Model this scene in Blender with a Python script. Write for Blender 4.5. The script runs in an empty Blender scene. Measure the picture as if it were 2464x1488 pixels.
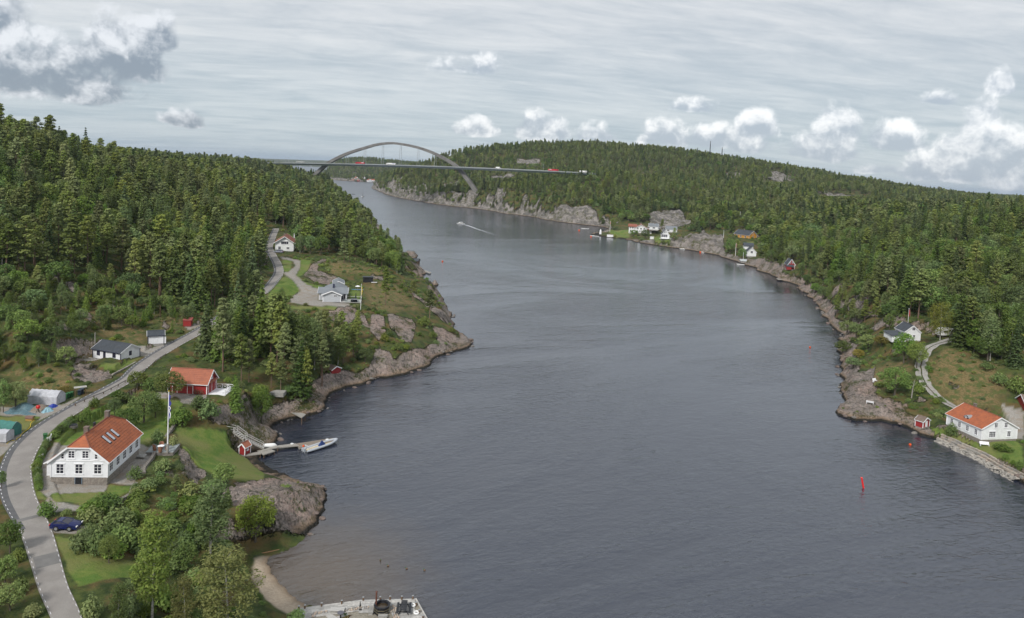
import bpy, bmesh, math, random
import numpy as np
from mathutils import Vector, Matrix
random.seed(7); rng = np.random.default_rng(7)
scn = bpy.context.scene
COL = scn.collection
R_ = math.radians
# ------------------------------------------------------------------ camera
FOC, CX, CY = 1760.0, 1232.0, 505.0          # in units of a 2464 x 1488 frame
PITCH, ROLL, CAMZ = R_(3.0), R_(2.7), 58.0
FW = np.array([0, math.cos(PITCH), -math.sin(PITCH)])
_r0 = np.array([1.0, 0, 0]); _u0 = np.array([0, math.sin(PITCH), math.cos(PITCH)])
RT = math.cos(ROLL)*_r0 + math.sin(ROLL)*_u0
UP = math.cos(ROLL)*_u0 - math.sin(ROLL)*_r0
CAM = np.array([0.0, 0.0, CAMZ])
cd = bpy.data.cameras.new('camera'); cam = bpy.data.objects.new('camera', cd); COL.objects.link(cam)
m = Matrix(((RT[0], UP[0], -FW[0], 0), (RT[1], UP[1], -FW[1], 0), (RT[2], UP[2], -FW[2], CAMZ), (0, 0, 0, 1)))
cam.matrix_world = m
cd.sensor_width = 36; cd.lens = 36*FOC/2464; cd.shift_y = -(744-CY)/2464
cd.clip_start = 1; cd.clip_end = 60000
scn.camera = cam

def ray(px, py):
    d = FW + RT*(px-CX)/FOC + UP*(CY-py)/FOC
    return d
def Wz(px, py, z=0.0):
    """world point at height z seen at a place of the picture"""
    d = ray(px, py); t = (z-CAMZ)/d[2]
    return np.array([d[0]*t, d[1]*t, z])
def Wy(px, py, Y):
    d = ray(px, py); t = Y/d[1]
    return np.array([d[0]*t, Y, CAMZ+d[2]*t])
def project(X, Y, Z):
    dx, dy, dz = X, Y, Z-CAMZ
    w = dx*FW[0]+dy*FW[1]+dz*FW[2]
    w = np.maximum(w, 1e-3)
    return CX+FOC*(dx*RT[0]+dy*RT[1]+dz*RT[2])/w, CY-FOC*(dx*UP[0]+dy*UP[1]+dz*UP[2])/w

# ------------------------------------------------------------------ node helpers
def sock(nt, v, inp):
    if isinstance(v, bpy.types.NodeSocket): nt.links.new(v, inp)
    else: inp.default_value = v
def M_(nt, op, a, b=0.0, c=0.0, clamp=False):
    n = nt.nodes.new('ShaderNodeMath'); n.operation = op; n.use_clamp = clamp
    sock(nt, a, n.inputs[0]); sock(nt, b, n.inputs[1])
    if op in ('MULTIPLY_ADD', 'COMPARE', 'SMOOTH_MIN', 'SMOOTH_MAX'): sock(nt, c, n.inputs[2])
    return n.outputs[0]
def MR(nt, v, a, b, c=0.0, d=1.0, smooth=True):
    n = nt.nodes.new('ShaderNodeMapRange'); n.interpolation_type = 'SMOOTHSTEP' if smooth else 'LINEAR'
    sock(nt, v, n.inputs[0]); sock(nt, a, n.inputs[1]); sock(nt, b, n.inputs[2]); sock(nt, c, n.inputs[3]); sock(nt, d, n.inputs[4])
    return n.outputs[0]
def MX(nt, f, a, b, mode='MIX'):
    n = nt.nodes.new('ShaderNodeMix'); n.data_type = 'RGBA'; n.blend_type = mode
    sock(nt, f, n.inputs[0])
    for v, i in ((a, 6), (b, 7)):
        if isinstance(v, tuple) and len(v) == 3: v = (*v, 1)
        sock(nt, v, n.inputs[i])
    return n.outputs[2]
def NZ(nt, vec, scale, detail=4, rough=.55, dist=0.0, out=0, ntype=None):
    n = nt.nodes.new('ShaderNodeTexNoise')
    if ntype: n.noise_type = ntype
    if vec is not None: nt.links.new(vec, n.inputs['Vector'])
    n.inputs['Scale'].default_value = scale; n.inputs['Detail'].default_value = detail
    n.inputs['Roughness'].default_value = rough; n.inputs['Distortion'].default_value = dist
    return n.outputs[out]
def VM(nt, op, a, b=(0, 0, 0), s=1.0):
    n = nt.nodes.new('ShaderNodeVectorMath'); n.operation = op
    sock(nt, a, n.inputs[0]); sock(nt, b, n.inputs[1])
    if op == 'SCALE': sock(nt, s, n.inputs['Scale'])
    return n.outputs[0]
def XYZ(nt, a, b, c):
    n = nt.nodes.new('ShaderNodeCombineXYZ'); sock(nt, a, n.inputs[0]); sock(nt, b, n.inputs[1]); sock(nt, c, n.inputs[2]); return n.outputs[0]
def SEP(nt, v):
    n = nt.nodes.new('ShaderNodeSeparateXYZ'); nt.links.new(v, n.inputs[0]); return n.outputs
def BUMP(nt, h, strength, dist):
    n = nt.nodes.new('ShaderNodeBump'); nt.links.new(h, n.inputs['Height'])
    n.inputs['Strength'].default_value = strength; n.inputs['Distance'].default_value = dist
    return n.outputs[0]
def newmat(name):
    mt = bpy.data.materials.new(name); mt.use_nodes = True
    nt = mt.node_tree; bs = nt.nodes['Principled BSDF']
    return mt, nt, bs
def ocoord(nt, which='Object'):
    n = nt.nodes.new('ShaderNodeTexCoord'); return n.outputs[which]
def wpos(nt):
    return nt.nodes.new('ShaderNodeNewGeometry').outputs['Position']

# ------------------------------------------------------------------ sky and sun
SUN_EL, SUN_AZ = R_(42), R_(205)       # azimuth from +Y clockwise: behind the camera, a little to the left
wd = bpy.data.worlds.new('World'); scn.world = wd; wd.use_nodes = True
nt = wd.node_tree; nt.nodes.clear()
out = nt.nodes.new('ShaderNodeOutputWorld')
sky = nt.nodes.new('ShaderNodeTexSky'); sky.sky_type = 'NISHITA'; sky.sun_disc = False
sky.sun_elevation = SUN_EL; sky.sun_rotation = SUN_AZ
dirv = ocoord(nt, 'Generated')
dx, dy, dz = SEP(nt, dirv)
zc = M_(nt, 'MAXIMUM', dz, 0.0)
zp = M_(nt, 'ADD', zc, 0.10)
ux = M_(nt, 'DIVIDE', dx, zp); uy = M_(nt, 'DIVIDE', dy, zp)
# thin high veil, torn in streaks
ca, sa = math.cos(R_(12)), math.sin(R_(12))
vx = M_(nt, 'ADD', M_(nt, 'MULTIPLY', ux, ca), M_(nt, 'MULTIPLY', uy, sa))
vy = M_(nt, 'SUBTRACT', M_(nt, 'MULTIPLY', uy, ca), M_(nt, 'MULTIPLY', ux, sa))
pv = XYZ(nt, M_(nt, 'MULTIPLY', vx, 0.45), vy, 0.0)
n1 = NZ(nt, pv, 0.55, 6, .62, .5)
n2 = NZ(nt, pv, 3.2, 8, .68, .5)
n3 = NZ(nt, XYZ(nt, M_(nt, 'MULTIPLY', vx, 0.3), vy, 3.0), 9.0, 5, .6, .3)
veil = M_(nt, 'ADD', M_(nt, 'MULTIPLY', n1, .50), M_(nt, 'MULTIPLY_ADD', n2, .36, M_(nt, 'MULTIPLY', n3, .14)))
vf = MR(nt, veil, .38, .62)
elev = MR(nt, dz, 0.0, 0.22)
dark = MX(nt, elev, (.335, .405, .455), (.400, .440, .480))
lite = MX(nt, elev, (.480, .530, .560), (.620, .630, .640))
veilcol = MX(nt, vf, dark, lite)
# cumulus, each named by where it stands (bearing and height) and its size
az0 = M_(nt, 'ARCTAN2', dx, dy); wrp = SEP(nt, NZ(nt, XYZ(nt, az0, dz, 9.0), 11, 3, .6, 0, 1)); az = M_(nt, 'ADD', az0, M_(nt, 'MULTIPLY', M_(nt, 'SUBTRACT', wrp[0], .5), .045)); el = M_(nt, 'ADD', dz, M_(nt, 'MULTIPLY', M_(nt, 'SUBTRACT', wrp[1], .5), .022))
blobs = [ # px, py (base centre), half width, height, weight
 (60, 205, 120, 105, 1.0), (190, 222, 150, 90, 1.1), (300, 165, 110, 110, 1.0), (385, 110, 50, 60, .8), (0, 60, 80, 70, .9), (20, 200, 50, 100, .9),
 (450, 294, 52, 30, 1.0), (1152, 320, 60, 36, 1.0), (1302, 320, 72, 48, 1.25), (1437, 330, 50, 36, .65), (1600, 340, 60, 46, .7),
 (1672, 262, 55, 26, .75), (1720, 345, 62, 45, 1.05), (1828, 322, 52, 52, 1.1), (1815, 358, 55, 32, .8),
 (2015, 330, 60, 62, 1.15), (1985, 372, 90, 50, 1.0), (2165, 345, 75, 42, 1.1), (2110, 410, 60, 20, .8), (2340, 395, 85, 75, 1.3),
 (2355, 340, 48, 95, 1.35), (2390, 215, 40, 40, 1.1), (2430, 425, 90, 95, 1.25), (2290, 420, 160, 50, 1.15), (2260, 248, 45, 18, .6), (1140, 168, 70, 34, .5)]
wob = NZ(nt, XYZ(nt, az, el, 1.0), 19, 5, .6, 0.0, 0)
wob2 = NZ(nt, XYZ(nt, az, M_(nt, 'ADD', el, .016), 1.0), 19, 5, .6, 0.0, 0)
big = NZ(nt, XYZ(nt, az, el, 4.0), 48, 5, .58, 0.2, 0)
acc = None; hacc = None
for (bx, by, bw, bh, wgt) in blobs:
    bw, bh = bw*1.12, bh*1.18
    d = ray(bx, by); d = d/np.linalg.norm(d); a0 = math.atan2(d[0], d[1]); e0 = d[2]
    tx = M_(nt, 'DIVIDE', M_(nt, 'SUBTRACT', az, a0), bw/FOC/ (1+((bx-CX)/FOC)**2))
    ty = M_(nt, 'SUBTRACT', el, e0)
    up = M_(nt, 'DIVIDE', M_(nt, 'MAXIMUM', ty, 0.0), bh/FOC)
    dn = M_(nt, 'DIVIDE', M_(nt, 'MINIMUM', ty, 0.0), .28*bh/FOC)
    r2 = M_(nt, 'ADD', M_(nt, 'MULTIPLY', tx, tx), M_(nt, 'ADD', M_(nt, 'MULTIPLY', up, up), M_(nt, 'MULTIPLY', dn, dn)))
    f = M_(nt, 'MULTIPLY', M_(nt, 'SUBTRACT', 1.0, r2), wgt)
    hh = M_(nt, 'ADD', M_(nt, 'MULTIPLY', up, .9), M_(nt, 'MULTIPLY', dn, -.3))
    wt = M_(nt, 'MAXIMUM', M_(nt, 'ADD', f, .9), 0.0); wt = M_(nt, 'MULTIPLY', wt, wt)
    if acc is None: acc, hacc, wacc = f, M_(nt, 'MULTIPLY', wt, hh), wt
    else:
        hacc = M_(nt, 'MULTIPLY_ADD', wt, hh, hacc); wacc = M_(nt, 'ADD', wacc, wt)
        acc = M_(nt, 'SMOOTH_MAX', acc, f, .35)
hacc = M_(nt, 'DIVIDE', hacc, M_(nt, 'MAXIMUM', wacc, 1e-3)); acc = M_(nt, 'MAXIMUM', acc, -1.5)
dens = M_(nt, 'ADD', M_(nt, 'MULTIPLY', acc, 1.25), M_(nt, 'ADD', M_(nt, 'MULTIPLY', M_(nt, 'SUBTRACT', wob, .5), 3.4), M_(nt, 'MULTIPLY', M_(nt, 'SUBTRACT', big, .5), 1.7)))
alpha = MR(nt, dens, -.2, .8)
lit = M_(nt, 'ADD', M_(nt, 'MULTIPLY', M_(nt, 'SUBTRACT', wob, wob2), 3.2), M_(nt, 'ADD', M_(nt, 'MULTIPLY', hacc, .95), M_(nt, 'MULTIPLY', M_(nt, 'SUBTRACT', big, .5), .7)))
litf = MR(nt, lit, -.12, .95)
# the cloud bank to the west (left) is greyer than the towers to the east
east = MR(nt, az, -.45, .1)
hi = MX(nt, east, (.66, .68, .71), (.82, .825, .83)); lo = MX(nt, east, (.22, .26, .31), (.36, .41, .47))
ccol = MX(nt, litf, lo, hi)
cover = MX(nt, alpha, veilcol, ccol)
b1 = nt.nodes.new('ShaderNodeBackground'); nt.links.new(sky.outputs[0], b1.inputs[0]); b1.inputs[1].default_value = .10
b2 = nt.nodes.new('ShaderNodeBackground'); nt.links.new(cover, b2.inputs[0]); b2.inputs[1].default_value = 1.0
mxs = nt.nodes.new('ShaderNodeMixShader'); mxs.inputs[0].default_value = .93
nt.links.new(b1.outputs[0], mxs.inputs[1]); nt.links.new(b2.outputs[0], mxs.inputs[2]); nt.links.new(mxs.outputs[0], out.inputs[0])
try: wd.cycles.sampling_method = 'MANUAL'; wd.cycles.sample_map_resolution = 512
except Exception: pass
sl = bpy.data.lights.new('sun', 'SUN'); sl.energy = 2.3; sl.angle = R_(10); sl.color = (1, .96, .9)
so = bpy.data.objects.new('sun', sl); COL.objects.link(so)
sd = Vector((math.sin(SUN_AZ)*math.cos(SUN_EL), math.cos(SUN_AZ)*math.cos(SUN_EL), math.sin(SUN_EL)))
so.rotation_euler = (-sd).to_track_quat('-Z', 'Y').to_euler(); so.location = (0, -50, 200)
vs = scn.view_settings; scn.display_settings.display_device = 'sRGB'
vs.view_transform = 'Standard'; vs.look = 'None'; vs.exposure = .42; vs.gamma = 1; vs.use_curve_mapping = False
cy = scn.cycles
scn.render.engine = 'CYCLES'
cy.max_bounces = 5; cy.diffuse_bounces = 2; cy.glossy_bounces = 2; cy.transmission_bounces = 3; cy.volume_bounces = 0; cy.transparent_max_bounces = 6
cy.use_denoising = True
try: cy.denoiser = 'OPENIMAGEDENOISE'
except Exception: pass
cy.volume_step_rate = 4; cy.use_adaptive_sampling = True; cy.adaptive_threshold = .02

# ------------------------------------------------------------------ numpy noise
def _hash(ix, iy, s):
    h = (ix.astype(np.int64)*374761393 + iy.astype(np.int64)*668265263 + s*2147483647) & 0xffffffff
    h = ((h ^ (h >> 13))*1274126177) & 0xffffffff
    return ((h ^ (h >> 16)) & 0xffffff)/float(0xffffff)
def vnoise(x, y, s=0):
    ix, iy = np.floor(x), np.floor(y); fx, fy = x-ix, y-iy
    fx = fx*fx*fx*(fx*(fx*6-15)+10); fy = fy*fy*fy*(fy*(fy*6-15)+10)
    a, b, c, d = _hash(ix, iy, s), _hash(ix+1, iy, s), _hash(ix, iy+1, s), _hash(ix+1, iy+1, s)
    return (a*(1-fx)+b*fx)*(1-fy)+(c*(1-fx)+d*fx)*fy
def fbm(x, y, o=4, s=0, g=.5):
    t = 0; a = 1; n = 0
    for k in range(o):
        t = t+a*vnoise(x*2**k+k*17.3, y*2**k-k*9.1, s+k); n += a; a *= g
    return t/n
def smooth(a, b, x):
    t = np.clip((x-a)/(b-a), 0, 1); return t*t*(3-2*t)

# ------------------------------------------------------------------ shorelines (as seen in the picture, on the water's level)
shore_left = [(1120,1700),(1030,1540),(1000,1500),(860,1478),(735,1457),(700,1434),(668,1402),(650,1374),(643,1350),(652,1338),(690,1325),(730,1300),(757,1268),(775,1235),(787,1205),(784,1180),(770,1171),(740,1168),(700,1152),(668,1135),(640,1122),(622,1108),(634,1092),(650,1078),(668,1062),(672,1050),(655,1035),(662,1022),(690,1012),(735,1003),(765,996),(782,985),(782,970),(795,950),(830,935),(870,928),(900,915),(960,905),(1005,892),(1037,880),(1040,868),(1060,857),(1100,845),(1130,836),(1137,822),(1118,806),(1098,798),(1085,775),(1080,750),(1073,735),(1060,715),(1040,700),(1020,690),(1008,676),(1028,660),(1020,652),(1003,640),(985,622),(965,608),(940,600),(925,588),(905,580),(885,572),(868,562),(885,557),(915,549),(902,536),(880,520),(835,490),(800,462),(740,440),(600,424),(300,415),(-600,420)]
shore_right = [(3300,1500),(2600,1230),(2464,1167),(2420,1142),(2350,1104),(2290,1074),(2250,1056),(2232,1053),(2214,1048),(2198,1038),(2170,1025),(2120,1013),(2060,1014),(2010,996),(2015,985),(2035,970),(2025,955),(2020,940),(2030,920),(2027,890),(2017,865),(2014,840),(2025,812),(2000,785),(1985,755),(1960,725),(1935,705),(1905,683),(1870,672),(1832,655),(1800,640),(1775,632),(1745,622),(1700,610),(1650,601),(1600,594),(1560,588),(1500,577),(1450,571),(1425,567),(1430,561),(1470,553),(1455,547),(1400,541),(1350,535),(1310,529),(1290,524),(1250,519),(1200,512),(1150,503),(1100,498),(1050,492),(1000,484),(950,474),(910,461),(893,452)]
wl = lambda pts: np.array([Wz(x, y)[:2] for x, y in pts])
def densify(P, seed, amp):
    """midpoints with a little sideways wander, so that the bank is not a polygon"""
    r = np.random.default_rng(seed); out = []
    for a, b in zip(P[:-1], P[1:]):
        out.append(a); L = np.linalg.norm(b-a)
        if L > 500: continue
        k = 4; n = np.array([-(b-a)[1], (b-a)[0]])/max(L, 1e-6)
        for j in range(1, k):
            out.append(a+(b-a)*j/k+n*r.uniform(-1, 1)*amp*min(L, 60)*.1)
    out.append(P[-1]); return np.array(out)
polyL = np.vstack([densify(wl(shore_left), 1, .9), [(-9000, 4000), (-9000, -500), (10, -500), (0, 40)]])
polyR = np.vstack([densify(wl(shore_right), 2, .9), [(-260, 2450), (300, 2900), (900, 3300), (9000, 3300), (9000, 0)]])
polyI = np.vstack([wl([(764,428),(785,432),(830,435.5),(860,437.5),(905,438.5),(950,440)]), [(0, 2560), (400, 3000), (1200, 3500), (1200, 5200), (-500, 4600), (-800, 3300)]])
polyF = np.array([(-9000, 6500), (-3500, 8200), (-2400, 9000), (9000, 8500), (20000, 9000), (20000, 30000), (-20000, 30000)])
polyS = wl([(962,622),(975,626),(1003,622),(1006,614),(985,608),(962,612)])   # skerry
polyT = wl([(1036,687),(1046,690),(1057,687),(1050,680),(1040,680)])
def seg_dist(P, X, Y):
    d = np.full(X.shape, 1e9)
    n = len(P)
    for i in range(n):
        a, b = P[i], P[(i+1) % n]; ab = b-a; L2 = ab@ab+1e-9
        t = np.clip(((X-a[0])*ab[0]+(Y-a[1])*ab[1])/L2, 0, 1)
        q = (X-a[0]-t*ab[0])**2+(Y-a[1]-t*ab[1])**2
        np.minimum(d, q, out=d)
    return np.sqrt(d)
def inside(P, X, Y):
    r = np.zeros(X.shape, bool); n = len(P)
    for i in range(n):
        x1, y1 = P[i]; x2, y2 = P[(i+1) % n]
        if y1 == y2: continue
        c = ((y1 > Y) != (y2 > Y)) & (X < (x2-x1)*(Y-y1)/(y2-y1)+x1)
        r ^= c
    return r
# ------------------------------------------------------------------ height control points
ctl = []
def cz(*a):
    for (x, y, z) in a: p = Wz(x, y, z); ctl.append((p[0], p[1], z))
def cyy(*a):
    for (x, y, Y) in a: p = Wy(x, y, Y); ctl.append((p[0], Y, p[2]))
def cw(*a):
    for (x, Y, z) in a: p = Wy(x, 400, Y); ctl.append((p[0], Y, z))
roadpix = [(205,1620,8.2),(165,1488,8),(133,1414,8),(112,1343,8),(92,1280,8.1),(69,1237,8.2),(49,1193,8.3),(41,1146,8.4),(46,1115,8.5),(63,1079,8.6),(94,1044,8.8),(130,1016,8.9),(173,989,9.0),(220,961,9.2),(267,936,9.4),(311,911,9.7),(340,882,10),(382,853,10.5),(424,828,11),(467,805,11.5),(492,790,12),(548,755,13),(602,722,14),(638,700,14.3),(660,677,14.6),(672,655,15),(668,635,15.2),(657,615,15.6),(648,595,16.5),(655,575,17),(665,550,18)]
for x, y, z in roadpix: cz((x, y, z))
cz((300,1000,7.5),(350,1060,7.5),(395,1085,7.3),(200,1180,8),(330,1150,7.6),(300,1190,7.5),(440,1030,7.2),(500,1060,5.2),(560,1110,2.6),(600,1130,2.2),(450,1150,5.2),(400,1150,6.2),(640,1170,4.6),(600,1165,4.6),(700,1190,5.4),(752,1205,4.2),(690,1240,5.2),(600,1250,4.8),(735,1240,4.2),(500,1300,4.8),(560,1400,3.2),(430,1250,5.8),(350,1400,6.5),(250,1350,7.2),(200,1300,7.8),(0,1300,9),(0,1450,10),(-200,1300,13),(-200,1000,13),(0,1100,8.8),(0,1000,9),(110,975,9),(0,900,10.5),(250,1480,7.5),(450,1480,5),(620,1480,2.4),(800,1500,1.2),(300,1600,8),(700,1600,3),(-100,1500,13),(580,1330,4))
cz((265,870,9.9),(375,815,11.5),(205,905,10.5),(450,785,12.2),(480,950,9.2),(430,950,8.8),(540,950,8.2),(540,990,7),(600,1000,5.2),(640,1010,2.5),(560,1020,6),(620,1050,1.7),(590,1097,.6),(600,1075,1.2),(590,850,9.5),(520,850,10.2),(460,860,10.2),(640,880,8),(640,950,5),(700,900,6),(700,800,9.5),(760,960,2.2),(720,960,4),(800,880,4.5),(740,850,8))
cz((740,720,12),(800,735,12),(860,735,11.6),(860,775,9.5),(900,745,10.5),(960,760,9),(1000,700,9),(1040,725,7),(1060,790,3.5),(1000,800,5.5),(1050,830,2.2),(950,850,5),(900,880,3.2),(850,900,3),(900,820,7),(760,650,14.8),(830,625,17.2),(800,668,12.4),(710,650,14.2),(690,622,15.2),(740,695,12.6),(900,645,15),(960,650,12.5),(885,676,12.2),(930,690,11.6),(950,620,12),(900,600,13),(1000,672,4.5),(985,655,5),(850,580,12),(760,590,15),(683,600,15.2),(820,565,6.5),(640,640,18),(720,580,14.5))
cyy((60,800,158),(60,760,170),(60,700,192),(60,640,210),(60,560,240),(60,450,290),(60,368,350),(-150,800,150),(-150,560,230),(-150,356,350),
    (200,398,420),(200,470,320),(200,560,250),(200,700,203),(200,790,180),(140,850,160),(300,428,480),(300,560,270),(300,700,218),(330,780,193),
    (400,450,520),(400,560,310),(400,700,235),(500,432,620),(500,560,360),(500,700,252),(500,470,460),(600,434,720),(600,480,500),(600,560,390),(600,640,300),
    (700,484,760),(700,520,540),(690,565,430),(800,503,780),(800,540,560),(880,537,700),(400,480,400),(760,520,640))
cw((60,450,53),(60,700,48),(640,1000,42),(640,1250,46),(560,1250,49),(740,1150,20),(740,900,15),(400,900,40),(0,800,48),(0,2000,35),(-600,400,56),(-600,200,30),(-600,120,16),(640,1500,25),(300,1500,45),(820,900,5),(700,1050,26))
# right bank
cz((2360,1055,2.6),(2440,1060,3),(2300,1020,3),(2400,1100,2),(2270,1010,2.6),(2220,1020,1.3),(2464,1000,4.5),(2300,975,4),(2230,930,6.5),(2215,870,10),(2240,835,13),(2190,822,12),(2100,850,6.5),(2070,900,4),(2060,965,2.2),(2120,960,3.6),(2160,992,2.4),(2330,900,9.5),(2400,850,13.5),(2464,780,18),(2300,800,17),(2100,770,15),(2060,800,6),(2600,1000,6),(2600,800,22))
cyy((2200,700,270),(2400,650,300),(2400,550,420),(2400,530,520),(2200,600,400),(2200,528,600),(2000,600,480),(2000,535,640),(2000,680,360),(1900,600,520),(1900,545,690),(1800,570,640),(2600,650,300),(2600,520,500),(2100,640,380),(1960,660,400))
cz((1560,572,2),(1550,557,4),(1600,563,4),(1500,560,2.5),(1460,558,2),(1620,578,3),(1690,562,14),(1640,575,8),(1740,570,12),(1800,578,10),(1805,614,4),(1780,622,1.5),(1896,650,5.5),(1950,690,6),(1650,540,8))
cyy((1600,514,830),(1380,499,875),(1340,508,880),(1150,467,1180),(1200,425,1300),(1140,450,1180),(1080,470,1250),(1300,440,1150),(1430,424,1060),(1350,452,1000),(1395,437,1020),(1460,440,1010),(1450,480,930),(1450,505,870),(1600,480,1000),(1750,485,950),(1750,520,800),(1600,440,1300),(1800,450,1150),(1900,475,950),
    (1080,373,1500),(1160,362,1550),(1300,350,1600),(1450,352,1600),(1600,366,1600),(1700,381,1500),(1800,398,1450),(1900,414,1400),(2000,444,1300),(2100,466,1200),(2300,512,1050),(2464,536,900),
    (930,442,1700),(1000,412,1600),(1050,393,1600),(1200,395,1450),(1400,400,1350),(1000,455,1400))
cw((1300,2200,80),(1100,2300,60),(2000,2000,50),(2464,1500,35),(1500,3200,50),(2600,1200,40),(3200,600,50),
   (880,3000,80),(840,2950,70),(930,2950,66),(800,2850,44),(775,2780,12),(840,2750,30),(890,2600,7),(925,2620,9),(1000,3200,66),(1050,3500,60),(1300,3600,50),(900,4200,40),(700,4000,20))
cw(*[(x, 9600, z) for x, z in ((-400,60),(100,62),(300,50),(435,62),(520,50),(650,62),(760,76),(860,98),(960,122),(1060,140),(1200,140),(1500,60),(2464,60))])
cw(*[(x, 20000, 60) for x in (-400, 600, 1400, 2600)])
ctl = np.array(ctl)
CU = ctl[:, 0]/ctl[:, 1]; CV = np.log(ctl[:, 1])
def phi(r): return np.sqrt(r*r+.0004)
D = phi(np.hypot(CU[:, None]-CU[None], CV[:, None]-CV[None])); N = len(ctl)
A = np.zeros((N+1, N+1)); A[:N, :N] = D-np.eye(N)*.012; A[:N, N] = 1; A[N, :N] = 1
sol = np.linalg.lstsq(A, np.append(ctl[:, 2], 0), rcond=None)[0]
def rbf(U, V):
    h = np.full(U.shape, sol[N])
    for i in range(N): h += sol[i]*phi(np.hypot(U-CU[i], V-CV[i]))
    return h
# ------------------------------------------------------------------ terrain grid: fine near, coarse far
ys = [58.0]
while ys[-1] < 14000:
    y = ys[-1]; ys.append(y+min(max(y*y*1.25/(731*50), .12), .0085*y))
ys = np.array(ys); us = np.linspace(-.86, .86, 1000)
U, V = np.meshgrid(us, np.log(ys)); YY = np.exp(V); XX = U*YY
H = rbf(U, V)
land = np.zeros(XX.shape, bool); dist = np.full(XX.shape, 1e9)
for P in (polyL, polyR, polyI, polyF, polyS, polyT):
    land |= inside(P, XX, YY); np.minimum(dist, seg_dist(P, XX, YY), out=dist)
scale_n = np.clip(YY/250, .6, 4)
H = H+(fbm(XX/28, YY/28, 4, 3)-.5)*np.clip(dist/25, 0, 1)*np.where(YY > 190, np.where(XX < 0, 5.0, 7.0), 1.2)*np.clip(YY/400, .5, 1.8)
# masks drawn on the ground (picture outlines thrown onto the ground further down)
H = np.maximum(H, .35)
isl = inside(polyS, XX, YY) | inside(polyT, XX, YY)
H = np.where(isl, 2.2, H)
steep = .55+.9*fbm(XX/18, YY/18, 2, 11)
steep = np.where(YY > 500, steep*1.6, steep)
beachc = wl([(690, 1420)])[0]; beach = smooth(15, 9, np.hypot((XX-beachc[0]), (YY-beachc[1])*.8))
steep = steep*(1-beach)+np.minimum(.16+np.maximum(dist-3, 0)*.08, .6)*beach
H = np.minimum(H, .12+steep*dist)
H = np.where(land, H, -np.minimum(6, .1+dist*np.where(beach > .3, .09, .5)))
print('grid', XX.shape, 'ctl', N)
# ------------------------------------------------------------------ crops of the picture -> frame units
c1 = lambda x, y: (.3934*x, 902.4+.3934*y)
c2 = lambda x, y: (.283*x, 601.6+.283*y)
c3 = lambda x, y: (541.4+.283*x, 541.4+.283*y)
c4 = lambda x, y: (1925+.364*x, 661.7+.364*y)
c5 = lambda x, y: (541.4+.3934*x, 902.4+.3934*y)
cH = lambda x, y: (1383.7+.2441*x, 451.2+.2441*y)
cB = lambda x, y: (541.4+.3662*x, 300.8+.3662*y)
cI = lambda x, y: (770+.0879*x, 385+.0879*y)
ident = lambda x, y: (x, y)
# roads and levelled ground
def catmull(P, n=6):
    P = np.asarray(P, float); Q = np.vstack([2*P[0]-P[1], P, 2*P[-1]-P[-2]]); o = []
    for i in range(1, len(Q)-2):
        for k in range(n):
            t = k/n; a, b, c, d = Q[i-1], Q[i], Q[i+1], Q[i+2]
            o.append(.5*((2*b)+(-a+c)*t+(2*a-5*b+4*c-d)*t*t+(-a+3*b-3*c+d)*t**3))
    o.append(P[-1]); return np.array(o)
road = catmull([Wz(x, y, z) for x, y, z in roadpix])
def path_field(P, X, Y, lim):
    d = np.full(X.shape, 1e9); z = np.zeros(X.shape)
    for a, b in zip(P[:-1], P[1:]):
        ab = b[:2]-a[:2]; L2 = ab@ab+1e-9
        sel = (X > min(a[0], b[0])-lim) & (X < max(a[0], b[0])+lim) & (Y > min(a[1], b[1])-lim) & (Y < max(a[1], b[1])+lim)
        if not sel.any(): continue
        xs, yy = X[sel], Y[sel]
        t = np.clip(((xs-a[0])*ab[0]+(yy-a[1])*ab[1])/L2, 0, 1)
        q = np.hypot(xs-a[0]-t*ab[0], yy-a[1]-t*ab[1]); zz = a[2]+(b[2]-a[2])*t
        dd = d[sel]; z0 = z[sel]; m_ = q < dd; dd[m_] = q[m_]; z0[m_] = zz[m_]; d[sel] = dd; z[sel] = z0
    return d, z
pads = [((190,1110),8.0,13,19),((330,1130),7.8,6,10),((300,1000),7.6,8,14),((470,945),9.2,9,13),((395,1088),7.4,3,5),((262,868),9.9,8,11),((320,862),10.8,6,9),((375,823),11.6,4,6),((105,978),9,8,11),((40,990),9,9,12),((10,1045),8.8,6,9),
        ((800,722),12,9,13),((745,715),12,8,12),((850,728),11.8,5,8),((683,600),15.2,8,12),((2370,1030),2.7,9,11.5),((2219,1026),1.2,2.2,3.4),((2195,812),12,9,13),
        ((1533,556),4,14,22),((1600,577),4,8,14),((1570,551),8,10,14),((1797,575),10,9,14),((1803,612),4,8,12),((1896,650),5.5,7,12),((160,1268),7.9,4,6),((590,1097),.35,2.2,3.6),((885,676),12.2,5,8)]
_d, _z = path_field(road, XX, YY, 14)
w_ = smooth(9, 3.2, _d); H = np.where(land, H*(1-w_)+_z*w_, H)
for (px, py), z, r0, r1 in pads:
    p = Wz(px, py, z); q = np.hypot(XX-p[0], YY-p[1]); w_ = smooth(r1, r0, q)*np.where(_d < 4.5, 0, 1)*smooth(.1, 1.0, dist); H = np.where(land, H*(1-w_)+z*w_, H)
lu0, du, nu = us[0], us[1]-us[0], len(us)
def hgt(x, y):
    x = np.asarray(x, float); y = np.asarray(y, float)
    fu = np.clip((x/y-lu0)/du, 0, nu-1.001); iy = np.clip(np.searchsorted(ys, y)-1, 0, len(ys)-2)
    fy = np.clip((y-ys[iy])/(ys[iy+1]-ys[iy]), 0, 1); iu = fu.astype(int); fx = fu-iu
    return (H[iy, iu]*(1-fx)+H[iy, iu+1]*fx)*(1-fy)+(H[iy+1, iu]*(1-fx)+H[iy+1, iu+1]*fx)*fy
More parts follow.
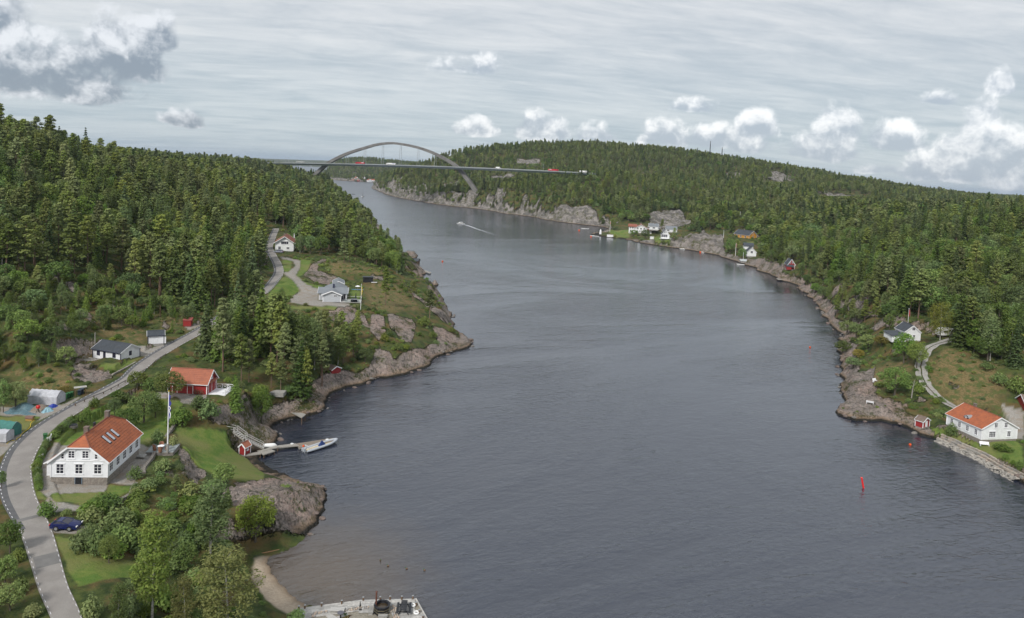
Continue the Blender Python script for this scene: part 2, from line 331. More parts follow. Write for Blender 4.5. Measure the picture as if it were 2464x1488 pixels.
def T(px, py, ymin=60.):
    """the place on the ground seen at a place of the picture"""
    d = ray(px, py); yy = ys[ys >= ymin]; t = yy/d[1]; x = d[0]*t; z = CAMZ+d[2]*t
    g = np.maximum(hgt(x, yy), 0); k = np.nonzero(g >= z)[0]
    if len(k) == 0: return Wz(px, py, 0) if d[2] < 0 else Wy(px, py, 1500)
    k = max(int(k[0]), 1); a = z[k-1]-g[k-1]; b = g[k]-z[k]; s = a/(a+b+1e-9); y = yy[k-1]+(yy[k]-yy[k-1])*s; t = y/d[1]
    x = d[0]*t; return np.array([x, y, max(float(hgt(x, y)), 0)])
def gpoly(conv, *pts): return np.array([T(*conv(*p))[:2] for p in pts])
def mask(polys, soft=0.8, wob=1.0):
    m_ = np.zeros(XX.shape)
    for P in polys:
        lo, hi = P.min(0)-6, P.max(0)+6
        sel = (XX > lo[0]) & (XX < hi[0]) & (YY > lo[1]) & (YY < hi[1])
        if not sel.any(): continue
        xs, yy = XX[sel], YY[sel]
        sg = seg_dist(P, xs, yy)*np.where(inside(P, xs, yy), 1, -1)
        s = soft*np.clip(yy/200, .6, 5)
        sg = sg+(fbm(xs/3/np.clip(yy/200, 1, 6), yy/3/np.clip(yy/200, 1, 6), 3, 5)-.5)*wob*2.2*np.clip(yy/200, .7, 6)
        m_[sel] = np.maximum(m_[sel], smooth(-s*.5, s*.5, sg))
    return m_
lawn_polys = [gpoly(c1,(330,400),(370,330),(540,230),(760,150),(900,150),(1010,140),(1100,150),(1110,180),(1070,290),(1000,430),(800,432),(350,412)),
 gpoly(c1,(1060,320),(1180,320),(1400,380),(1460,480),(1620,600),(1610,640),(1500,650),(1350,620),(1200,540),(1120,450),(1090,380)),
 gpoly(c1,(320,722),(650,712),(670,672),(800,680),(790,710),(700,760),(560,820),(480,790),(330,770)),
 gpoly(c1,(330,980),(420,1000),(470,1070),(600,1100),(850,1150),(870,1240),(600,1260),(480,1290),(430,1200),(380,1080)),
 gpoly(c1,(-300,250),(250,252),(170,330),(110,360),(-300,360)),
 gpoly(c3,(560,685),(950,692),(940,722),(570,720)), gpoly(c3,(640,290),(740,300),(720,370),(630,440),(660,470),(720,500),(840,520),(800,545),(680,505),(600,440),(640,360)),
 gpoly(c3,(490,290),(570,310),(560,390),(520,400),(490,380)), gpoly(c3,(440,450),(520,440),(640,550),(540,620),(400,640),(360,600)), gpoly(c3,(1060,540),(1150,560),(1150,660),(1060,640)),
 gpoly(c2,(840,992),(920,962),(1030,968),(1110,905),(1210,905),(1200,920),(980,1030),(900,1010)),
 gpoly(c4,(860,1010),(950,1010),(1040,1060),(1200,1112),(1380,1080),(1440,1100),(1481,1180),(1481,1300),(1400,1260),(1200,1160),(1050,1110),(960,1070),(880,1040)),
 gpoly(cH,(340,420),(530,420),(530,490),(400,500),(350,450)), gpoly(cH,(740,500),(850,480),(950,560),(800,550),(720,520)), gpoly(cH,(1690,540),(1760,540),(1730,580),(1690,570)),
 gpoly(c1,(170,600),(250,560),(250,420),(300,400),(245,560),(235,700),(290,760),(220,760))]
gravel_polys = [gpoly(c1,(250,705),(245,560),(330,415),(480,425),(800,430),(960,440),(940,480),(880,590),(810,668),(660,665),(640,715),(320,720),(290,745)),
 gpoly(c1,(295,735),(330,778),(500,800),(512,832),(340,835),(285,770)), gpoly(c1,(960,110),(1260,120),(1240,195),(1120,170),(1080,135),(960,150)), gpoly(c1,(310,905),(540,925),(540,985),(320,960)),
 gpoly(c2,(1120,850),(1240,830),(1380,800),(1500,765),(1450,840),(1300,890),(1210,905),(1110,895)),
 gpoly(c1,(200,190),(390,180),(460,140),(505,128),(380,210),(250,275),(190,300),(100,400),(30,470),(-60,560),(-60,430),(90,370),(200,300),(255,252),(0,248),(0,200)),
 gpoly(c3,(470,270),(540,280),(640,300),(640,360),(600,430),(700,510),(800,550),(800,640),(1000,652),(1090,690),(1000,700),(820,690),(560,662),(550,620),(640,560),(600,500),(520,430),(495,405),(540,400),(600,350),(580,310),(490,290)),
 gpoly(c2,(1570,650),(1720,620),(1720,650),(1600,680)), gpoly(c4,(1330,860),(1481,900),(1481,1090),(1420,1080),(1380,1060),(1390,990))]
rock_polys = [gpoly(c5,(60,660),(200,630),(400,645),(560,665),(640,715),(630,850),(570,970),(400,1080),(200,1090),(60,1060),(60,980),(200,960),(290,930),(300,850),(200,780),(60,760)),
 gpoly(c3,(655,420),(700,360),(830,288),(885,298),(780,380),(900,430),(990,480),(880,512),(760,492)), gpoly(c3,(490,500),(560,505),(632,560),(622,602),(560,592)),
 gpoly(c3,(870,712),(1000,698),(1100,700),(1200,760),(1235,870),(1180,870),(1100,800),(1030,865),(900,790)), gpoly(c3,(1250,755),(1340,790),(1355,910),(1300,970),(1245,900)),
 gpoly(c3,(1390,760),(1560,785),(1650,860),(1580,1020),(1470,980),(1430,900)), gpoly(c3,(1740,855),(1850,875),(2000,950),(2110,930),(2110,1060),(1900,1090),(1650,1130),(1580,1050),(1790,1010)),
 gpoly(c3,(1290,1050),(1400,1090),(1450,1170),(1560,1135),(1780,1150),(1760,1225),(1450,1250),(1260,1180)), gpoly(c3,(850,1290),(1110,1340),(900,1420),(780,1420)), gpoly(c3,(1480,430),(1560,480),(1640,590),(1790,700),(1890,780),(1860,850),(1700,700),(1560,570)),
 gpoly(c3,(1180,400),(1340,450),(1340,470),(1190,440)), gpoly(c3,(960,0),(1100,30),(1150,80),(1120,90),(980,20)),
 gpoly(c2,(380,150),(440,130),(510,270),(430,265)), gpoly(c2,(850,370),(920,395),(1000,490),(930,490)), gpoly(c2,(600,470),(700,500),(810,560),(800,620),(690,565)), gpoly(c2,(355,400),(430,420),(470,500),(380,480)),
 gpoly(c2,(130,240),(280,300),(270,335),(140,290)), gpoly(c2,(575,265),(645,300),(625,355)), gpoly(c2,(440,590),(600,660),(590,690),(450,620)), gpoly(c2,(930,110),(1000,220),(960,240),(900,180)),
 gpoly(c2,(595,970),(660,915),(850,1000),(970,1060),(960,1090),(800,1135),(680,1115),(600,1040)), gpoly(c2,(150,1060),(240,1090),(220,1110),(150,1090)), gpoly(c2,(320,920),(480,970),(480,1000),(330,950)), gpoly(c2,(1370,590),(1430,600),(1420,670),(1370,650)),
 gpoly(c1,(1310,270),(1500,240),(1660,320),(1640,420),(1520,370),(1340,300)), gpoly(c1,(1080,440),(1200,500),(1275,600),(1190,690),(1090,560)), gpoly(c1,(1010,560),(1080,600),(1070,640),(1000,600)), gpoly(c1,(1330,700),(1480,690),(1480,780),(1360,790)),
 gpoly(c4,(230,900),(310,690),(490,610),(470,700),(520,800),(700,850),(700,905),(600,945),(450,970),(300,970)), gpoly(c4,(830,1030),(900,1055),(1040,1112),(1200,1165),(1481,1335),(1481,1400),(1300,1290),(1100,1190),(850,1090)), gpoly(c4,(780,810),(850,820),(830,850),(780,840)), gpoly(c4,(990,725),(1060,725),(1070,760),(1000,755)), gpoly(c4,(320,250),(400,260),(390,300),(330,300)),
 gpoly(c4,(650,900),(720,900),(830,1030),(700,1000),(660,960)),
 gpoly(ident,(1330,507),(1380,498),(1430,512),(1437,548),(1350,538),(1298,526)), gpoly(ident,(1562,520),(1600,506),(1650,513),(1668,536),(1640,548),(1575,545)), gpoly(ident,(1636,602),(1648,572),(1690,554),(1738,570),(1748,600),(1740,622),(1680,612)),
 gpoly(ident,(1085,478),(1130,452),(1160,450),(1150,470),(1140,500),(1085,496)), gpoly(ident,(985,445),(1020,440),(1062,450),(1080,480),(1085,497),(1030,490),(945,474),(900,458)), gpoly(ident,(1180,440),(1210,440),(1215,470),(1185,470)), gpoly(ident,(1060,440),(1110,438),(1100,460),(1070,465)),
 gpoly(ident,(1170,418),(1240,418),(1230,430),(1180,430)), gpoly(ident,(1830,428),(1870,410),(1918,430),(1880,442)), gpoly(ident,(1955,455),(2020,464),(2095,478),(2000,474)), gpoly(ident,(1275,495),(1310,490),(1300,505),(1270,505)), gpoly(ident,(1215,500),(1310,520),(1300,530),(1200,514)),
 gpoly(ident,(1240,385),(1300,383),(1290,398),(1250,398)), gpoly(ident,(1740,418),(1790,410),(1795,424),(1750,426)), gpoly(ident,(842,418),(858,412),(864,432),(845,434)), gpoly(ident,(775,425),(800,420),(840,430),(840,436),(790,434)),
 gpoly(ident,(560,1285),(640,1290),(700,1310),(650,1345),(590,1345)), gpoly(ident,(640,640),(650,600),(630,600),(625,640)),
 ]
sand_polys = [np.array([T(*p)[:2] for p in ((646,1340),(672,1395),(745,1455),(730,1475),(690,1475),(640,1445),(600,1390),(612,1345))])]
dry_polys = [gpoly(c4,(430,325),(500,200),(590,230),(590,335),(460,355)), gpoly(c4,(850,560),(1000,500),(1300,600),(1400,700),(1300,860),(1050,860),(900,740),(850,640)), gpoly(c4,(330,700),(600,560),(740,590),(720,700),(500,780)),
 gpoly(c2,(0,1050),(480,1000),(590,1010),(640,1100),(620,1180),(230,1190)), gpoly(c3,(1160,520),(1500,520),(1700,700),(1500,760),(1200,680)), gpoly(c3,(880,310),(1180,350),(1340,430),(1150,430),(900,400)), gpoly(c1,(1370,120),(1560,230),(1500,330),(1250,290)), gpoly(c1,(560,1170),(720,1180),(700,1215),(600,1200)),
 gpoly(c2,(640,480),(1000,500),(1250,690),(1250,800),(1050,770),(700,640)), gpoly(c2,(1250,540),(1560,560),(1560,700),(1400,700))]
c4track = [(1010,425),(945,447),(880,468),(832,505),(808,560),(800,620),(815,690),(855,755),(920,815),(1000,865),(1070,893),(1110,910)]
track = catmull([T(*c4(*p)) for p in c4track])
lawn = mask(lawn_polys, .5, .5); gravel = mask(gravel_polys, .4, .4); rock = mask(rock_polys, 1.2, 1.6); rockp = rock.copy(); sand = mask(sand_polys, 1, .6); dry = mask(dry_polys, 4, 3)
td, tz = path_field(track, XX, YY, 8)
sh_w = 1.2+4.2*fbm(XX/14, YY/14, 3, 21)
sh_w = np.where(YY > 450, 2.0+8*fbm(XX/35, YY/35, 3, 22), sh_w)
rock = np.maximum(rock, smooth(sh_w+1.5, sh_w-.5, dist)*np.where(land, 1, 1))
# steep faces are bare
gx = np.gradient(H, axis=1)/(np.gradient(XX, axis=1)); gy = np.gradient(H, axis=0)/(np.gradient(YY, axis=0))
slope = np.hypot(gx, gy)
patch = fbm(XX/22, YY/22, 4, 31)
rock = np.maximum(rock, smooth(.80, 1.1, slope+(patch-.5)*.9)*smooth(.40, .6, fbm(XX/12, YY/12, 3, 77))*np.where(YY > 1800, .3, 1))
rock = np.where(beach > .35, np.minimum(rock, smooth(.9, .3, beach)), rock)
lawn *= np.where(dist < 1.0, 0, 1); gravel *= np.where(dist < .6, 0, 1)
rock = rock*(1-lawn)*(1-gravel)*smooth(1.6, 3, td)
w_ = smooth(4.5, 1.9, td); H = np.where(land, H*(1-w_)+(tz-.16)*w_, H)
rdist = smooth(4.4, 3.2, _d); shoulder = smooth(5.0, 3.0, _d)
# broken rock surface: blocks and clefts
def ridged(x, y, o, s):
    t = 0; a = 1; n = 0
    for k in range(o):
        t = t+a*(1-np.abs(2*vnoise(x*2**k+3.1*k, y*2**k+5.7*k, s+k)-1)); n += a; a *= .55
    return t/n
rs = np.clip(YY/260, .8, 5)
rot = lambda a: (XX*math.cos(a)+YY*math.sin(a), YY*math.cos(a)-XX*math.sin(a))
ra, rb = rot(.5)
rel = (ridged(ra/5.5/rs, rb/3.0/rs, 4, 41)-.62)*2.6+(np.floor(fbm(ra/4/rs, rb/7/rs, 2, 51)*7)/7-.5)*1.6
headband = smooth(.2, 2.5, dist)*smooth(1.8, 4, td)
near = smooth(9000, 300, YY)
H = np.where(land, H+rock*rel*headband*rs*.72*(1-smooth(5.5, 4, _d)), H)
H = np.where(land, H+(1-rock)*(1-lawn)*(1-gravel)*(1-shoulder)*smooth(1.8, 3, td)*(1-sand)*(fbm(XX/2.2, YY/2.2, 2, 61)-.5)*.5*(YY < 400), H)
H = np.where(land & (dist > .5), np.maximum(H, .12), H)
H = H-.06*rdist*land
# ------------------------------------------------------------------ ground mesh
def grid_mesh(name, X, Y, Z):
    r, c = X.shape; me = bpy.data.meshes.new(name)
    co = np.stack([X, Y, Z], -1).reshape(-1, 3).astype(np.float32)
    i = np.arange(r*c).reshape(r, c); q = np.stack([i[:-1, :-1], i[:-1, 1:], i[1:, 1:], i[1:, :-1]], -1).reshape(-1, 4)
    me.vertices.add(len(co)); me.vertices.foreach_set('co', co.ravel())
    me.loops.add(q.size); me.loops.foreach_set('vertex_index', q.ravel().astype(np.int32))
    me.polygons.add(len(q)); me.polygons.foreach_set('loop_start', (np.arange(len(q))*4).astype(np.int32)); me.polygons.foreach_set('loop_total', np.full(len(q), 4, np.int32))
    me.update(calc_edges=True); me.polygons.foreach_set('use_smooth', np.ones(len(q), bool)); return me, q
def vcol(me, name, r, g, b):
    a = me.color_attributes.new(name, 'FLOAT_COLOR', 'POINT'); v = np.ones((r.size, 4), np.float32)
    v[:, 0] = r.ravel(); v[:, 1] = g.ravel(); v[:, 2] = b.ravel(); a.data.foreach_set('color', v.ravel())
# keep only ground that is above water or just below its edge
keep = (land | (dist < np.clip(YY*.06, 6, 300)) | (YY < 75))
me, q = grid_mesh('ground', XX, YY, H)
vcol(me, 'A', rock, lawn, gravel); vcol(me, 'B', sand, dry, np.clip(1-dist/1.6/np.clip(YY/300, 1, 4), 0, 1)*(1-beach))
kq = keep.ravel()[q].any(1)
bm = bmesh.new(); bm.from_mesh(me); bm.faces.ensure_lookup_table()
bmesh.ops.delete(bm, geom=[bm.faces[i] for i in np.nonzero(~kq)[0]], context='FACES'); bm.to_mesh(me); bm.free()
ground = bpy.data.objects.new('ground', me); COL.objects.link(ground); ground['kind'] = 'structure'
# material
mt, nt, bs = newmat('ground'); P_ = wpos(nt)
def attr(n):
    a = nt.nodes.new('ShaderNodeAttribute'); a.attribute_name = n; return SEP(nt, a.outputs['Color'])
aR, aL, aG = attr('A'); aS, aD, aW = attr('B')
nA = NZ(nt, P_, .09, 5, .6); nB = NZ(nt, P_, .55, 5, .65); nC = NZ(nt, P_, 2.3, 4, .7); nD = NZ(nt, P_, .22, 4, .6); nE = NZ(nt, P_, 7, 3, .7)
veg = MX(nt, MR(nt, nB, .38, .62), (.032, .050, .015), (.075, .095, .026))
veg = MX(nt, MR(nt, nD, .45, .66), veg, (.120, .085, .035))
veg = MX(nt, MR(nt, nC, .55, .75), veg, (.030, .045, .016))
dryc = MX(nt, MR(nt, nC, .35, .65), (.120, .085, .038), (.24, .18, .085)); dryc = MX(nt, MR(nt, nB, .45, .6), dryc, (.075, .095, .03))
veg = MX(nt, M_(nt, 'MULTIPLY', aD, .85), veg, dryc)
lw = MX(nt, MR(nt, nB, .35, .65), (.085, .150, .028), (.150, .190, .045)); lw = MX(nt, MR(nt, nA, .45, .62), lw, (.17, .175, .06)); lw = MX(nt, MR(nt, nE, .5, .8), lw, (.07, .12, .025))
gr = MX(nt, MR(nt, nE, .3, .7), (.22, .205, .185), (.36, .34, .31)); gr = MX(nt, MR(nt, nB, .45, .7), gr, (.26, .215, .17))
# granite: pink and grey, lichen, dark clefts
vor = nt.nodes.new('ShaderNodeTexVoronoi'); vor.feature = 'DISTANCE_TO_EDGE'; vor.inputs['Scale'].default_value = .38
wv = VM(nt, 'ADD', P_, VM(nt, 'SCALE', NZ(nt, P_, .5, 3, .6, 0, 1), s=2.2)); nt.links.new(wv, vor.inputs['Vector'])
crack = MR(nt, vor.outputs['Distance'], 0.0, .09)
rk = MX(nt, MR(nt, nA, .42, .6), (.235, .205, .185), (.32, .235, .20)); rk = MX(nt, MR(nt, nC, .4, .68), rk, (.44, .36, .32))
rk = MX(nt, MR(nt, NZ(nt, P_, 1.1, 6, .75), .5, .64), rk, (.14, .125, .11)); rk = MX(nt, MR(nt, NZ(nt, P_, .8, 5, .7), .6, .7), rk, (.28, .285, .235))
rk = MX(nt, M_(nt, 'MULTIPLY', M_(nt, 'SUBTRACT', 1.0, crack), MR(nt, nB, .45, .62)), rk, (.08, .075, .055))
dcam = nt.nodes.new('ShaderNodeVectorMath'); dcam.operation = 'LENGTH'; nt.links.new(P_, dcam.inputs[0])
rkfar = MX(nt, MR(nt, NZ(nt, VM(nt, 'MULTIPLY', P_, (1.0, .6, 1.6)), .11, 7, .78, 1.0), .42, .58), (.13, .122, .115), (.32, .29, .27))
rk = MX(nt, MR(nt, SEP(nt, P_)[1], 420.0, 650.0), rk, rkfar)
mossy = MR(nt, M_(nt, 'ADD', M_(nt, 'MULTIPLY', NZ(nt, P_, .16, 5, .7), .6), M_(nt, 'MULTIPLY', nC, .4)), .50, .58)
rkm = MX(nt, mossy, rk, MX(nt, MR(nt, nB, .4, .6), (.10, .085, .035), (.055, .07, .022)))
z = SEP(nt, P_)[2]
lowband = MR(nt, M_(nt, 'ADD', z, M_(nt, 'MULTIPLY', nC, 1.0)), 1.9, .9)      # clean washed rock, then the black tide line
rk2 = MX(nt, lowband, rkm, MX(nt, MR(nt, nC, .4, .6), (.33, .24, .165), (.18, .13, .095)))
tide = MR(nt, M_(nt, 'ADD', z, M_(nt, 'MULTIPLY', nC, .5)), .95, .55)
rk2 = MX(nt, tide, rk2, (.030, .028, .022))
sd_ = MX(nt, MR(nt, nC, .3, .7), (.36, .29, .22), (.46, .38, .29)); sd_ = MX(nt, MR(nt, z, .35, .1), sd_, (.24, .18, .125))
redge = MR(nt, M_(nt, 'ADD', aR, M_(nt, 'MULTIPLY', M_(nt, 'SUBTRACT', nC, .5), 1.3)), .38, .62)
c = MX(nt, redge, veg, rk2); c = MX(nt, aL, c, lw); c = MX(nt, aG, c, gr); c = MX(nt, aS, c, sd_)
nt.links.new(c, bs.inputs['Base Color']); bs.inputs['Roughness'].default_value = .95; bs.inputs['Specular IOR Level'].default_value = .2
bh = M_(nt, 'ADD', M_(nt, 'MULTIPLY', nC, .6), M_(nt, 'MULTIPLY', M_(nt, 'MULTIPLY', crack, redge), .45))
nF = NZ(nt, VM(nt, 'MULTIPLY', P_, (1.4, .8, .9)), .21, 6, .7, .8); nG = NZ(nt, P_, .9, 5, .75)
b1_ = nt.nodes.new('ShaderNodeBump'); nt.links.new(M_(nt, 'MULTIPLY', M_(nt, 'ADD', nF, M_(nt, 'MULTIPLY', nG, .35)), redge), b1_.inputs['Height']); b1_.inputs['Strength'].default_value = 1.0; b1_.inputs['Distance'].default_value = 2.0
b2_ = nt.nodes.new('ShaderNodeBump'); nt.links.new(bh, b2_.inputs['Height']); b2_.inputs['Strength'].default_value = .8; b2_.inputs['Distance'].default_value = .35; nt.links.new(b1_.outputs[0], b2_.inputs['Normal']); nt.links.new(b2_.outputs[0], bs.inputs['Normal']); me.materials.append(mt)
# ------------------------------------------------------------------ water
wr = np.array([20.0]); 
while wr[-1] < 24000: wr = np.append(wr, wr[-1]*1.12+4)
ww = np.linspace(-1.5, 1.5, 60); Ug, Yg = np.meshgrid(ww, wr)
me, q = grid_mesh('water', Ug*Yg, Yg-40, Yg*0)
water = bpy.data.objects.new('water', me); COL.objects.link(water); water['kind'] = 'structure'
mt, nt, bs = newmat('sea_water'); P_ = wpos(nt); px_, py_, pz_ = SEP(nt, P_)
a_ = R_(24); qx = M_(nt, 'ADD', M_(nt, 'MULTIPLY', px_, math.cos(a_)), M_(nt, 'MULTIPLY', py_, math.sin(a_))); qy = M_(nt, 'SUBTRACT', M_(nt, 'MULTIPLY', py_, math.cos(a_)), M_(nt, 'MULTIPLY', px_, math.sin(a_)))
pw = XYZ(nt, M_(nt, 'MULTIPLY', qx, .5), qy, 0.0)
w1 = NZ(nt, pw, 1.15, 4, .62, .6); w2 = NZ(nt, pw, .33, 3, .55, .8); w3 = NZ(nt, pw, .055, 3, .5, 1.0); gust = MR(nt, NZ(nt, XYZ(nt, M_(nt, 'MULTIPLY', qx, .5), qy, 7.0), .012, 4, .6, 1.2), .36, .64)
hh = M_(nt, 'ADD', M_(nt, 'MULTIPLY', w1, .33), M_(nt, 'ADD', M_(nt, 'MULTIPLY', w2, .50), M_(nt, 'MULTIPLY', w3, .6)))
hh = M_(nt, 'MULTIPLY', hh, M_(nt, 'MULTIPLY', MR(nt, gust, 0.0, 1.0, .35, 1.3, False), MR(nt, py_, 90.0, 500.0, 1.5, .40, False)))
bp = BUMP(nt, hh, 1.0, .42); nt.links.new(bp, bs.inputs['Normal'])
bc = beachc; dd = M_(nt, 'SQRT', M_(nt, 'ADD', M_(nt, 'POWER', M_(nt, 'SUBTRACT', px_, float(bc[0]+2)), 2.0), M_(nt, 'POWER', M_(nt, 'MULTIPLY', M_(nt, 'SUBTRACT', py_, float(bc[1])), .75), 2.0)))
dd = M_(nt, 'ADD', dd, M_(nt, 'MULTIPLY', NZ(nt, P_, .25, 3), 7.0))
shal = MR(nt, dd, 27.0, 6.0)
wc = MX(nt, gust, (.015, .020, .036), (.025, .031, .050)); wc = MX(nt, shal, wc, (.075, .052, .032))
nt.links.new(wc, bs.inputs['Base Color']); bs.inputs['IOR'].default_value = 1.95
nt.links.new(MR(nt, M_(nt, 'DIVIDE', py_, 1500.0), 0.0, 1.0, .05, .30, False), bs.inputs['Roughness']); bs.inputs['Specular IOR Level'].default_value = .5
me.materials.append(mt)
# ------------------------------------------------------------------ foliage
def leafmat(name, c1_, c2_, trans=.25, hue=.03):
    mt = bpy.data.materials.new(name); mt.use_nodes = True; nt = mt.node_tree; nt.nodes.clear()
    o = nt.nodes.new('ShaderNodeOutputMaterial'); g = nt.nodes.new('ShaderNodeNewGeometry'); oi = nt.nodes.new('ShaderNodeObjectInfo')
    c = MX(nt, g.outputs['Random Per Island'], c1_, c2_)
    hs = nt.nodes.new('ShaderNodeHueSaturation'); nt.links.new(c, hs.inputs['Color'])
    r = oi.outputs['Random']
    nt.links.new(M_(nt, 'ADD', .484-hue*.5, M_(nt, 'MULTIPLY', r, hue)), hs.inputs['Hue'])
    r2 = M_(nt, 'FRACT', M_(nt, 'MULTIPLY', r, 17.31)); r3 = M_(nt, 'FRACT', M_(nt, 'MULTIPLY', r, 53.7))
    nt.links.new(MR(nt, r2, 0, 1, .62, 1.32, False), hs.inputs['Value']); nt.links.new(MR(nt, r3, 0, 1, .74, 1.05, False), hs.inputs['Saturation'])
    d = nt.nodes.new('ShaderNodeBsdfDiffuse'); t = nt.nodes.new('ShaderNodeBsdfTranslucent'); m_ = nt.nodes.new('ShaderNodeMixShader'); m_.inputs[0].default_value = trans
    nt.links.new(hs.outputs[0], d.inputs[0]); nt.links.new(hs.outputs[0], t.inputs[0]); nt.links.new(d.outputs[0], m_.inputs[1]); nt.links.new(t.outputs[0], m_.inputs[2]); nt.links.new(m_.outputs[0], o.inputs[0])
    return mt
def leafmat_(n, a, b, *k): return leafmat(n, tuple(v*.68 for v in a), tuple(v*.68 for v in b), *k)
def plainmat(name, col, rough=.8, spec=.3, noise=0, nscale=1.5, col2=None, bump=0, metal=0, detail=4, stretch=None):
    mt, nt, bs = newmat(name); bs.inputs['Roughness'].default_value = rough; bs.inputs['Specular IOR Level'].default_value = spec; bs.inputs['Metallic'].default_value = metal
    if noise or col2:
        P_ = ocoord(nt)
        if stretch: P_ = VM(nt, 'MULTIPLY', P_, stretch)
        n = NZ(nt, P_, nscale, detail, .65); c2_ = col2 or tuple(v*(1-noise) for v in col)
        nt.links.new(MX(nt, MR(nt, n, .32, .68), col, c2_), bs.inputs['Base Color'])
        if bump: nt.links.new(BUMP(nt, n, bump, .05), bs.inputs['Normal'])
    else: bs.inputs['Base Color'].default_value = (*col, 1)
    return mt
LM = dict(pine=leafmat('pine_needles', (0.150, 0.210, 0.058), (0.25, 0.315, 0.088)), spruce=leafmat('spruce_needles', (0.066, 0.121, 0.035), (0.137, 0.205, 0.058)),
          birch=leafmat_('birch_leaves', (0.155, 0.265, 0.065), (0.26, 0.36, 0.10), .35), oak=leafmat('broad_leaves', (0.098, 0.186, 0.043), (0.205, 0.302, 0.074), .3, .05),
          willow=leafmat_('willow_leaves', (0.18, 0.225, 0.045), (0.29, 0.31, 0.075), .35), shrub=leafmat('shrub_leaves', (0.117, 0.205, 0.047), (0.244, 0.332, 0.082), .3, .06),
          yellow=leafmat('yellow_leaves', (0.27, 0.26, 0.035), (0.36, 0.33, 0.06), .35, .01), hedge=leafmat('hedge_leaves', (0.088, 0.166, 0.043), (0.166, 0.254, 0.066)), needle=leafmat('young_spruce', (0.108, 0.205, 0.043), (0.195, 0.312, 0.069)))
BARK = dict(pine=plainmat('pine_bark', (.20, .125, .085), .9, .1, nscale=.6, col2=(.13, .105, .09)), spruce=plainmat('spruce_bark', (.085, .07, .055), .9, .1), birch=plainmat('birch_bark', (.55, .53, .48), .8, .2, nscale=3, col2=(.14, .13, .11), stretch=(.4, .4, 2)), oak=plainmat('grey_bark', (.11, .095, .075), .9, .1))
def leafquads(pts, nrm, size, asp=1.0, r=rng):
    n = len(pts); nrm = nrm/np.maximum(np.linalg.norm(nrm, axis=1, keepdims=True), 1e-6)
    a = r.normal(size=(n, 3)); t = np.cross(nrm, a); t /= np.maximum(np.linalg.norm(t, axis=1, keepdims=True), 1e-6); b = np.cross(nrm, t)
    s = (size*(.6+.8*r.random(n)))[:, None] if np.isscalar(size) else size[:, None]
    v = np.stack([pts-t*s*asp, pts-b*s*.62, pts+t*s*asp, pts+b*s*.62], 1).reshape(-1, 3)
    return v
def tube(path, rad, sides=6):
    V_, F_ = [], []; path = np.asarray(path, float)
    for i, p in enumerate(path):
        d = path[min(i+1, len(path)-1)]-path[max(i-1, 0)]; d = d/np.linalg.norm(d)
        a = np.cross(d, (0, 1, 0) if abs(d[1]) < .9 else (1, 0, 0)); a /= np.linalg.norm(a); b = np.cross(d, a)
        for k in range(sides):
            t = 2*math.pi*k/sides; V_.append(p+(a*math.cos(t)+b*math.sin(t))*rad[i])
    for i in range(len(path)-1):
        for k in range(sides):
            F_.append((i*sides+k, i*sides+(k+1) % sides, (i+1)*sides+(k+1) % sides, (i+1)*sides+k))
    return np.array(V_), F_
def mk(name, v, f, mat, smooth_=False):
    me = bpy.data.meshes.new(name); me.from_pydata([tuple(x) for x in v], [], f); me.materials.append(mat)
    if smooth_: me.polygons.foreach_set('use_smooth', np.ones(len(me.polygons), bool))
    me.update(); return me
def qf(n): return [(4*i, 4*i+1, 4*i+2, 4*i+3) for i in range(n)]
def clump(r, c, rad, n, up=.5):
    """leaves on and a little inside a small uneven ellipsoid"""
    d = r.normal(size=(n, 3)); d /= np.linalg.norm(d, axis=1, keepdims=True); q = .45+.6*np.sqrt(r.random(n))
    p = np.array(c)+d*q[:, None]*np.array(rad); return p, d*np.array([.6, .6, .6])+np.array([0, 0, up])+r.normal(size=(n, 3))*.35
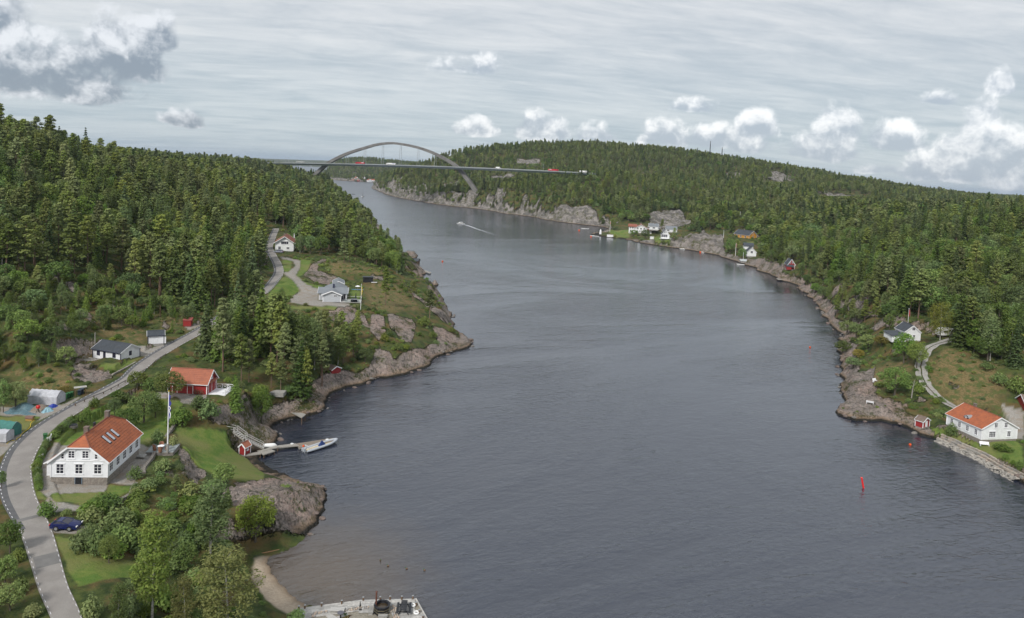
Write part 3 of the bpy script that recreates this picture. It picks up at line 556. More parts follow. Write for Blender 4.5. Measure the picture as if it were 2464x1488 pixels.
def tree_geo(kind, seed, lod=1.0):
    r = np.random.default_rng(seed); P, Nn = [], []; br = []; asp = 1.0
    if kind == 'pine':
        h = 13; lean = r.normal(size=2)*.35; tp = [(lean[0]*t*t, lean[1]*t*t, h*t*.97) for t in np.linspace(0, 1, 7)]; tr = [.19*(1-.75*t) for t in np.linspace(0, 1, 7)]
        low = r.uniform(.24, .46); n = 21; pt = (.28, .85, .4, .6, .3, .7)[(seed//7) % 6]
        for i in range(n):
            t = low+(1-low)*((i+.5)/n)**.9; ang = i*2.4+r.uniform(-.5, .5); reach = (2.25*(1-(t-low)/(1-low))**pt+.15)*r.uniform(.6, 1.15)
            if i == n-1: reach = .1
            c = np.array([lean[0]*t*t+math.cos(ang)*reach*.72, lean[1]*t*t+math.sin(ang)*reach*.72, h*t+.25]); kk_ = .62+.5*(1-(t-low)/(1-low)); rad = ((.95+.35*r.random())*kk_, (.95+.35*r.random())*kk_, .38+.2*r.random())
            p, q = clump(r, c, rad, int(62*lod), .9); P.append(p); Nn.append(q); br.append(((lean[0]*t*t, lean[1]*t*t, h*t-.5), c, .055))
        size = .30; 
        for k in range(3):
            t = low*r.uniform(.6, .95); a = r.uniform(0, 6.28); br.append(((0, 0, h*t), (math.cos(a)*1.3, math.sin(a)*1.3, h*t-.1), .03))
    elif kind in ('spruce', 'needle'):
        h = 15; tp = [(0, 0, h*t) for t in (0, .5, 1)]; tr = [.2, .12, .015]; n = int(17)
        for i in range(n):
            t = .07+.91*i/(n-1); R = 2.55*(1-t)**.85*r.uniform(.85, 1.12)+.10; nb = max(4, int(9*(1-t)+4))
            for k in range(nb):
                a = 6.283*k/nb+i*.9+r.uniform(-.2, .2); m_ = max(3, int(11*lod*(R/2+.25))); s = r.random(m_)**.7
                RR = R*r.uniform(.8, 1.1); x = np.stack([math.cos(a)*RR*s, math.sin(a)*RR*s, h*t-.55*s*s*R+.10*np.sin(6*s)], 1)
                x[:, :2] += r.normal(size=(m_, 2))*.22*np.minimum(R, 1)[None]; x[:, 2] -= r.random(m_)*.25; P.append(x); Nn.append(np.stack([np.full(m_, math.cos(a)*.5), np.full(m_, math.sin(a)*.5), np.full(m_, .9)], 1)+r.normal(size=(m_, 3))*.35)
        size = .31; asp = 1.15
    elif kind in ('birch', 'willow'):
        h = 11 if kind == 'birch' else 12; lean = r.normal(size=2)*.4; tp = [(lean[0]*t*t, lean[1]*t*t, h*t*.93) for t in np.linspace(0, 1, 6)]; tr = [.13*(1-.8*t) for t in np.linspace(0, 1, 6)]
        n = 20; W_ = 1.75 if kind == 'birch' else 2.7
        for i in range(n):
            t = .26+.72*(i+.5)/n; ang = i*2.4+r.uniform(-.5, .5); reach = W_*math.sin(math.pi*(.12+.83*(t-.2)/.8))**.8*r.uniform(.6, 1.1)
            c = np.array([lean[0]*t*t+math.cos(ang)*reach*.7, lean[1]*t*t+math.sin(ang)*reach*.7, h*t]); rad = (.75+.3*r.random(), .75+.3*r.random(), .8+.4*r.random())
            if kind == 'willow': rad = (rad[0]*1.25, rad[1]*1.25, rad[2]*1.35)
            p, q = clump(r, c, rad, int((72 if kind == 'birch' else 110)*lod), .4); p[:, 2] -= r.random(len(p))*.5; P.append(p); Nn.append(q); br.append(((lean[0]*t*t*.8, lean[1]*t*t*.8, h*t-1.2), c, .03))
        size = .20 if kind == 'birch' else .17; asp = 1.2
    elif kind in ('oak', 'yellow'):
        h = 9; tp = [(0, 0, h*t) for t in (0, .3, .7)]; tr = [.28, .2, .07]; n = 24
        for i in range(n):
            zz = 1-1.75*(i+.5)/n; rr = math.sqrt(max(0, 1-zz*zz)); ang = i*2.4+r.uniform(-.4, .4); k = r.uniform(.75, 1.1)
            c = np.array([math.cos(ang)*rr*2.9*k, math.sin(ang)*rr*2.9*k, 5.4+zz*2.9*k]); s = r.uniform(.85, 1.35)
            p, q = clump(r, c, (s*1.05, s*1.05, s*.85), int(70*lod), .5); P.append(p); Nn.append(q); br.append(((0, 0, 2.6+zz), c, .05))
        size = .27
    else:                                   # shrub / hedge
        h = 2.4; tp = [(0, 0, 0), (0, 0, 1)]; tr = [.06, .03]; n = 9
        for i in range(n):
            a = i*2.4; k = math.sqrt(i/n); c = np.array([math.cos(a)*1.15*k, math.sin(a)*1.15*k, .75+.75*(1-k)*r.uniform(.8, 1.2)])
            s = r.uniform(.5, .75); p, q = clump(r, c, (s*1.1, s*1.1, s), int(75*lod), .6); p[:, 2] = np.maximum(p[:, 2], .02); P.append(p); Nn.append(q); br.append(((0, 0, .05), c, .02))
        size = .165
    P = np.vstack(P); Nn = np.vstack(Nn)
    v = leafquads(P, Nn, size/math.sqrt(lod)*(1.12 if lod < 1 else 1), asp, r); vt, ft = tube(tp, tr, 6 if lod >= .8 else 4)
    if lod >= .5:
        for a, b, w in br:
            vv, ff = tube([a, (np.array(a)*.5+np.array(b)*.5)+np.array([0, 0, -.1]), b], [w, w*.7, w*.3], 3); o = len(vt); vt = np.vstack([vt, vv]); ft += [tuple(i+o for i in f) for f in ff]
    return v, vt, ft
TM = {}
def make_variants(kind, cnt, lod, tag, leaf=None, bark=None):
    L = []
    for i in range(cnt):
        v, vt, ft = tree_geo(kind, 100+i*7+len(kind)*13, lod)
        cm = mk(kind+'_crown', v, qf(len(v)//4), LM[leaf or kind]); tm = mk(kind+'_trunk', vt, ft, BARK[bark or 'oak'], True)
        jm = bpy.data.meshes.new(kind+'_tree'); nv = len(v); 
        jm.from_pydata([tuple(x) for x in v]+[tuple(x) for x in vt], [], qf(nv//4)+[tuple(j+nv for j in f) for f in ft]); jm.materials.append(LM[leaf or kind]); jm.materials.append(BARK[bark or 'oak'])
        mi = np.zeros(len(jm.polygons), np.int32); mi[nv//4:] = 1; jm.polygons.foreach_set('material_index', mi); jm.update()
        L.append((cm, tm, jm))
    TM[(kind, tag)] = L
for kind, bark in (('pine', 'pine'), ('spruce', 'spruce'), ('birch', 'birch'), ('oak', 'oak')):
    make_variants(kind, 6, 1.0, 'near', bark=bark); make_variants(kind, 3, .34, 'far', bark=bark)
make_variants('willow', 2, 2.2, 'near', bark='birch'); make_variants('birch', 3, 2.2, 'big', bark='birch'); make_variants('oak', 3, 2.2, 'big', bark='oak')
make_variants('shrub', 4, 1.0, 'near'); make_variants('shrub', 2, .3, 'far'); make_variants('yellow', 1, 1, 'near', bark='oak'); make_variants('hedge', 3, 1.3, 'near'); make_variants('needle', 2, 1.5, 'near', bark='spruce')
KINDH = dict(pine=13, spruce=15, birch=11, oak=9, willow=12, shrub=2.2, yellow=9, hedge=2.2, needle=15)
KINDN = dict(pine='pine_tree', spruce='spruce_tree', birch='birch_tree', oak='broadleaf_tree', willow='willow_tree', shrub='shrub', yellow='broadleaf_tree', hedge='hedge_bush', needle='spruce_tree')
KINDC = dict(pine='tree', spruce='tree', birch='tree', oak='tree', willow='tree', shrub='shrub', yellow='tree', hedge='hedge', needle='tree')
def put_tree(kind, tag_, x, y, z, s, sw, rz, label, group, vi=None, lean=(0, 0)):
    L = TM[(kind, tag_)]; cm, tm, _ = L[(vi if vi is not None else random.randrange(99)) % len(L)]
    r = bpy.data.objects.new(KINDN[kind], None); r.empty_display_size = .5; COL.objects.link(r)
    r.location = (x, y, z); r.rotation_euler = (lean[0], lean[1], rz); r.scale = (s*sw, s*sw, s)
    r['label'] = label; r['category'] = KINDC[kind]
    if group: r['group'] = group
    a = bpy.data.objects.new('crown' if KINDC[kind] == 'tree' else 'foliage', cm); COL.objects.link(a); a.parent = r
    b = bpy.data.objects.new('trunk' if KINDC[kind] == 'tree' else 'stem', tm); COL.objects.link(b); b.parent = r
    return r
# ------------------------------------------------------------------ forest: where, and what kind
openL = [(-700,3500),(-700,770),(-60,665),(120,668),(230,655),(330,700),(440,745),(520,785),(490,820),(440,850),(470,880),(530,895),(585,930),(655,955),(720,980),(770,1005),(790,1200),(1100,1650),(1500,3500)]
openP = [(640,715),(640,640),(652,595),(640,560),(665,555),(705,560),(712,610),(760,618),(800,605),(900,640),(950,655),(1000,700),(1030,740),(1160,790),(1150,900),(1000,900),(950,930),(918,888),(850,808),(770,745),(700,750),(640,760)]
openR = [(1980,1200),(2000,900),(2040,780),(2100,790),(2150,800),(2170,770),(2225,775),(2240,810),(2280,820),(2330,865),(2420,890),(2600,900),(2700,1400)]
openH = [(1425,580),(1425,552),(1500,535),(1560,538),(1620,540),(1650,560),(1735,556),(1760,560),(1780,556),(1835,570),(1840,640),(1780,645),(1700,625),(1500,590)]
roadcut = [(470,800),(500,775),(600,715),(640,660),(652,600)]
def inpoly(P, x, y): return inside(np.array(P, float), x, y)
cands = []
spac = [(60, 420, 4.9), (420, 900, 5.8), (900, 2000, 7.6), (2000, 4700, 11.0)]
for y0, y1, s in spac:
    X1 = .84*y1; nx = int(2*X1/s); ny = int((y1-y0)/s)
    gx_, gy_ = np.meshgrid(np.arange(nx)*s-X1, y0+np.arange(ny)*s); gx_ = gx_+rng.uniform(-.5, .5, gx_.shape)*s; gy_ = gy_+rng.uniform(-.5, .5, gy_.shape)*s
    sel = (np.abs(gx_/gy_) < .82) & (gy_ > 60); cands.append(np.stack([gx_[sel], gy_[sel]], 1))
cand = np.vstack(cands); X, Y = cand.T
def samp(F, x, y):
    fu = np.clip(np.round((x/y-lu0)/du), 0, nu-1).astype(int); iy = np.clip(np.searchsorted(ys, y), 0, len(ys)-1); return F[iy, fu]
Z = hgt(X, Y); ld = samp(land, X, Y); ds = samp(dist, X, Y); rk_ = samp(rock, X, Y); lw_ = np.maximum(samp(lawn, X, Y), np.maximum(samp(gravel, X, Y), samp(sand, X, Y))); rd = samp(_d, X, Y)
dr_ = samp(dry, X, Y)
PX, PY = project(X, Y, Z)
ok = ld & (Z > .8) & (ds > 2.5) & (lw_ < .3) & (rd > 6)
# line of sight: drop trees that stand wholly behind a ridge
el_ = (H+6-CAMZ)/YY; rm = np.maximum.accumulate(el_, axis=0)
top = (Z+14-CAMZ)/Y; ok &= top > samp(rm, X, Y)-.004
isopen = ((PX > 655) & (PX < 900) & (PY < 812) & (PY > 700) & (Y < 300) & (X < 0)) | (inpoly(openL, PX, PY) & (Y < 260) & (X < 0)) | (inpoly(openP, PX, PY) & (Y > 170) & (Y < 460)) | (inpoly(openR, PX, PY) & (Y < 330) & (X > 0)) | (inpoly(openH, PX, PY) & (Y > 400) & (Y < 900))
for (px, py), z, r0, r1 in pads:
    p = Wz(px, py, z); ok &= np.hypot(X-p[0], Y-p[1]) > r0+1
    # nothing tall straight in front of a house
    isopen |= (np.abs(X-p[0]*Y/p[1]) < r0*.9) & (Y < p[1]) & (Y > p[1]-14) & (p[1] > 300)
isopen |= (PX > 962) & (PX < 1120) & (PY > 590) & (PY < 770) & (Y < 470) & (X < 0); isopen |= (samp(rockp, X, Y) > .5) & (Y > 420) & (PX > 1225)
dens = fbm(X/60, Y/60, 3, 91); u1 = rng.random(len(X)); u2 = rng.random(len(X))
p_keep = np.where(isopen, .0, .93); p_keep = p_keep*np.where(rk_ > .5, np.where(Y > 420, .55, np.where(X > 0, .45, .16)), 1)
p_keep = np.where((Y > 330) & (dens < .37), p_keep*.5, p_keep)
ok &= u1 < p_keep
X, Y, Z, PX, PY, ds, dens, u2 = [a[ok] for a in (X, Y, Z, PX, PY, ds, dens, u2)]
mixn = fbm(X/45, Y/45, 3, 131)+(u2-.5)*.55; mixn = mixn+np.where((X > 0) & (Y < 900), .13, .02)-np.where(Y > 1000, .05, 0)
left = X < -.02*Y
kid = np.where(mixn < .52, 0, np.where(mixn < .64, 1, np.where(mixn < .78, 2, 3)))       # pine spruce birch oak
pr = inpoly([(700,560),(900,560),(980,640),(940,660),(860,625),(740,615)], PX, PY) & (Y > 250) & (Y < 600)
kid = np.where(pr, np.where(u2 < .8, 3, 0), kid)
grove = inpoly([(430,850),(500,790),(640,700),(770,750),(860,860),(900,930),(780,960),(560,900)], PX, PY) & (Y < 280)
kid = np.where(grove & (u2 < .35), 1, kid)
kid = np.where((ds < 14) & (kid == 1), 0, kid)
hs = np.where(left, 1.0, .92)*np.where(ds < 12, .68, 1)*(.62+.68*rng.random(len(X))); hs = np.where(Y > 900, hs*.92, hs)
hs = np.where((kid == 0) & (Y < 500), hs*1.06, hs)
prot = [(690,905,748),(630,690,705),(400,470,822),(1480,1640,592),(1760,1830,586),(1790,1840,618),(1885,1912,655),(655,712,612),(1835,1915,438),(1960,2095,472),(1240,1300,393),(1180,1240,428),(1560,1665,545),(1325,1438,545),(1640,1745,610),(960,1062,480)]
hs = np.where((X < 0) & (PX > 860) & (PX < 965) & (PY > 560) & (Y < 480), hs*.72, hs)
tpx = 13*np.array([1, 1.15, .85, .7])[kid]*hs*1760/Y
for x0, x1, yt in prot:
    s_ = (PX > x0) & (PX < x1) & (PY > yt-2) & (PY < yt+190) & (PY-tpx < yt)
    hs = np.where(s_, hs*np.clip((PY-yt)/tpx, .25, 1), hs)
print('forest', len(X), [int((kid == k).sum()) for k in range(4)])
names = ['pine', 'spruce', 'birch', 'oak']
wordsK = dict(pine='rough crowned Scots pine', spruce='dark narrow spruce', birch='light green birch', oak='round leafy broadleaf tree')
def region(px, py, x, y):
    if x < 0 and y < 290 and px > 430 and py > 690: return 'in the grove between the road and the shore'
    if x < 0 and 690 < px < 1010 and py < 670 and y > 200: return 'in the wood behind the grey house'
    return 'in the forest on the left hillside' if x < 0 else 'in the forest on the right shore'
def where(px, py, x, y, s):
    """where in its wood the tree stands, and how tall it is"""
    size = 'tall ' if s > 1.12 else ('short ' if s < .8 else '')
    if x < 0 and y < 290 and px > 430 and py > 690: w = 'in the grove behind the red barn' if px < 560 else ('in the grove over the road' if py < 800 else 'in the grove above the cove')
    elif x < 0 and 690 < px < 1010 and py < 670 and y > 200: w = 'in the wood behind the grey house' if px < 850 else 'at the shore end of the wood beyond the grey house'
    elif x < 0: w = ('on the crest of the left hill' if py < 470 else ('halfway up the left hillside' if py < 590 else 'at the lower forest edge above the open slope')) if px < 420 else ('beside the upper road on the left hillside' if py > 560 else 'high on the left hillside towards the headland')
    else: w = 'close above the right shoreline' if py > 640 and px < 2100 else ('behind the meadow and curved track' if py > 690 else ('on the near right hillside' if px > 2150 else 'in the wood above the right bank'))
    return size, w
used_n = {}
forest_src = {}
def src_coll(kind, tag_):
    k = (kind, tag_)
    if k in forest_src: return forest_src[k]
    c = bpy.data.collections.new('source_'+kind+tag_)
    for i, (a, b, j) in enumerate(TM[k]):
        o = bpy.data.objects.new('%s_source_%d' % (kind, i), j); c.objects.link(o)
    forest_src[k] = c; return c
def scatter(name, label, cat, kind, tag_, x, y, z, sc, w=None):
    n = len(x)
    if n == 0: return
    me = bpy.data.meshes.new(name); me.vertices.add(n); me.vertices.foreach_set('co', np.stack([x, y, z], 1).astype(np.float32).ravel())
    a = me.attributes.new('rot', 'FLOAT_VECTOR', 'POINT'); rr = np.stack([rng.normal(size=n)*.03, rng.normal(size=n)*.03, rng.random(n)*6.28], 1); a.data.foreach_set('vector', rr.astype(np.float32).ravel())
    a = me.attributes.new('scl', 'FLOAT_VECTOR', 'POINT'); ww_ = sc*(.85+.45*rng.random(n)) if w is None else sc*w; a.data.foreach_set('vector', np.stack([ww_, ww_, sc], 1).astype(np.float32).ravel())
    a = me.attributes.new('idx', 'INT', 'POINT'); a.data.foreach_set('value', rng.integers(0, len(TM[(kind, tag_)]), n).astype(np.int32))
    o = bpy.data.objects.new(name, me); COL.objects.link(o); o['kind'] = 'stuff'; o['label'] = label; o['category'] = cat
    g = bpy.data.node_groups.new(name+'_nodes', 'GeometryNodeTree'); g.interface.new_socket('Geometry', in_out='INPUT', socket_type='NodeSocketGeometry'); g.interface.new_socket('Geometry', in_out='OUTPUT', socket_type='NodeSocketGeometry')
    gi = g.nodes.new('NodeGroupInput'); go = g.nodes.new('NodeGroupOutput'); ip = g.nodes.new('GeometryNodeInstanceOnPoints'); ci = g.nodes.new('GeometryNodeCollectionInfo')
    ci.inputs['Collection'].default_value = src_coll(kind, tag_); ci.inputs['Separate Children'].default_value = True; ci.inputs['Reset Children'].default_value = True
    def na(nm, t):
        q_ = g.nodes.new('GeometryNodeInputNamedAttribute'); q_.data_type = t; q_.inputs['Name'].default_value = nm; return q_.outputs['Attribute']
    g.links.new(gi.outputs[0], ip.inputs['Points']); g.links.new(ci.outputs[0], ip.inputs['Instance']); ip.inputs['Pick Instance'].default_value = True
    g.links.new(na('idx', 'INT'), ip.inputs['Instance Index']); g.links.new(na('rot', 'FLOAT_VECTOR'), ip.inputs['Rotation']); g.links.new(na('scl', 'FLOAT_VECTOR'), ip.inputs['Scale'])
    g.links.new(ip.outputs[0], go.inputs[0]); md = o.modifiers.new('scatter', 'NODES'); md.node_group = g
    return o
MAXI = 250
for k, kn in enumerate(names):
    idx = np.nonzero(kid == k)[0]
    inview = (PX[idx] > 0) & (PX[idx] < 2464) & (PY[idx] > 250) & (PY[idx] < 1500)
    d_ = Y[idx]+np.where(inview, 0, 1e5)
    od = idx[np.argsort(d_, kind='stable')]; ind, rest = od[:MAXI], od[MAXI:]
    for i in ind:
        rg = region(PX[i], PY[i], X[i], Y[i])
        put_tree(kn, 'near', X[i], Y[i], Z[i]-.1, hs[i], random.uniform(.85, 1.25), random.uniform(0, 6.28), (lambda q: (q[0]+wordsK[kn]+' '+q[1]).strip())(where(PX[i], PY[i], X[i], Y[i], hs[i])), kn+' trees '+rg)
    yr = Y[rest]; n_ = yr < 520
    dn = dict(pine='pines', spruce='spruces', birch='birches', oak='broadleaf trees')[kn]
    a = rest[n_]; scatter(kn+'_forest', 'dense %s filling the nearer wooded slopes on both shores' % dn, 'forest', kn, 'near', X[a], Y[a], Z[a]-.1, hs[a])
    a = rest[~n_]; scatter('distant_'+kn+'_forest', 'far %s covering the ridges towards the bridge' % dn, 'forest', kn, 'far', X[a], Y[a], Z[a]-.1, hs[a], 1.05+.5*rng.random(len(a)))
# low bushes and heather on open slopes and at forest edges
sx = []; 
for y0, y1, s in ((62, 330, 2.0), (330, 700, 5)):
    X1 = .84*y1; nx = int(2*X1/s); ny = int((y1-y0)/s); gx_, gy_ = np.meshgrid(np.arange(nx)*s-X1, y0+np.arange(ny)*s)
    gx_ = gx_+rng.uniform(-.5, .5, gx_.shape)*s; gy_ = gy_+rng.uniform(-.5, .5, gy_.shape)*s; sel = np.abs(gx_/gy_) < .82; sx.append(np.stack([gx_[sel], gy_[sel]], 1))
X2, Y2 = np.vstack(sx).T; Z2 = hgt(X2, Y2)
o2 = samp(land, X2, Y2) & (samp(dist, X2, Y2) > 1.6) & (Z2 > .8) & (np.maximum(samp(lawn, X2, Y2), np.maximum(samp(gravel, X2, Y2), samp(sand, X2, Y2))) < .15) & (samp(_d, X2, Y2) > 3.4)
for (px, py), z, r0, r1 in pads:
    p = Wz(px, py, z); o2 &= np.hypot(X2-p[0], Y2-p[1]) > r0*.85
P2x, P2y = project(X2, Y2, Z2)
dd2 = fbm(X2/9, Y2/9, 3, 171); pk = smooth(.38, .62, dd2)*.8+.07; pk *= np.where(samp(rock, X2, Y2) > .5, .07, 1)*np.where(samp(dry, X2, Y2) > .5, .5, 1); o2 &= rng.random(len(X2)) < pk
X2, Y2, Z2, P2x, P2y = [a[o2] for a in (X2, Y2, Z2, P2x, P2y)]
h2_ = rng.random(len(X2)) < .35
for q_, kd_, lb_ in ((~h2_, 'shrub', 'low green scrub covering the open slopes beside the road'), (h2_, 'hedge', 'darker low bushes mixed into the scrub of the open slopes')):
    scatter('undergrowth', lb_, 'undergrowth', kd_, 'near', X2[q_], Y2[q_], Z2[q_]-.15, (.20+.5*rng.random(q_.sum())**2)*np.where(Y2[q_] > 330, 1.4, 1))
print('scrub', len(X2))
# ------------------------------------------------------------------ mesh builder
class MB:
    def __init__(s): s.v = []; s.f = []
    def add(s, v, f):
        o = len(s.v); s.v += [tuple(map(float, p)) for p in v]; s.f += [tuple(i+o for i in q) for q in f]; return s
    def box(s, x0, x1, y0, y1, z0, z1):
        return s.add([(x0,y0,z0),(x1,y0,z0),(x1,y1,z0),(x0,y1,z0),(x0,y0,z1),(x1,y0,z1),(x1,y1,z1),(x0,y1,z1)], [(3,2,1,0),(4,5,6,7),(0,1,5,4),(1,2,6,5),(2,3,7,6),(3,0,4,7)])
    def ext(s, poly, dz):
        """a flat outline (3D points) given thickness: straight down by dz, or along the vector dz"""
        d = np.array(dz if hasattr(dz, '__len__') else (0, 0, -dz), float); n = len(poly); P = [np.array(p, float) for p in poly]
        return s.add(P+[p+d for p in P], [tuple(range(n)), tuple(range(2*n-1, n-1, -1))]+[(i, i+n, (i+1) % n+n, (i+1) % n) for i in range(n)])
    def beam(s, a, b, w, h=None, up=(0, 0, 1)):
        h = h or w; a = np.array(a, float); b = np.array(b, float); d = b-a; d = d/max(np.linalg.norm(d), 1e-9); u = np.array(up, float)
        if abs(d@u) > .95: u = np.array((0, 1.0, 0))
        r = np.cross(d, u); r /= np.linalg.norm(r); u = np.cross(r, d); c = [(-1,-1),(1,-1),(1,1),(-1,1)]
        return s.add([p+r*i*w/2+u*j*h/2 for p in (a, b) for i, j in c], [(0,1,2,3),(7,6,5,4),(0,4,5,1),(1,5,6,2),(2,6,7,3),(3,7,4,0)])
    def tube(s, path, rad, sides=8, cap=True):
        if np.isscalar(rad): rad = [rad]*len(path)
        v, f = tube(path, rad, sides); n = len(path)
        if cap: f = f+[tuple(range(sides-1, -1, -1)), tuple(range((n-1)*sides, n*sides))]
        return s.add(v, f)
    def cyl(s, x, y, z0, z1, r0, r1=None, n=12): return s.tube([(x, y, z0), (x, y, z1)], [r0, r0 if r1 is None else r1], n)
    def lathe(s, prof, n=16, c=(0, 0, 0)):
        v = []; f = []
        for r, z in prof:
            for k in range(n): t = 6.28318*k/n; v.append((c[0]+r*math.cos(t), c[1]+r*math.sin(t), c[2]+z))
        for i in range(len(prof)-1):
            for k in range(n): f.append((i*n+k, i*n+(k+1) % n, (i+1)*n+(k+1) % n, (i+1)*n+k))
        return s.add(v, f)
    def mesh(s, name, mat, smooth_=False):
        me = bpy.data.meshes.new(name); me.from_pydata(s.v, [], s.f); me.materials.append(mat); b = bmesh.new(); b.from_mesh(me); bmesh.ops.recalc_face_normals(b, faces=b.faces); b.to_mesh(me); b.free()
        if smooth_:
            me.polygons.foreach_set('use_smooth', np.ones(len(me.polygons), bool))
            try: me.set_sharp_from_angle(angle=R_(40))
            except Exception: pass
        return me
    def build(s, name, mat, parent=None, smooth_=False, **kw):
        o = bpy.data.objects.new(name, s.mesh(name, mat, smooth_)); COL.objects.link(o)
        if parent is not None: o.parent = parent
        for k, v in kw.items(): o[k] = v
        return o
def inst(name, me, parent, loc=(0, 0, 0), rz=0, scale=None):
    o = bpy.data.objects.new(name, me); COL.objects.link(o); o.parent = parent; o.location = loc; o.rotation_euler = (0, 0, rz)
    if scale: o.scale = scale
    return o
def thing(name, label, cat, loc=(0, 0, 0), rz=0, group=None):
    o = bpy.data.objects.new(name, None); o.empty_display_size = .5; COL.objects.link(o); o.location = tuple(float(v) for v in loc); o.rotation_euler = (0, 0, rz); o['label'] = label; o['category'] = cat
    if group: o['group'] = group
    return o
def tag(o, label, cat, group=None, kind=None):
    o['label'] = label; o['category'] = cat
    if group: o['group'] = group
    if kind: o['kind'] = kind
    return o
def copy_tree(o, loc=None, rz=None, label=None, scale=None):
    r = o.copy(); COL.objects.link(r)
    if loc is not None: r.location = tuple(float(v) for v in loc)
    if rz is not None: r.rotation_euler = (0, 0, rz)
    if label: r['label'] = label
    if scale: r.scale = scale
    for ch in list(o.children):
        c = ch.copy(); COL.objects.link(c); c.parent = r
        for g in ch.children: d = g.copy(); COL.objects.link(d); d.parent = c
    return r
# ------------------------------------------------------------------ materials
def boards(name, col, pitch=.16, axis='h', dirt=.12, depth=.5):
    """painted boards: fine grooves as relief, a little weathering in the colour"""
    mt, nt, bs = newmat(name); P_ = ocoord(nt); x, y, z = SEP(nt, P_)
    t = z if axis == 'z' else M_(nt, 'ADD', x, y)
    g = M_(nt, 'PINGPONG', t, pitch/2); gr_ = MR(nt, g, 0.0, pitch*.10)
    n = NZ(nt, P_, 1.3, 5, .7); c = MX(nt, MR(nt, n, .35, .7), col, tuple(v*(1-dirt) for v in col))
    nt.links.new(c, bs.inputs['Base Color']); nt.links.new(BUMP(nt, gr_, depth, .02), bs.inputs['Normal']); bs.inputs['Roughness'].default_value = .6; return mt
def rooftile(name, a, b, c, px=.24, pz=.34, depth=.9):
    mt, nt, bs = newmat(name); P_ = ocoord(nt); x, y, z = SEP(nt, P_)
    wv = M_(nt, 'PINGPONG', y, px/2); co = M_(nt, 'FRACT', M_(nt, 'DIVIDE', z, pz*.6)); n = NZ(nt, P_, .9, 5, .7); n2 = NZ(nt, P_, 5, 3, .6)
    wn = nt.nodes.new('ShaderNodeTexWhiteNoise'); nt.links.new(VM(nt, 'FLOOR', VM(nt, 'MULTIPLY', P_, (0, 1/px, 1/(pz*.6)))), wn.inputs['Vector'])
    cc = MX(nt, MR(nt, n, .35, .65), a, b); cc = MX(nt, MR(nt, wn.outputs['Value'], .55, 1.0, 0, .5, False), cc, c); cc = MX(nt, MR(nt, NZ(nt, P_, .6, 6, .75), .56, .7, 0, .55), cc, c)
    nt.links.new(cc, bs.inputs['Base Color']); h = M_(nt, 'ADD', M_(nt, 'MULTIPLY', wv, 4.0), M_(nt, 'MULTIPLY', co, .5))
    nt.links.new(BUMP(nt, h, depth, .06), bs.inputs['Normal']); bs.inputs['Roughness'].default_value = .8; return mt
def stonework(name, a, b, mortar, sx=.7, sz=.32):
    mt, nt, bs = newmat(name); P_ = ocoord(nt); x, y, z = SEP(nt, P_); br = nt.nodes.new('ShaderNodeTexBrick')
    nt.links.new(XYZ(nt, M_(nt, 'ADD', x, y), z, 0.0), br.inputs['Vector']); br.inputs['Color1'].default_value = (*a, 1); br.inputs['Color2'].default_value = (*b, 1); br.inputs['Mortar'].default_value = (*mortar, 1)
    br.inputs['Scale'].default_value = 1; br.inputs['Brick Width'].default_value = sx; br.inputs['Row Height'].default_value = sz; br.inputs['Mortar Size'].default_value = .02; br.inputs['Mortar Smooth'].default_value = .3
    n = NZ(nt, P_, 3, 5, .7); nt.links.new(MX(nt, MR(nt, n, .3, .7), br.outputs['Color'], (.16, .14, .12)), bs.inputs['Base Color']); bs.inputs['Roughness'].default_value = .9
    nt.links.new(BUMP(nt, M_(nt, 'ADD', M_(nt, 'MULTIPLY', M_(nt, 'SUBTRACT', 1.0, br.outputs['Fac']), .6), n), .7, .04), bs.inputs['Normal']); return mt
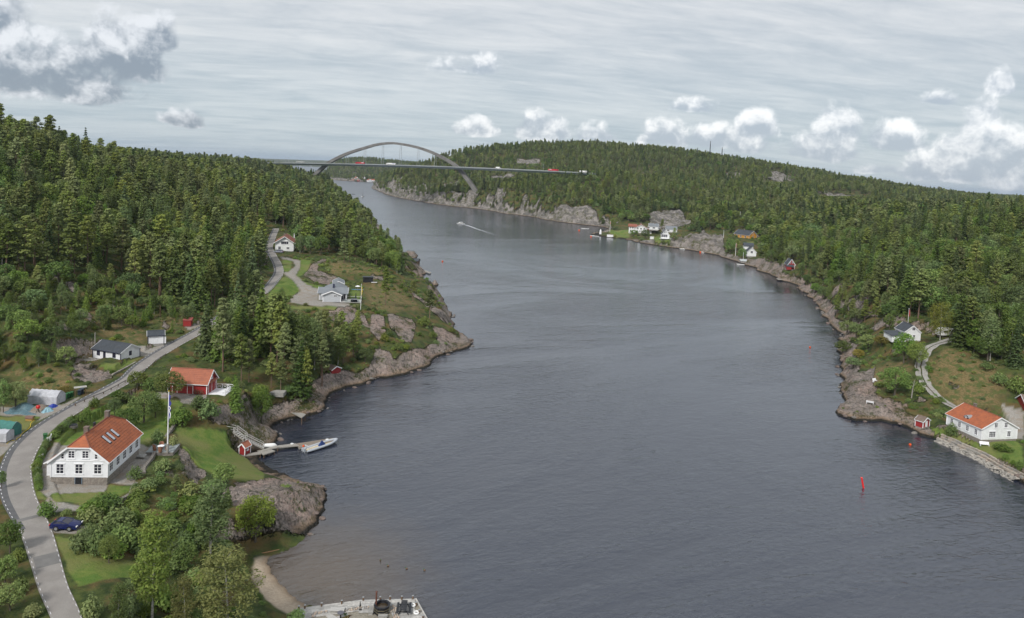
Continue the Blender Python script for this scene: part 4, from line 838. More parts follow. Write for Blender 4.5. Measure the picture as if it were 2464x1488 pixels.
Mt = dict(
 white=boards('white_boards_upright', (.80, .81, .84)), whiteh=boards('white_boards', (.80, .81, .82), .2, 'z'), trim=plainmat('white_trim', (.82, .82, .84), .5, .4), red=boards('red_boards', (.30, .022, .022), .18), redh=boards('red_boards_flat', (.30, .022, .022), .18, 'z'),
 greyb=boards('pale_grey_boards', (.46, .48, .51), .18, 'z'), ochre=boards('ochre_boards', (.62, .30, .05), .2, 'z'), black=plainmat('black_paint', (.015, .016, .02), .5, .4), navy=plainmat('navy_trim', (.03, .035, .07), .5),
 tile=rooftile('orange_tiles', (.42, .125, .050), (.34, .10, .043), (.20, .075, .045)), tile2=rooftile('red_tiles', (.37, .125, .07), (.32, .11, .065), (.25, .09, .06)), tile3=rooftile('dull_red_tiles', (.30, .10, .06), (.24, .085, .055), (.17, .08, .06)), brown=rooftile('brown_shingle', (.20, .15, .12), (.15, .11, .09), (.24, .2, .17)),
 slate=rooftile('dark_roof', (.055, .065, .08), (.045, .052, .062), (.075, .082, .09), depth=.5), greyr=rooftile('grey_roof', (.20, .22, .24), (.17, .185, .205), (.23, .24, .26), depth=.5),
 brick=stonework('chimney_brick', (.22, .12, .09), (.17, .10, .08), (.20, .18, .16), .24, .09), stone=stonework('foundation_stone', (.33, .29, .25), (.26, .235, .21), (.20, .18, .16)), conc=plainmat('concrete', (.36, .35, .33), .9, .2, .3, 1.2, bump=.2),
 wood=plainmat('weathered_wood', (.36, .34, .31), .85, .2, nscale=2.5, col2=(.25, .235, .21), stretch=(1, 6, 1), bump=.2), woodd=plainmat('brown_wood', (.17, .11, .07), .8, .2, .35, 3), pale=plainmat('pale_plank', (.52, .51, .49), .85, .2, nscale=1.6, col2=(.36, .35, .33), stretch=(1, 7, 1), bump=.2), metal=plainmat('galvanised_steel', (.45, .46, .47), .45, .5, metal=.7), glassr=None,
 rockp=plainmat('pink_granite', (.20, .155, .135), .9, .2, nscale=1.1, col2=(.11, .09, .08), bump=.5, detail=6), rockg=plainmat('grey_stone', (.22, .205, .185), .9, .2, nscale=2.0, col2=(.12, .11, .10), bump=.4, detail=6), redp=plainmat('red_plastic', (.55, .02, .02), .4, .5), green=plainmat('green_plastic', (.03, .12, .04), .5), blue=plainmat('blue_tarp', (.015, .04, .32), .5, .4, .3, 3), lblue=plainmat('light_blue_tarp', (.30, .50, .58), .5, .4, .35, 4, bump=.4), teal=plainmat('grey_blue_tarp', (.115, .20, .235), .5, .4, .4, 3, bump=.6), tgreen=plainmat('green_tent_cloth', (.06, .20, .175), .7, .3, .2, 2), tgrey=plainmat('grey_tent_cloth', (.50, .51, .55), .7, .3, .25, 1.5, bump=.3), orange=plainmat('orange_plastic', (.75, .10, .02), .5), bwhite=plainmat('white_gelcoat', (.80, .80, .79), .25, .5), brub=plainmat('grey_rubber', (.42, .45, .49), .5, .4), bnavy=plainmat('navy_canvas', (.02, .045, .16), .8), bblack=plainmat('black_rubber', (.02, .02, .02), .6), bconc=plainmat('bridge_concrete', (.20, .195, .185), .85, .2, nscale=.12, col2=(.13, .125, .12), detail=6), bsteel=plainmat('bridge_steel', (.30, .345, .36), .5, .4), wicker=plainmat('wicker', (.32, .16, .10), .8, .2, .3, 8), fl=plainmat('flag_red', (.5, .03, .04), .8), bluep=plainmat('flag_blue', (.06, .06, .32), .8), yell=plainmat('yellow_cloth', (.65, .48, .04), .8), beige=plainmat('beige_paint', (.50, .42, .28), .8))
def glassmat():
    mt, nt, bs = newmat('window_glass'); bs.inputs['Base Color'].default_value = (.03, .03, .045, 1); bs.inputs['Roughness'].default_value = .06; bs.inputs['Specular IOR Level'].default_value = .6; return mt
Mt['glass'] = glassmat()
mt, nt, bs = newmat('skylight_glass'); bs.inputs['Base Color'].default_value = (.45, .47, .52, 1); bs.inputs['Roughness'].default_value = .1; Mt['skyg'] = mt
mt, nt, bs = newmat('clear_glass'); bs.inputs['Base Color'].default_value = (.9, .97, .95, 1); bs.inputs['Roughness'].default_value = .02; bs.inputs['Transmission Weight'].default_value = 1.0; bs.inputs['IOR'].default_value = 1.1; Mt['clear'] = mt
# ------------------------------------------------------------------ houses
def foot(A, B, C, z):
    a, b, c = [Wz(*p, z)[:2] for p in (A, B, C)]; W_ = np.linalg.norm(b-a); L_ = np.linalg.norm(c-b); d1 = (b-a)/W_; d2 = (c-b)/L_; p2 = np.array([d2[1], -d2[0]])
    d = d1*W_+p2*L_; d /= np.linalg.norm(d); n = np.array([-d[1], d[0]]); cen = b-d*W_/2+n*L_/2
    return (cen[0], cen[1], z), math.atan2(d[1], d[0]), W_, L_
_pm = {}
def pane_mesh(w, h):
    k = (round(w, 3), round(h, 3))
    if k not in _pm: _pm[k] = MB().box(-w/2, w/2, -.012, .012, -h/2, h/2).mesh('pane', Mt['glass'])
    return _pm[k]
_wm = {}
def window(root, W_, L_, face, u, z, w, h, nc=2, nr=3, trim='trim', each=True, name='window', cap=True):
    """casing with head and sill, glazing bars, and the panes behind them; x is along the wall, -y is outwards"""
    key = (round(w, 2), round(h, 2), nc, nr, trim, cap)
    if key not in _wm:
        b = MB(); t = .09
        for sx_ in (-1, 1): b.box(sx_*(w/2+t/2)-t/2, sx_*(w/2+t/2)+t/2, -.055, .02, -h/2-t, h/2+t)
        b.box(-w/2, w/2, -.05, .02, h/2, h/2+t).box(-w/2, w/2, -.05, .02, -h/2-t, -h/2)
        if cap: b.box(-w/2-t-.12, w/2+t+.12, -.13, .02, h/2+t+.002, h/2+t+.09).box(-w/2-t-.10, w/2+t+.10, -.12, .02, -h/2-t-.07, -h/2-t-.002)
        for i in range(1, nc): x = -w/2+w*i/nc; b.box(x-.032, x+.032, -.042, .015, -h/2, h/2)
        for j in range(1, nr): zz = -h/2+h*j/nr; b.box(-w/2, w/2, -.036, .012, zz-.022, zz+.022)
        _wm[key] = b.mesh('window', Mt[trim])
    loc, rz = {'S': ((u, -L_/2-.005, z), 0), 'N': ((-u, L_/2+.005, z), math.pi), 'E': ((W_/2+.005, u, z), math.pi/2), 'W': ((-W_/2-.005, -u, z), -math.pi/2)}[face]
    o = inst(name, _wm[key], root, loc, rz)
    if each:
        pw_, ph = w/nc-.02, h/nr-.01
        for i in range(nc):
            for j in range(nr): inst('pane', pane_mesh(pw_, ph), o, (-w/2+w*(i+.5)/nc, -.008, -h/2+h*(j+.5)/nr))
    else: inst('pane', pane_mesh(w, h), o, (0, -.008, 0))
    return o
def house(name, label, cat, loc, rz, W_, L_, eave, rise, wall='white', roof='tile', base=.5, basem='stone', over=.35, hip=0.0, chim=(), wins=(), each=True, trim='trim', ridge=True, corner=True, doors=(), parts=True, group=None):
    r = thing(name, label, cat, loc, rz, group); hw, hl = W_/2, L_/2
    if base > 0: MB().box(-hw+.03, hw-.03, -hl+.03, hl-.03, -.7, base).build('foundation', Mt[basem], r)
    zh = eave+rise*(1-hip) if hip else eave+rise; wh = hw*hip
    b = MB().box(-hw, hw, -hl, hl, base, eave)
    for sy in (-1, 1):
        y = sy*hl; pts = [(-hw, y, eave), (hw, y, eave), (wh, y, zh), (-wh, y, zh)] if hip else [(-hw, y, eave), (hw, y, eave), (0, y, zh)]
        b.ext(pts, (0, -sy*.15, 0))
    b.build('wall', Mt[wall], r)
    # roof: two slopes (and the clipped ends), laid in courses that step down to the eaves
    s_ = rise/hw; zr = eave+rise; eo = over; ze = eave-eo*s_; t = .10; rb = MB(); ow = hw+eo; yo = hl+over; inset = wh*.95 if hip else 0
    nc_ = max(4, int(math.hypot(ow, rise)/.42)); 
    for sx_ in (-1, 1):
        for k in range(nc_):
            f0, f1 = k/nc_, (k+1)/nc_                      # from ridge to eave
            def yy(f):
                zz = zr-(zr-ze)*f
                if hip and zz > zh: return hl+over-(over+inset)*(zz-zh)/(zr-zh)
                return yo
            x0, x1 = sx_*ow*f0, sx_*ow*f1; z0, z1 = zr-(zr-ze)*f0, zr-(zr-ze)*f1; up_ = .045
            rb.ext([(x0, -yy(f0), z0+t), (x1, -yy(f1), z1+t+up_), (x1, yy(f1), z1+t+up_), (x0, yy(f0), z0+t)], t)
    if hip:
        whh = wh+.06
        for sy in (-1, 1): rb.ext([(-whh, sy*yo, zh+t-.01), (whh, sy*yo, zh+t-.01), (0, sy*(hl-inset), zr+t+.01)], t)
    ro = rb.build('roof', Mt[roof], r)
    if parts:
        cb = MB()
        if ridge: cb.tube([(0, -(hl-inset if hip else yo), zr+t+.02), (0, hl-inset if hip else yo, zr+t+.02)], .11, 8)
        if hip:
            for sy in (-1, 1):
                for sx_ in (-1, 1): cb.tube([(sx_*wh, sy*yo, zh+t+.03), (0, sy*(hl-inset), zr+t+.03)], .09, 6)
        if ridge: cb.build('ridge_cap', Mt['tile3'] if roof in ('tile', 'tile2') else Mt[roof], ro)
    vb = MB()
    for sy in (-1, 1):
        y = sy*(yo+.025)
        for sx_ in (-1, 1):
            xe, zt = (sx_*wh, zh) if hip else (0, zr)
            vb.beam((sx_*ow, y, ze+.02), (xe, y, zt+.02), .06, .24)
        if hip: vb.beam((-wh-.1, y, zh), (wh+.1, y, zh), .05, .14)
    vb.build('bargeboard', Mt[trim if trim != 'navy' else 'trim'], r)
    if parts:
        gb = MB()
        for sx_ in (-1, 1): gb.beam((sx_*(ow+.03), -yo, ze+.03), (sx_*(ow+.03), yo, ze+.03), .10, .10)
        if corner:
            for sx_ in (-1, 1):
                for sy in (-1, 1): gb.box(sx_*(hw+.02)-.07, sx_*(hw+.02)+.07, sy*(hl+.02)-.07, sy*(hl+.02)+.07, base, eave)
        gb.build('corner_boards_and_gutters', Mt[trim], r)
    for (cx_, cy_, ch, cw_) in chim:
        zc_ = zr-abs(cx_)*s_; c = MB().box(cx_-cw_/2, cx_+cw_/2, cy_-cw_/2, cy_+cw_/2, zc_-.3, zc_+ch).box(cx_-cw_/2-.06, cx_+cw_/2+.06, cy_-cw_/2-.06, cy_+cw_/2+.06, zc_+ch, zc_+ch+.1)
        c.build('chimney', Mt['brick'], ro)
    for w_ in wins: window(r, W_, L_, *w_, each=each, trim=trim if trim == 'navy' else 'trim')
    for (face, u, z0, w, h, mat) in doors:
        lo_, rz_ = {'S': ((u, -hl-.01, z0), 0), 'N': ((-u, hl+.01, z0), math.pi), 'E': ((hw+.01, u, z0), math.pi/2), 'W': ((-hw-.01, -u, z0), -math.pi/2)}[face]
        d = inst('door', MB().box(-w/2, w/2, -.03, .02, 0, h).mesh('door', Mt[mat]), r, lo_, rz_)
        inst('frame', MB().box(-w/2-.1, -w/2, -.05, .02, 0, h+.1).box(w/2, w/2+.1, -.05, .02, 0, h+.1).box(-w/2, w/2, -.05, .02, h, h+.1).mesh('frame', Mt['trim' if mat != 'navyd' else 'navy']), d)
    return r, ro
Mt['doorw'] = Mt['trim']; Mt['doord'] = plainmat('dark_door', (.05, .05, .06), .5); Mt['doorg'] = plainmat('green_door', (.08, .15, .10), .5)
# --- the big white house by the bend
z0 = 8.0; a, b = Wz(122, 1165, z0), Wz(260, 1178, z0); rz = math.atan2((b-a)[1], (b-a)[0])+.19; W_, L_ = 8.1, 11.6; x_ = np.array([math.cos(rz), math.sin(rz)]); n_ = np.array([-x_[1], x_[0]]); c_ = a[:2]+x_*W_/2+n_*L_/2; loc = (c_[0], c_[1], z0)
print('big house', loc, rz, W_, L_)
wl_ = [('S', u, 2.35, .98, 1.35, 2, 3) for u in (-2.75, -.05, 2.65)]+[('S', -1.15, 4.55, .82, .98, 2, 3), ('S', .85, 4.55, .82, .98, 2, 3), ('S', -2.4, 4.25, .36, .66, 1, 2), ('S', 2.4, 4.25, .36, .66, 1, 2)]
wl_ += [('E', -L_/2+L_*(k+.5)/5, 2.35, .98, 1.35, 2, 3) for k in range(5)]+[('W', -4, 2.35, .98, 1.35, 2, 3), ('W', 4.5, 2.35, .98, 1.35, 2, 3), ('N', -2, 2.35, .98, 1.35, 2, 3), ('N', 2, 2.35, .98, 1.35, 2, 3)]
bh_, ro = house('house', 'large white house with half-hipped orange roof and three skylights by the road bend', 'house', loc, rz, W_, L_, 3.65, 3.35, base=1.05, hip=.40, over=.38,
    chim=((-.25, -3.2, 1.0, .62), (-.2, 3.6, 1.15, .62)), wins=wl_)
MB().beam((-W_/2, -L_/2-.04, 3.62), (W_/2, -L_/2-.04, 3.62), .08, .14).build('gable_moulding', Mt['trim'], bh_)
bd = MB().box(-.45, .45, -L_/2-.02, -L_/2+.05, .02, 1.02).build('door', Mt['black'], bh_); bd.location = (-.1, 0, 0); bd['label'] = 'dark open cellar door in the stone base'
MB().box(-.53, -.45, -L_/2-.05, -L_/2+.02, 0, 1.05).box(.45, .53, -L_/2-.05, -L_/2+.02, 0, 1.05).build('frame', plainmat('blue_grey_frame', (.18, .24, .30)), bd)
sl_ = 3.35/(W_/2)
for k in range(3):
    y_ = -1.9+k*1.45; sb = MB(); x0_, x1_ = 1.55, 2.75; zf = lambda x: 3.65+3.35-sl_*x+.16
    sb.ext([(x0_-.08, y_-.33, zf(x0_-.08)+.05), (x1_+.08, y_-.33, zf(x1_+.08)+.05), (x1_+.08, y_+.33, zf(x1_+.08)+.05), (x0_-.08, y_+.33, zf(x0_-.08)+.05)], .2); s1 = sb.build('skylight', Mt['black'], bh_)
    MB().ext([(x0_, y_-.25, zf(x0_)+.09), (x1_, y_-.25, zf(x1_)+.09), (x1_, y_+.25, zf(x1_)+.09), (x0_, y_+.25, zf(x0_)+.09)], .06).build('pane', Mt['skyg'], s1)
MB().tube([(-.55, 0, 6.4), (-.55, 0, 7.35)], .2, 10).tube([(-.55, 0, 7.35), (-.55, 0, 7.5)], [.27, .1], 10).build('vent_pipe', Mt['black'], ro)
# porch on the road side
pb = MB().box(-W_/2-1.7, -W_/2, -3.6, -.8, 0, 2.35).build('porch', Mt['white'], bh_)
MB().ext([(-W_/2-2.0, -3.9, 2.3), (-W_/2-2.0, -.5, 2.3), (-W_/2, -.5, 3.5), (-W_/2, -3.9, 3.5)], .12).build('porch_roof', Mt['tile'], bh_)
MB().beam((-W_/2-2.03, -3.93, 2.3), (-W_/2, -3.93, 3.5), .06, .2).build('bargeboard', Mt['trim'], bh_)
MB().box(W_/2+.02, W_/2+1.3, L_/2-1.3, L_/2-.1, 0, .14).build('step', Mt['conc'], bh_)
# --- white cabin with dark roof
a = Wz(*c2(790, 925), 9.95); b = Wz(*c2(1024, 964), 9.95); c_ = Wz(*c2(1112, 912), 9.95)
Lc = np.linalg.norm((b-a)[:2]); Wc = np.linalg.norm((c_-b)[:2]); d_ = (b-a)[:2]/Lc; n_ = np.array([-d_[1], d_[0]]); cen = (a+b)[:2]/2+n_*Wc/2; rzc = math.atan2(d_[1], d_[0])+math.pi/2   # ridge (local y) runs along the front
print('cabin', Lc, Wc)
cb_, cro = house('cabin', 'small white cabin with dark roof and black trimmed windows above the retaining wall', 'cabin', (cen[0], cen[1], 9.95), rzc, Wc, Lc, 2.45, 1.35, wall='white', roof='slate', base=.3, basem='conc', over=.35, trim='navy')
# front (seen from the camera) is the local east side once the ridge runs across
def wside(h_, W__, L__, *ws):
    for w_ in ws: window(h_, W__, L__, *w_, trim='navy', cap=False)
# local +x points away from the camera or towards it, depending on the turn: choose the face nearer the camera
v_ = Vector((1, 0, 0)); v_.rotate(cb_.rotation_euler); front = 'E' if v_.dot(Vector((-cen[0], -cen[1], 0))) > 0 else 'W'
yv = Vector((0, 1, 0)); yv.rotate(cb_.rotation_euler); gab = 'N' if yv.x > 0 else 'S'; sg = 1 if (front == 'E') == (yv.x > 0) else -1
sf = (1 if yv.x > 0 else -1)*(1 if front == 'E' else -1)
wside(cb_, Wc, Lc, (front, sf*(-Lc*.30), 1.55, .75, .9, 2, 2), (front, sf*(Lc*.27), 1.55, .75, .9, 2, 2), (gab, 0, 1.75, .55, .85, 2, 2), (front, sf*(-Lc*.08), 1.3, .55, 1.7, 1, 1))
fx = 1 if front == 'E' else -1
yl = -1 if yv.x > 0 else 1
dk = MB().box(min(fx*Wc/2, fx*(Wc/2+2.2)), max(fx*Wc/2, fx*(Wc/2+2.2)), min(yl*(Lc/2+.7), yl*.7), max(yl*(Lc/2+.7), yl*.7), -.05, .12); dk.build('deck', Mt['wood'], cb_)
rl = MB(); xo_ = fx*(Wc/2+2.15); ys_ = [yl*(Lc/2+.6), yl*(Lc/4+.6), yl*.75]
for y_ in ys_: rl.box(xo_-.05, xo_+.05, y_-.05, y_+.05, -.8, 1.0)
for y_, y2_ in zip(ys_[:-1], ys_[1:]): rl.beam((xo_, y_, .95), (xo_, y2_, .95), .08).beam((xo_, y_, .2), (xo_, y2_, .92), .06).beam((xo_, y_, .92), (xo_, y2_, .2), .06)
rl.beam((xo_, ys_[0], .95), (fx*Wc/2, ys_[0], .95), .08).beam((xo_, ys_[0], .2), (fx*Wc/2, ys_[0], .92), .06); rl.build('railing', Mt['wood'], cb_)
# --- generic placement by a corner triple: left-front, right-front, right-back of the gable side
def simple(name, label, cat, A, B, C, z, eave, rise, **kw):
    lo, rz, w, l = foot(A, B, C, z); mw, ml = kw.pop('minw', 0), kw.pop('minl', 0)
    return house(name, label, cat, lo, rz, max(w, mw), max(l, ml), eave, rise, **kw)+(max(w, mw), max(l, ml))
def ridge_across(A, B, depth, z):
    """long wall from A to B faces the camera; returns place, turn, width (depth), length"""
    a = Wz(*A, z)[:2]; b = Wz(*B, z)[:2]; L = np.linalg.norm(b-a); d = (b-a)/L; n = np.array([-d[1], d[0]]); cen = (a+b)/2+n*depth/2
    return (cen[0], cen[1], z), math.atan2(d[1], d[0])-math.pi/2, depth, L

def across(name, label, cat, A, B, depth, z, eave, rise, **kw):
    lo, rz, w, l = ridge_across(A, B, depth, z); return house(name, label, cat, lo, rz, w, l, eave, rise, **kw)+(w, l)
# white shed up the road
sh = across('shed', 'white boarded shed with dark roof beside the gravel lay-by above the cabin', 'shed', c2(1258, 806), c2(1392, 798), 3.2, 11.3, 2.2, .8, wall='white', roof='slate', base=.1, basem='conc', trim='navy', doors=(('E', 1.6, .1, 1.1, 1.7, 'doorw'),), over=.25)
# red barn
ba = across('barn', 'red barn with orange tiled roof and white framed doors beside the gravel yard', 'barn', (404, 946), (497, 951.2), 4.5, 9.2, 2.5, 2.1, wall='red', roof='tile2', base=.12, basem='stone', over=.4, doors=(('E', .6, .12, 1.05, 1.6, 'red'), ('E', -2.6, .12, .9, 1.6, 'red')))
bw, bl = ba[2], ba[3]
window(ba[0], bw, bl, 'N', 0, 3.25, .6, .6, 2, 2)
bdr = inst('door', MB().box(-1.5, 1.5, -.05, .0, .12, 2.2).mesh('door', Mt['red']), ba[0], (0, bl/2+.02, 0), math.pi); bdr['label'] = 'wide red double door in the gable'
inst('frame', MB().box(-1.6, -1.5, -.08, 0, .12, 2.3).box(1.5, 1.6, -.08, 0, .12, 2.3).box(-1.5, 1.5, -.08, 0, 2.2, 2.3).box(-.05, .05, -.08, 0, .12, 2.2).mesh('frame', Mt['trim']), bdr)
inst('canopy', MB().ext([(-1.8, -.5, 2.32), (1.8, -.5, 2.32), (1.8, 0, 2.55), (-1.8, 0, 2.55)], .08).mesh('canopy', Mt['tile2']), ba[0], (0, bl/2, 0), math.pi)
# white deck with railing at the barn's end
def W2L(o, p):
    return o.matrix_world.inverted() @ Vector(p)
bpy.context.view_layer.update()
dkp = thing('deck', 'white wooden deck with cross railing at the end of the red barn', 'deck', Wz(*c2(1830, 1240), 9.0), ba[0].rotation_euler[2])
y_ = MB(); W5 = 4.2; L5 = 3.6
for k in range(18):
    bme = MB().box(-W5/2+k*W5/18+.012, -W5/2+(k+1)*W5/18-.012, -.1, L5, .18, .24)
    bme.build('plank', Mt['trim'], dkp)
MB().box(-W5/2, W5/2, -.1, L5, .02, .17).box(-W5/2+.2, -W5/2+.4, L5-.5, L5-.3, -2.5, .02).box(W5/2-.4, W5/2-.2, L5-.5, L5-.3, -2.0, .02).build('frame', Mt['trim'], dkp)
def crossrail(a, b, n, z0, h, parent, mat='trim', name='railing'):
    r = MB(); a = np.array(a, float); b = np.array(b, float)
    for i in range(n+1): p = a+(b-a)*i/n; r.box(p[0]-.05, p[0]+.05, p[1]-.05, p[1]+.05, z0, z0+h)
    for i in range(n):
        p, q = a+(b-a)*i/n, a+(b-a)*(i+1)/n; r.beam((*p, z0+.1), (*q, z0+h-.1), .05).beam((*p, z0+h-.1), (*q, z0+.1), .05)
    r.beam((*a, z0+h), (*b, z0+h), .1, .06); return r.build(name, Mt[mat], parent)
crossrail((-W5/2+.05, L5-.05), (W5/2-.05, L5-.05), 3, .24, .95, dkp); crossrail((-W5/2+.05, 0), (-W5/2+.05, L5-.05), 3, .24, .95, dkp)
dkp.location = ba[0].matrix_world @ Vector((-.2, bl/2+.15, -.1))
# --- grey modern house on the point
gh = thing('house', 'modern pale grey house with cross-shaped grey roof and white bargeboards on the gravel plot', 'house', (0, 0, 0))
a = Wz(*c3(832, 655), 12.0); b = Wz(*c3(982, 658), 12.0); gcen = (a+b)/2; gw = np.linalg.norm((b-a)[:2]); gh.location = tuple(gcen); gh.rotation_euler = (0, 0, math.atan2((b-a)[1], (b-a)[0]))
print('grey house', gw)
def roofslab(parent, pts, t, mat, name='roof'):
    return MB().ext(pts, t).build(name, Mt[mat], parent)
w2 = gw/2; ev, rs_ = 2.55, 1.15
MB().box(-w2, w2, 0, 3.2, .0, ev).ext([(-w2, 0, ev), (w2, 0, ev), (0, 0, ev+rs_)], (0, .15, 0)).build('wall', Mt['greyb'], gh, )
mw = w2*1.55; wb = MB().box(-mw, mw, 3.2, 8.6, 0, ev)
for s_ in (-1, 1): wb.ext([(s_*mw, 3.2, ev), (s_*mw, 8.6, ev), (s_*mw, 5.9, ev+1.35)], (-s_*.15, 0, 0))
wb.build('wall', Mt['greyb'], gh); MB().box(-w2*1.0, w2*1.1, 8.6, 15.5, 0, ev+.1).build('wall', Mt['greyb'], gh)
o_ = .55; zs = rs_/w2
rf = roofslab(gh, [(-w2-o_, -o_, ev-o_*zs+.12), (0, -o_, ev+rs_+.12), (0, 5.9, ev+rs_+.12), (-w2-o_, 3.2, ev-o_*zs+.12)], .1, 'greyr')
roofslab(gh, [(w2+o_, -o_, ev-o_*zs+.12), (0, -o_, ev+rs_+.12), (0, 5.9, ev+rs_+.12), (w2+o_, 3.2, ev-o_*zs+.12)], .1, 'greyr')
roofslab(gh, [(-mw-o_, 3.2-o_, ev-.16), (mw+o_, 3.2-o_, ev-.16), (mw+o_, 5.9, ev+1.45), (-mw-o_, 5.9, ev+1.45)], .1, 'greyr')
roofslab(gh, [(-mw-o_, 8.6+o_, ev-.16), (mw+o_, 8.6+o_, ev-.16), (mw+o_, 5.9, ev+1.45), (-mw-o_, 5.9, ev+1.45)], .1, 'greyr')
for s_ in (-1, 1): roofslab(gh, [(s_*(w2+1.0), 6.2, ev+.15), (s_*(w2+1.0), 16, ev+.15), (0, 16, ev+1.75), (0, 6.2, ev+1.75)], .1, 'greyr')
MB().box(-.28, .28, 5.5, 6.0, ev+1.2, ev+2.6).build('chimney', Mt['navy'], rf)
bg = MB()
for s_ in (-1, 1): bg.beam((s_*(w2+o_), -o_-.03, ev-o_*zs), (0, -o_-.03, ev+rs_), .06, .3)
for s_ in (-1, 1): bg.beam((s_*(mw+o_+.03), 3.2-o_, ev-.22), (s_*(mw+o_+.03), 5.9, ev+1.4), .06, .28).beam((s_*(mw+o_+.03), 8.6+o_, ev-.22), (s_*(mw+o_+.03), 5.9, ev+1.4), .06, .28)
bg.build('bargeboard', Mt['trim'], gh)
cbm = MB()
for x_ in (-w2, w2): cbm.box(x_-.1, x_+.1, -.04, .08, 0, ev)
for x_ in (-mw, mw): cbm.box(x_-.1, x_+.1, 3.16, 3.28, 0, ev)
cbm.beam((-w2, -.03, ev), (w2, -.03, ev), .05, .08).build('corner_board', Mt['trim'], gh)
window(gh, 2*w2, 0.0, 'S', w2*.40, 2.05, w2*.42, .35, 1, 1, cap=False); 
for x_ in (w2*1.12, w2*1.38): inst('pane', pane_mesh(.6, 1.9), inst('window', MB().box(-.4, .4, -.04, .02, -1.05, 1.05).mesh('window', Mt['trim']), gh, (x_, 3.18, 1.25)), (0, -.05, 0))
# small annex behind
an = simple('garage', 'small grey outbuilding with white door behind the modern grey house', 'outbuilding', c3(925, 560), c3(1005, 560), c3(1005, 530), 12.3, 2.6, .8, wall='greyb', roof='greyr', base=.05, basem='conc', minl=4.5, over=.45, doors=(('S', 1.2, .1, 1.0, 2.0, 'doorw'),), wins=(('S', -.6, 1.7, .5, .5, 2, 1),))
# terrace with glass balustrade
tp_ = Wz(*c3(1040, 655), 12.0); te = thing('terrace', 'grey plank terrace with glass balustrade beside the modern grey house', 'terrace', (gcen[0]+w2, gcen[1]-.2, 12.0), gh.rotation_euler[2])
TW, TD = w2*2.35, 5.0
for k in range(12): MB().box(.1+k*TW/12, .1+(k+1)*TW/12-.02, 0, TD, .10, .16).build('plank', Mt['pale'], te)
MB().box(0, TW, 0, TD, -.05, .09).box(TW*.5-.1, TW*.5+.1, .3, .5, -2.2, -.05).box(TW-.4, TW-.2, .3, .5, -2.6, -.05).build('frame', Mt['wood'], te)
for k in range(4): MB().box(TW*.2+k*TW*.2, TW*.2+(k+1)*TW*.2-.05, -.01, .01, .2, 1.15).build('glass_panel', Mt['clear'], te)
for k in range(4): MB().box(TW-.02, TW, .05+k*TD/4, (k+1)*TD/4-.05, .2, 1.15).build('glass_panel', Mt['clear'], te)
MB().beam((TW*.2, 0, 1.18), (TW, 0, 1.18), .05).beam((TW-.01, 0, 1.18), (TW-.01, TD, 1.18), .05).beam((TW*.2, TD, 1.18), (TW, TD, 1.18), .05).build('handrail', Mt['trim'], te)
g1 = thing('hot_tub', 'dark square covered hot tub on the glass fenced terrace', 'hot tub', te.matrix_basis @ Vector((TW*.66, 1.3, .16)), gh.rotation_euler[2])
MB().ext([(-1.05, -.9, .75), (1.05, -.9, .75), (1.05, .9, .75), (-1.05, .9, .75)], .75).build('shell', Mt['black'], g1); MB().ext([(-1.0, -.85, .98), (1.0, -.85, .98), (1.1, .95, .78), (1.1, -.95, .78)], .02).ext([(-1.0, -.85, 1.0), (1.0, -.85, 1.0), (1.0, .85, 1.0), (-1.0, .85, 1.0)], .22).build('cover', plainmat('dark_grey_cover', (.05, .055, .065), .6), g1)
g2 = thing('parasol', 'folded black parasol standing on the terrace behind the hot tub', 'parasol', te.matrix_basis @ Vector((TW*.72, 3.2, .16)))
MB().cyl(0, 0, 0, .5, .04).build('pole', Mt['metal'], g2); MB().tube([(0, 0, .5), (0, 0, .8), (0, 0, 2.7)], [.12, .26, .04], 8).build('canopy', Mt['black'], g2)
# --- white house at the wood's edge beyond the road
w3_ = simple('house', 'white house with dull red roof and glazed upper bay where the visible road ends', 'house', c3(428, 228), c3(580, 232), c3(590, 205), 15.2, 4.6, 2.6, wall='whiteh', roof='tile3', base=.5, basem='conc', minl=9, over=.9, chim=((-.6, 0, 1.2, .7),), wins=(('S', -2.2, 1.7, 1.0, 1.5, 2, 1), ('S', 1.6, 1.8, 1.1, .8, 2, 1), ('S', .1, 4.3, 3.2, 1.2, 4, 1)))
MB().box(-w3_[2]/2, w3_[2]/2, -5.6, -4.6, 3.1, 3.2).build('balcony', Mt['trim'], w3_[0])
cR = lambda x, y: (2165.8+.14555*x, 950.5+.14555*y)
cK = lambda x, y: (1467.9+.15626*x, 517.4+.15626*y)
cQ = lambda x, y: (1804.8+.1617*x, 511.4+.1617*y)
cD = lambda x, y: (709.9+.13184*x, 1413.8+.13184*y)
cJ = lambda x, y: (565.5+.10743*x, 1034.8+.10743*y)
def foot2(A, B, D_, z):
    a, b, d = [Wz(*p, z)[:2] for p in (A, B, D_)]; c = b+(d-a)
    W_ = np.linalg.norm(b-a); L_ = np.linalg.norm(d-a); d1 = (b-a)/W_; d2 = (d-a)/L_; p2 = np.array([d2[1], -d2[0]]); q = d1*W_+p2*L_; q /= np.linalg.norm(q); n = np.array([-q[1], q[0]]); cen = a+q*W_/2+n*L_/2
    return (cen[0], cen[1], z), math.atan2(q[1], q[0]), W_, L_
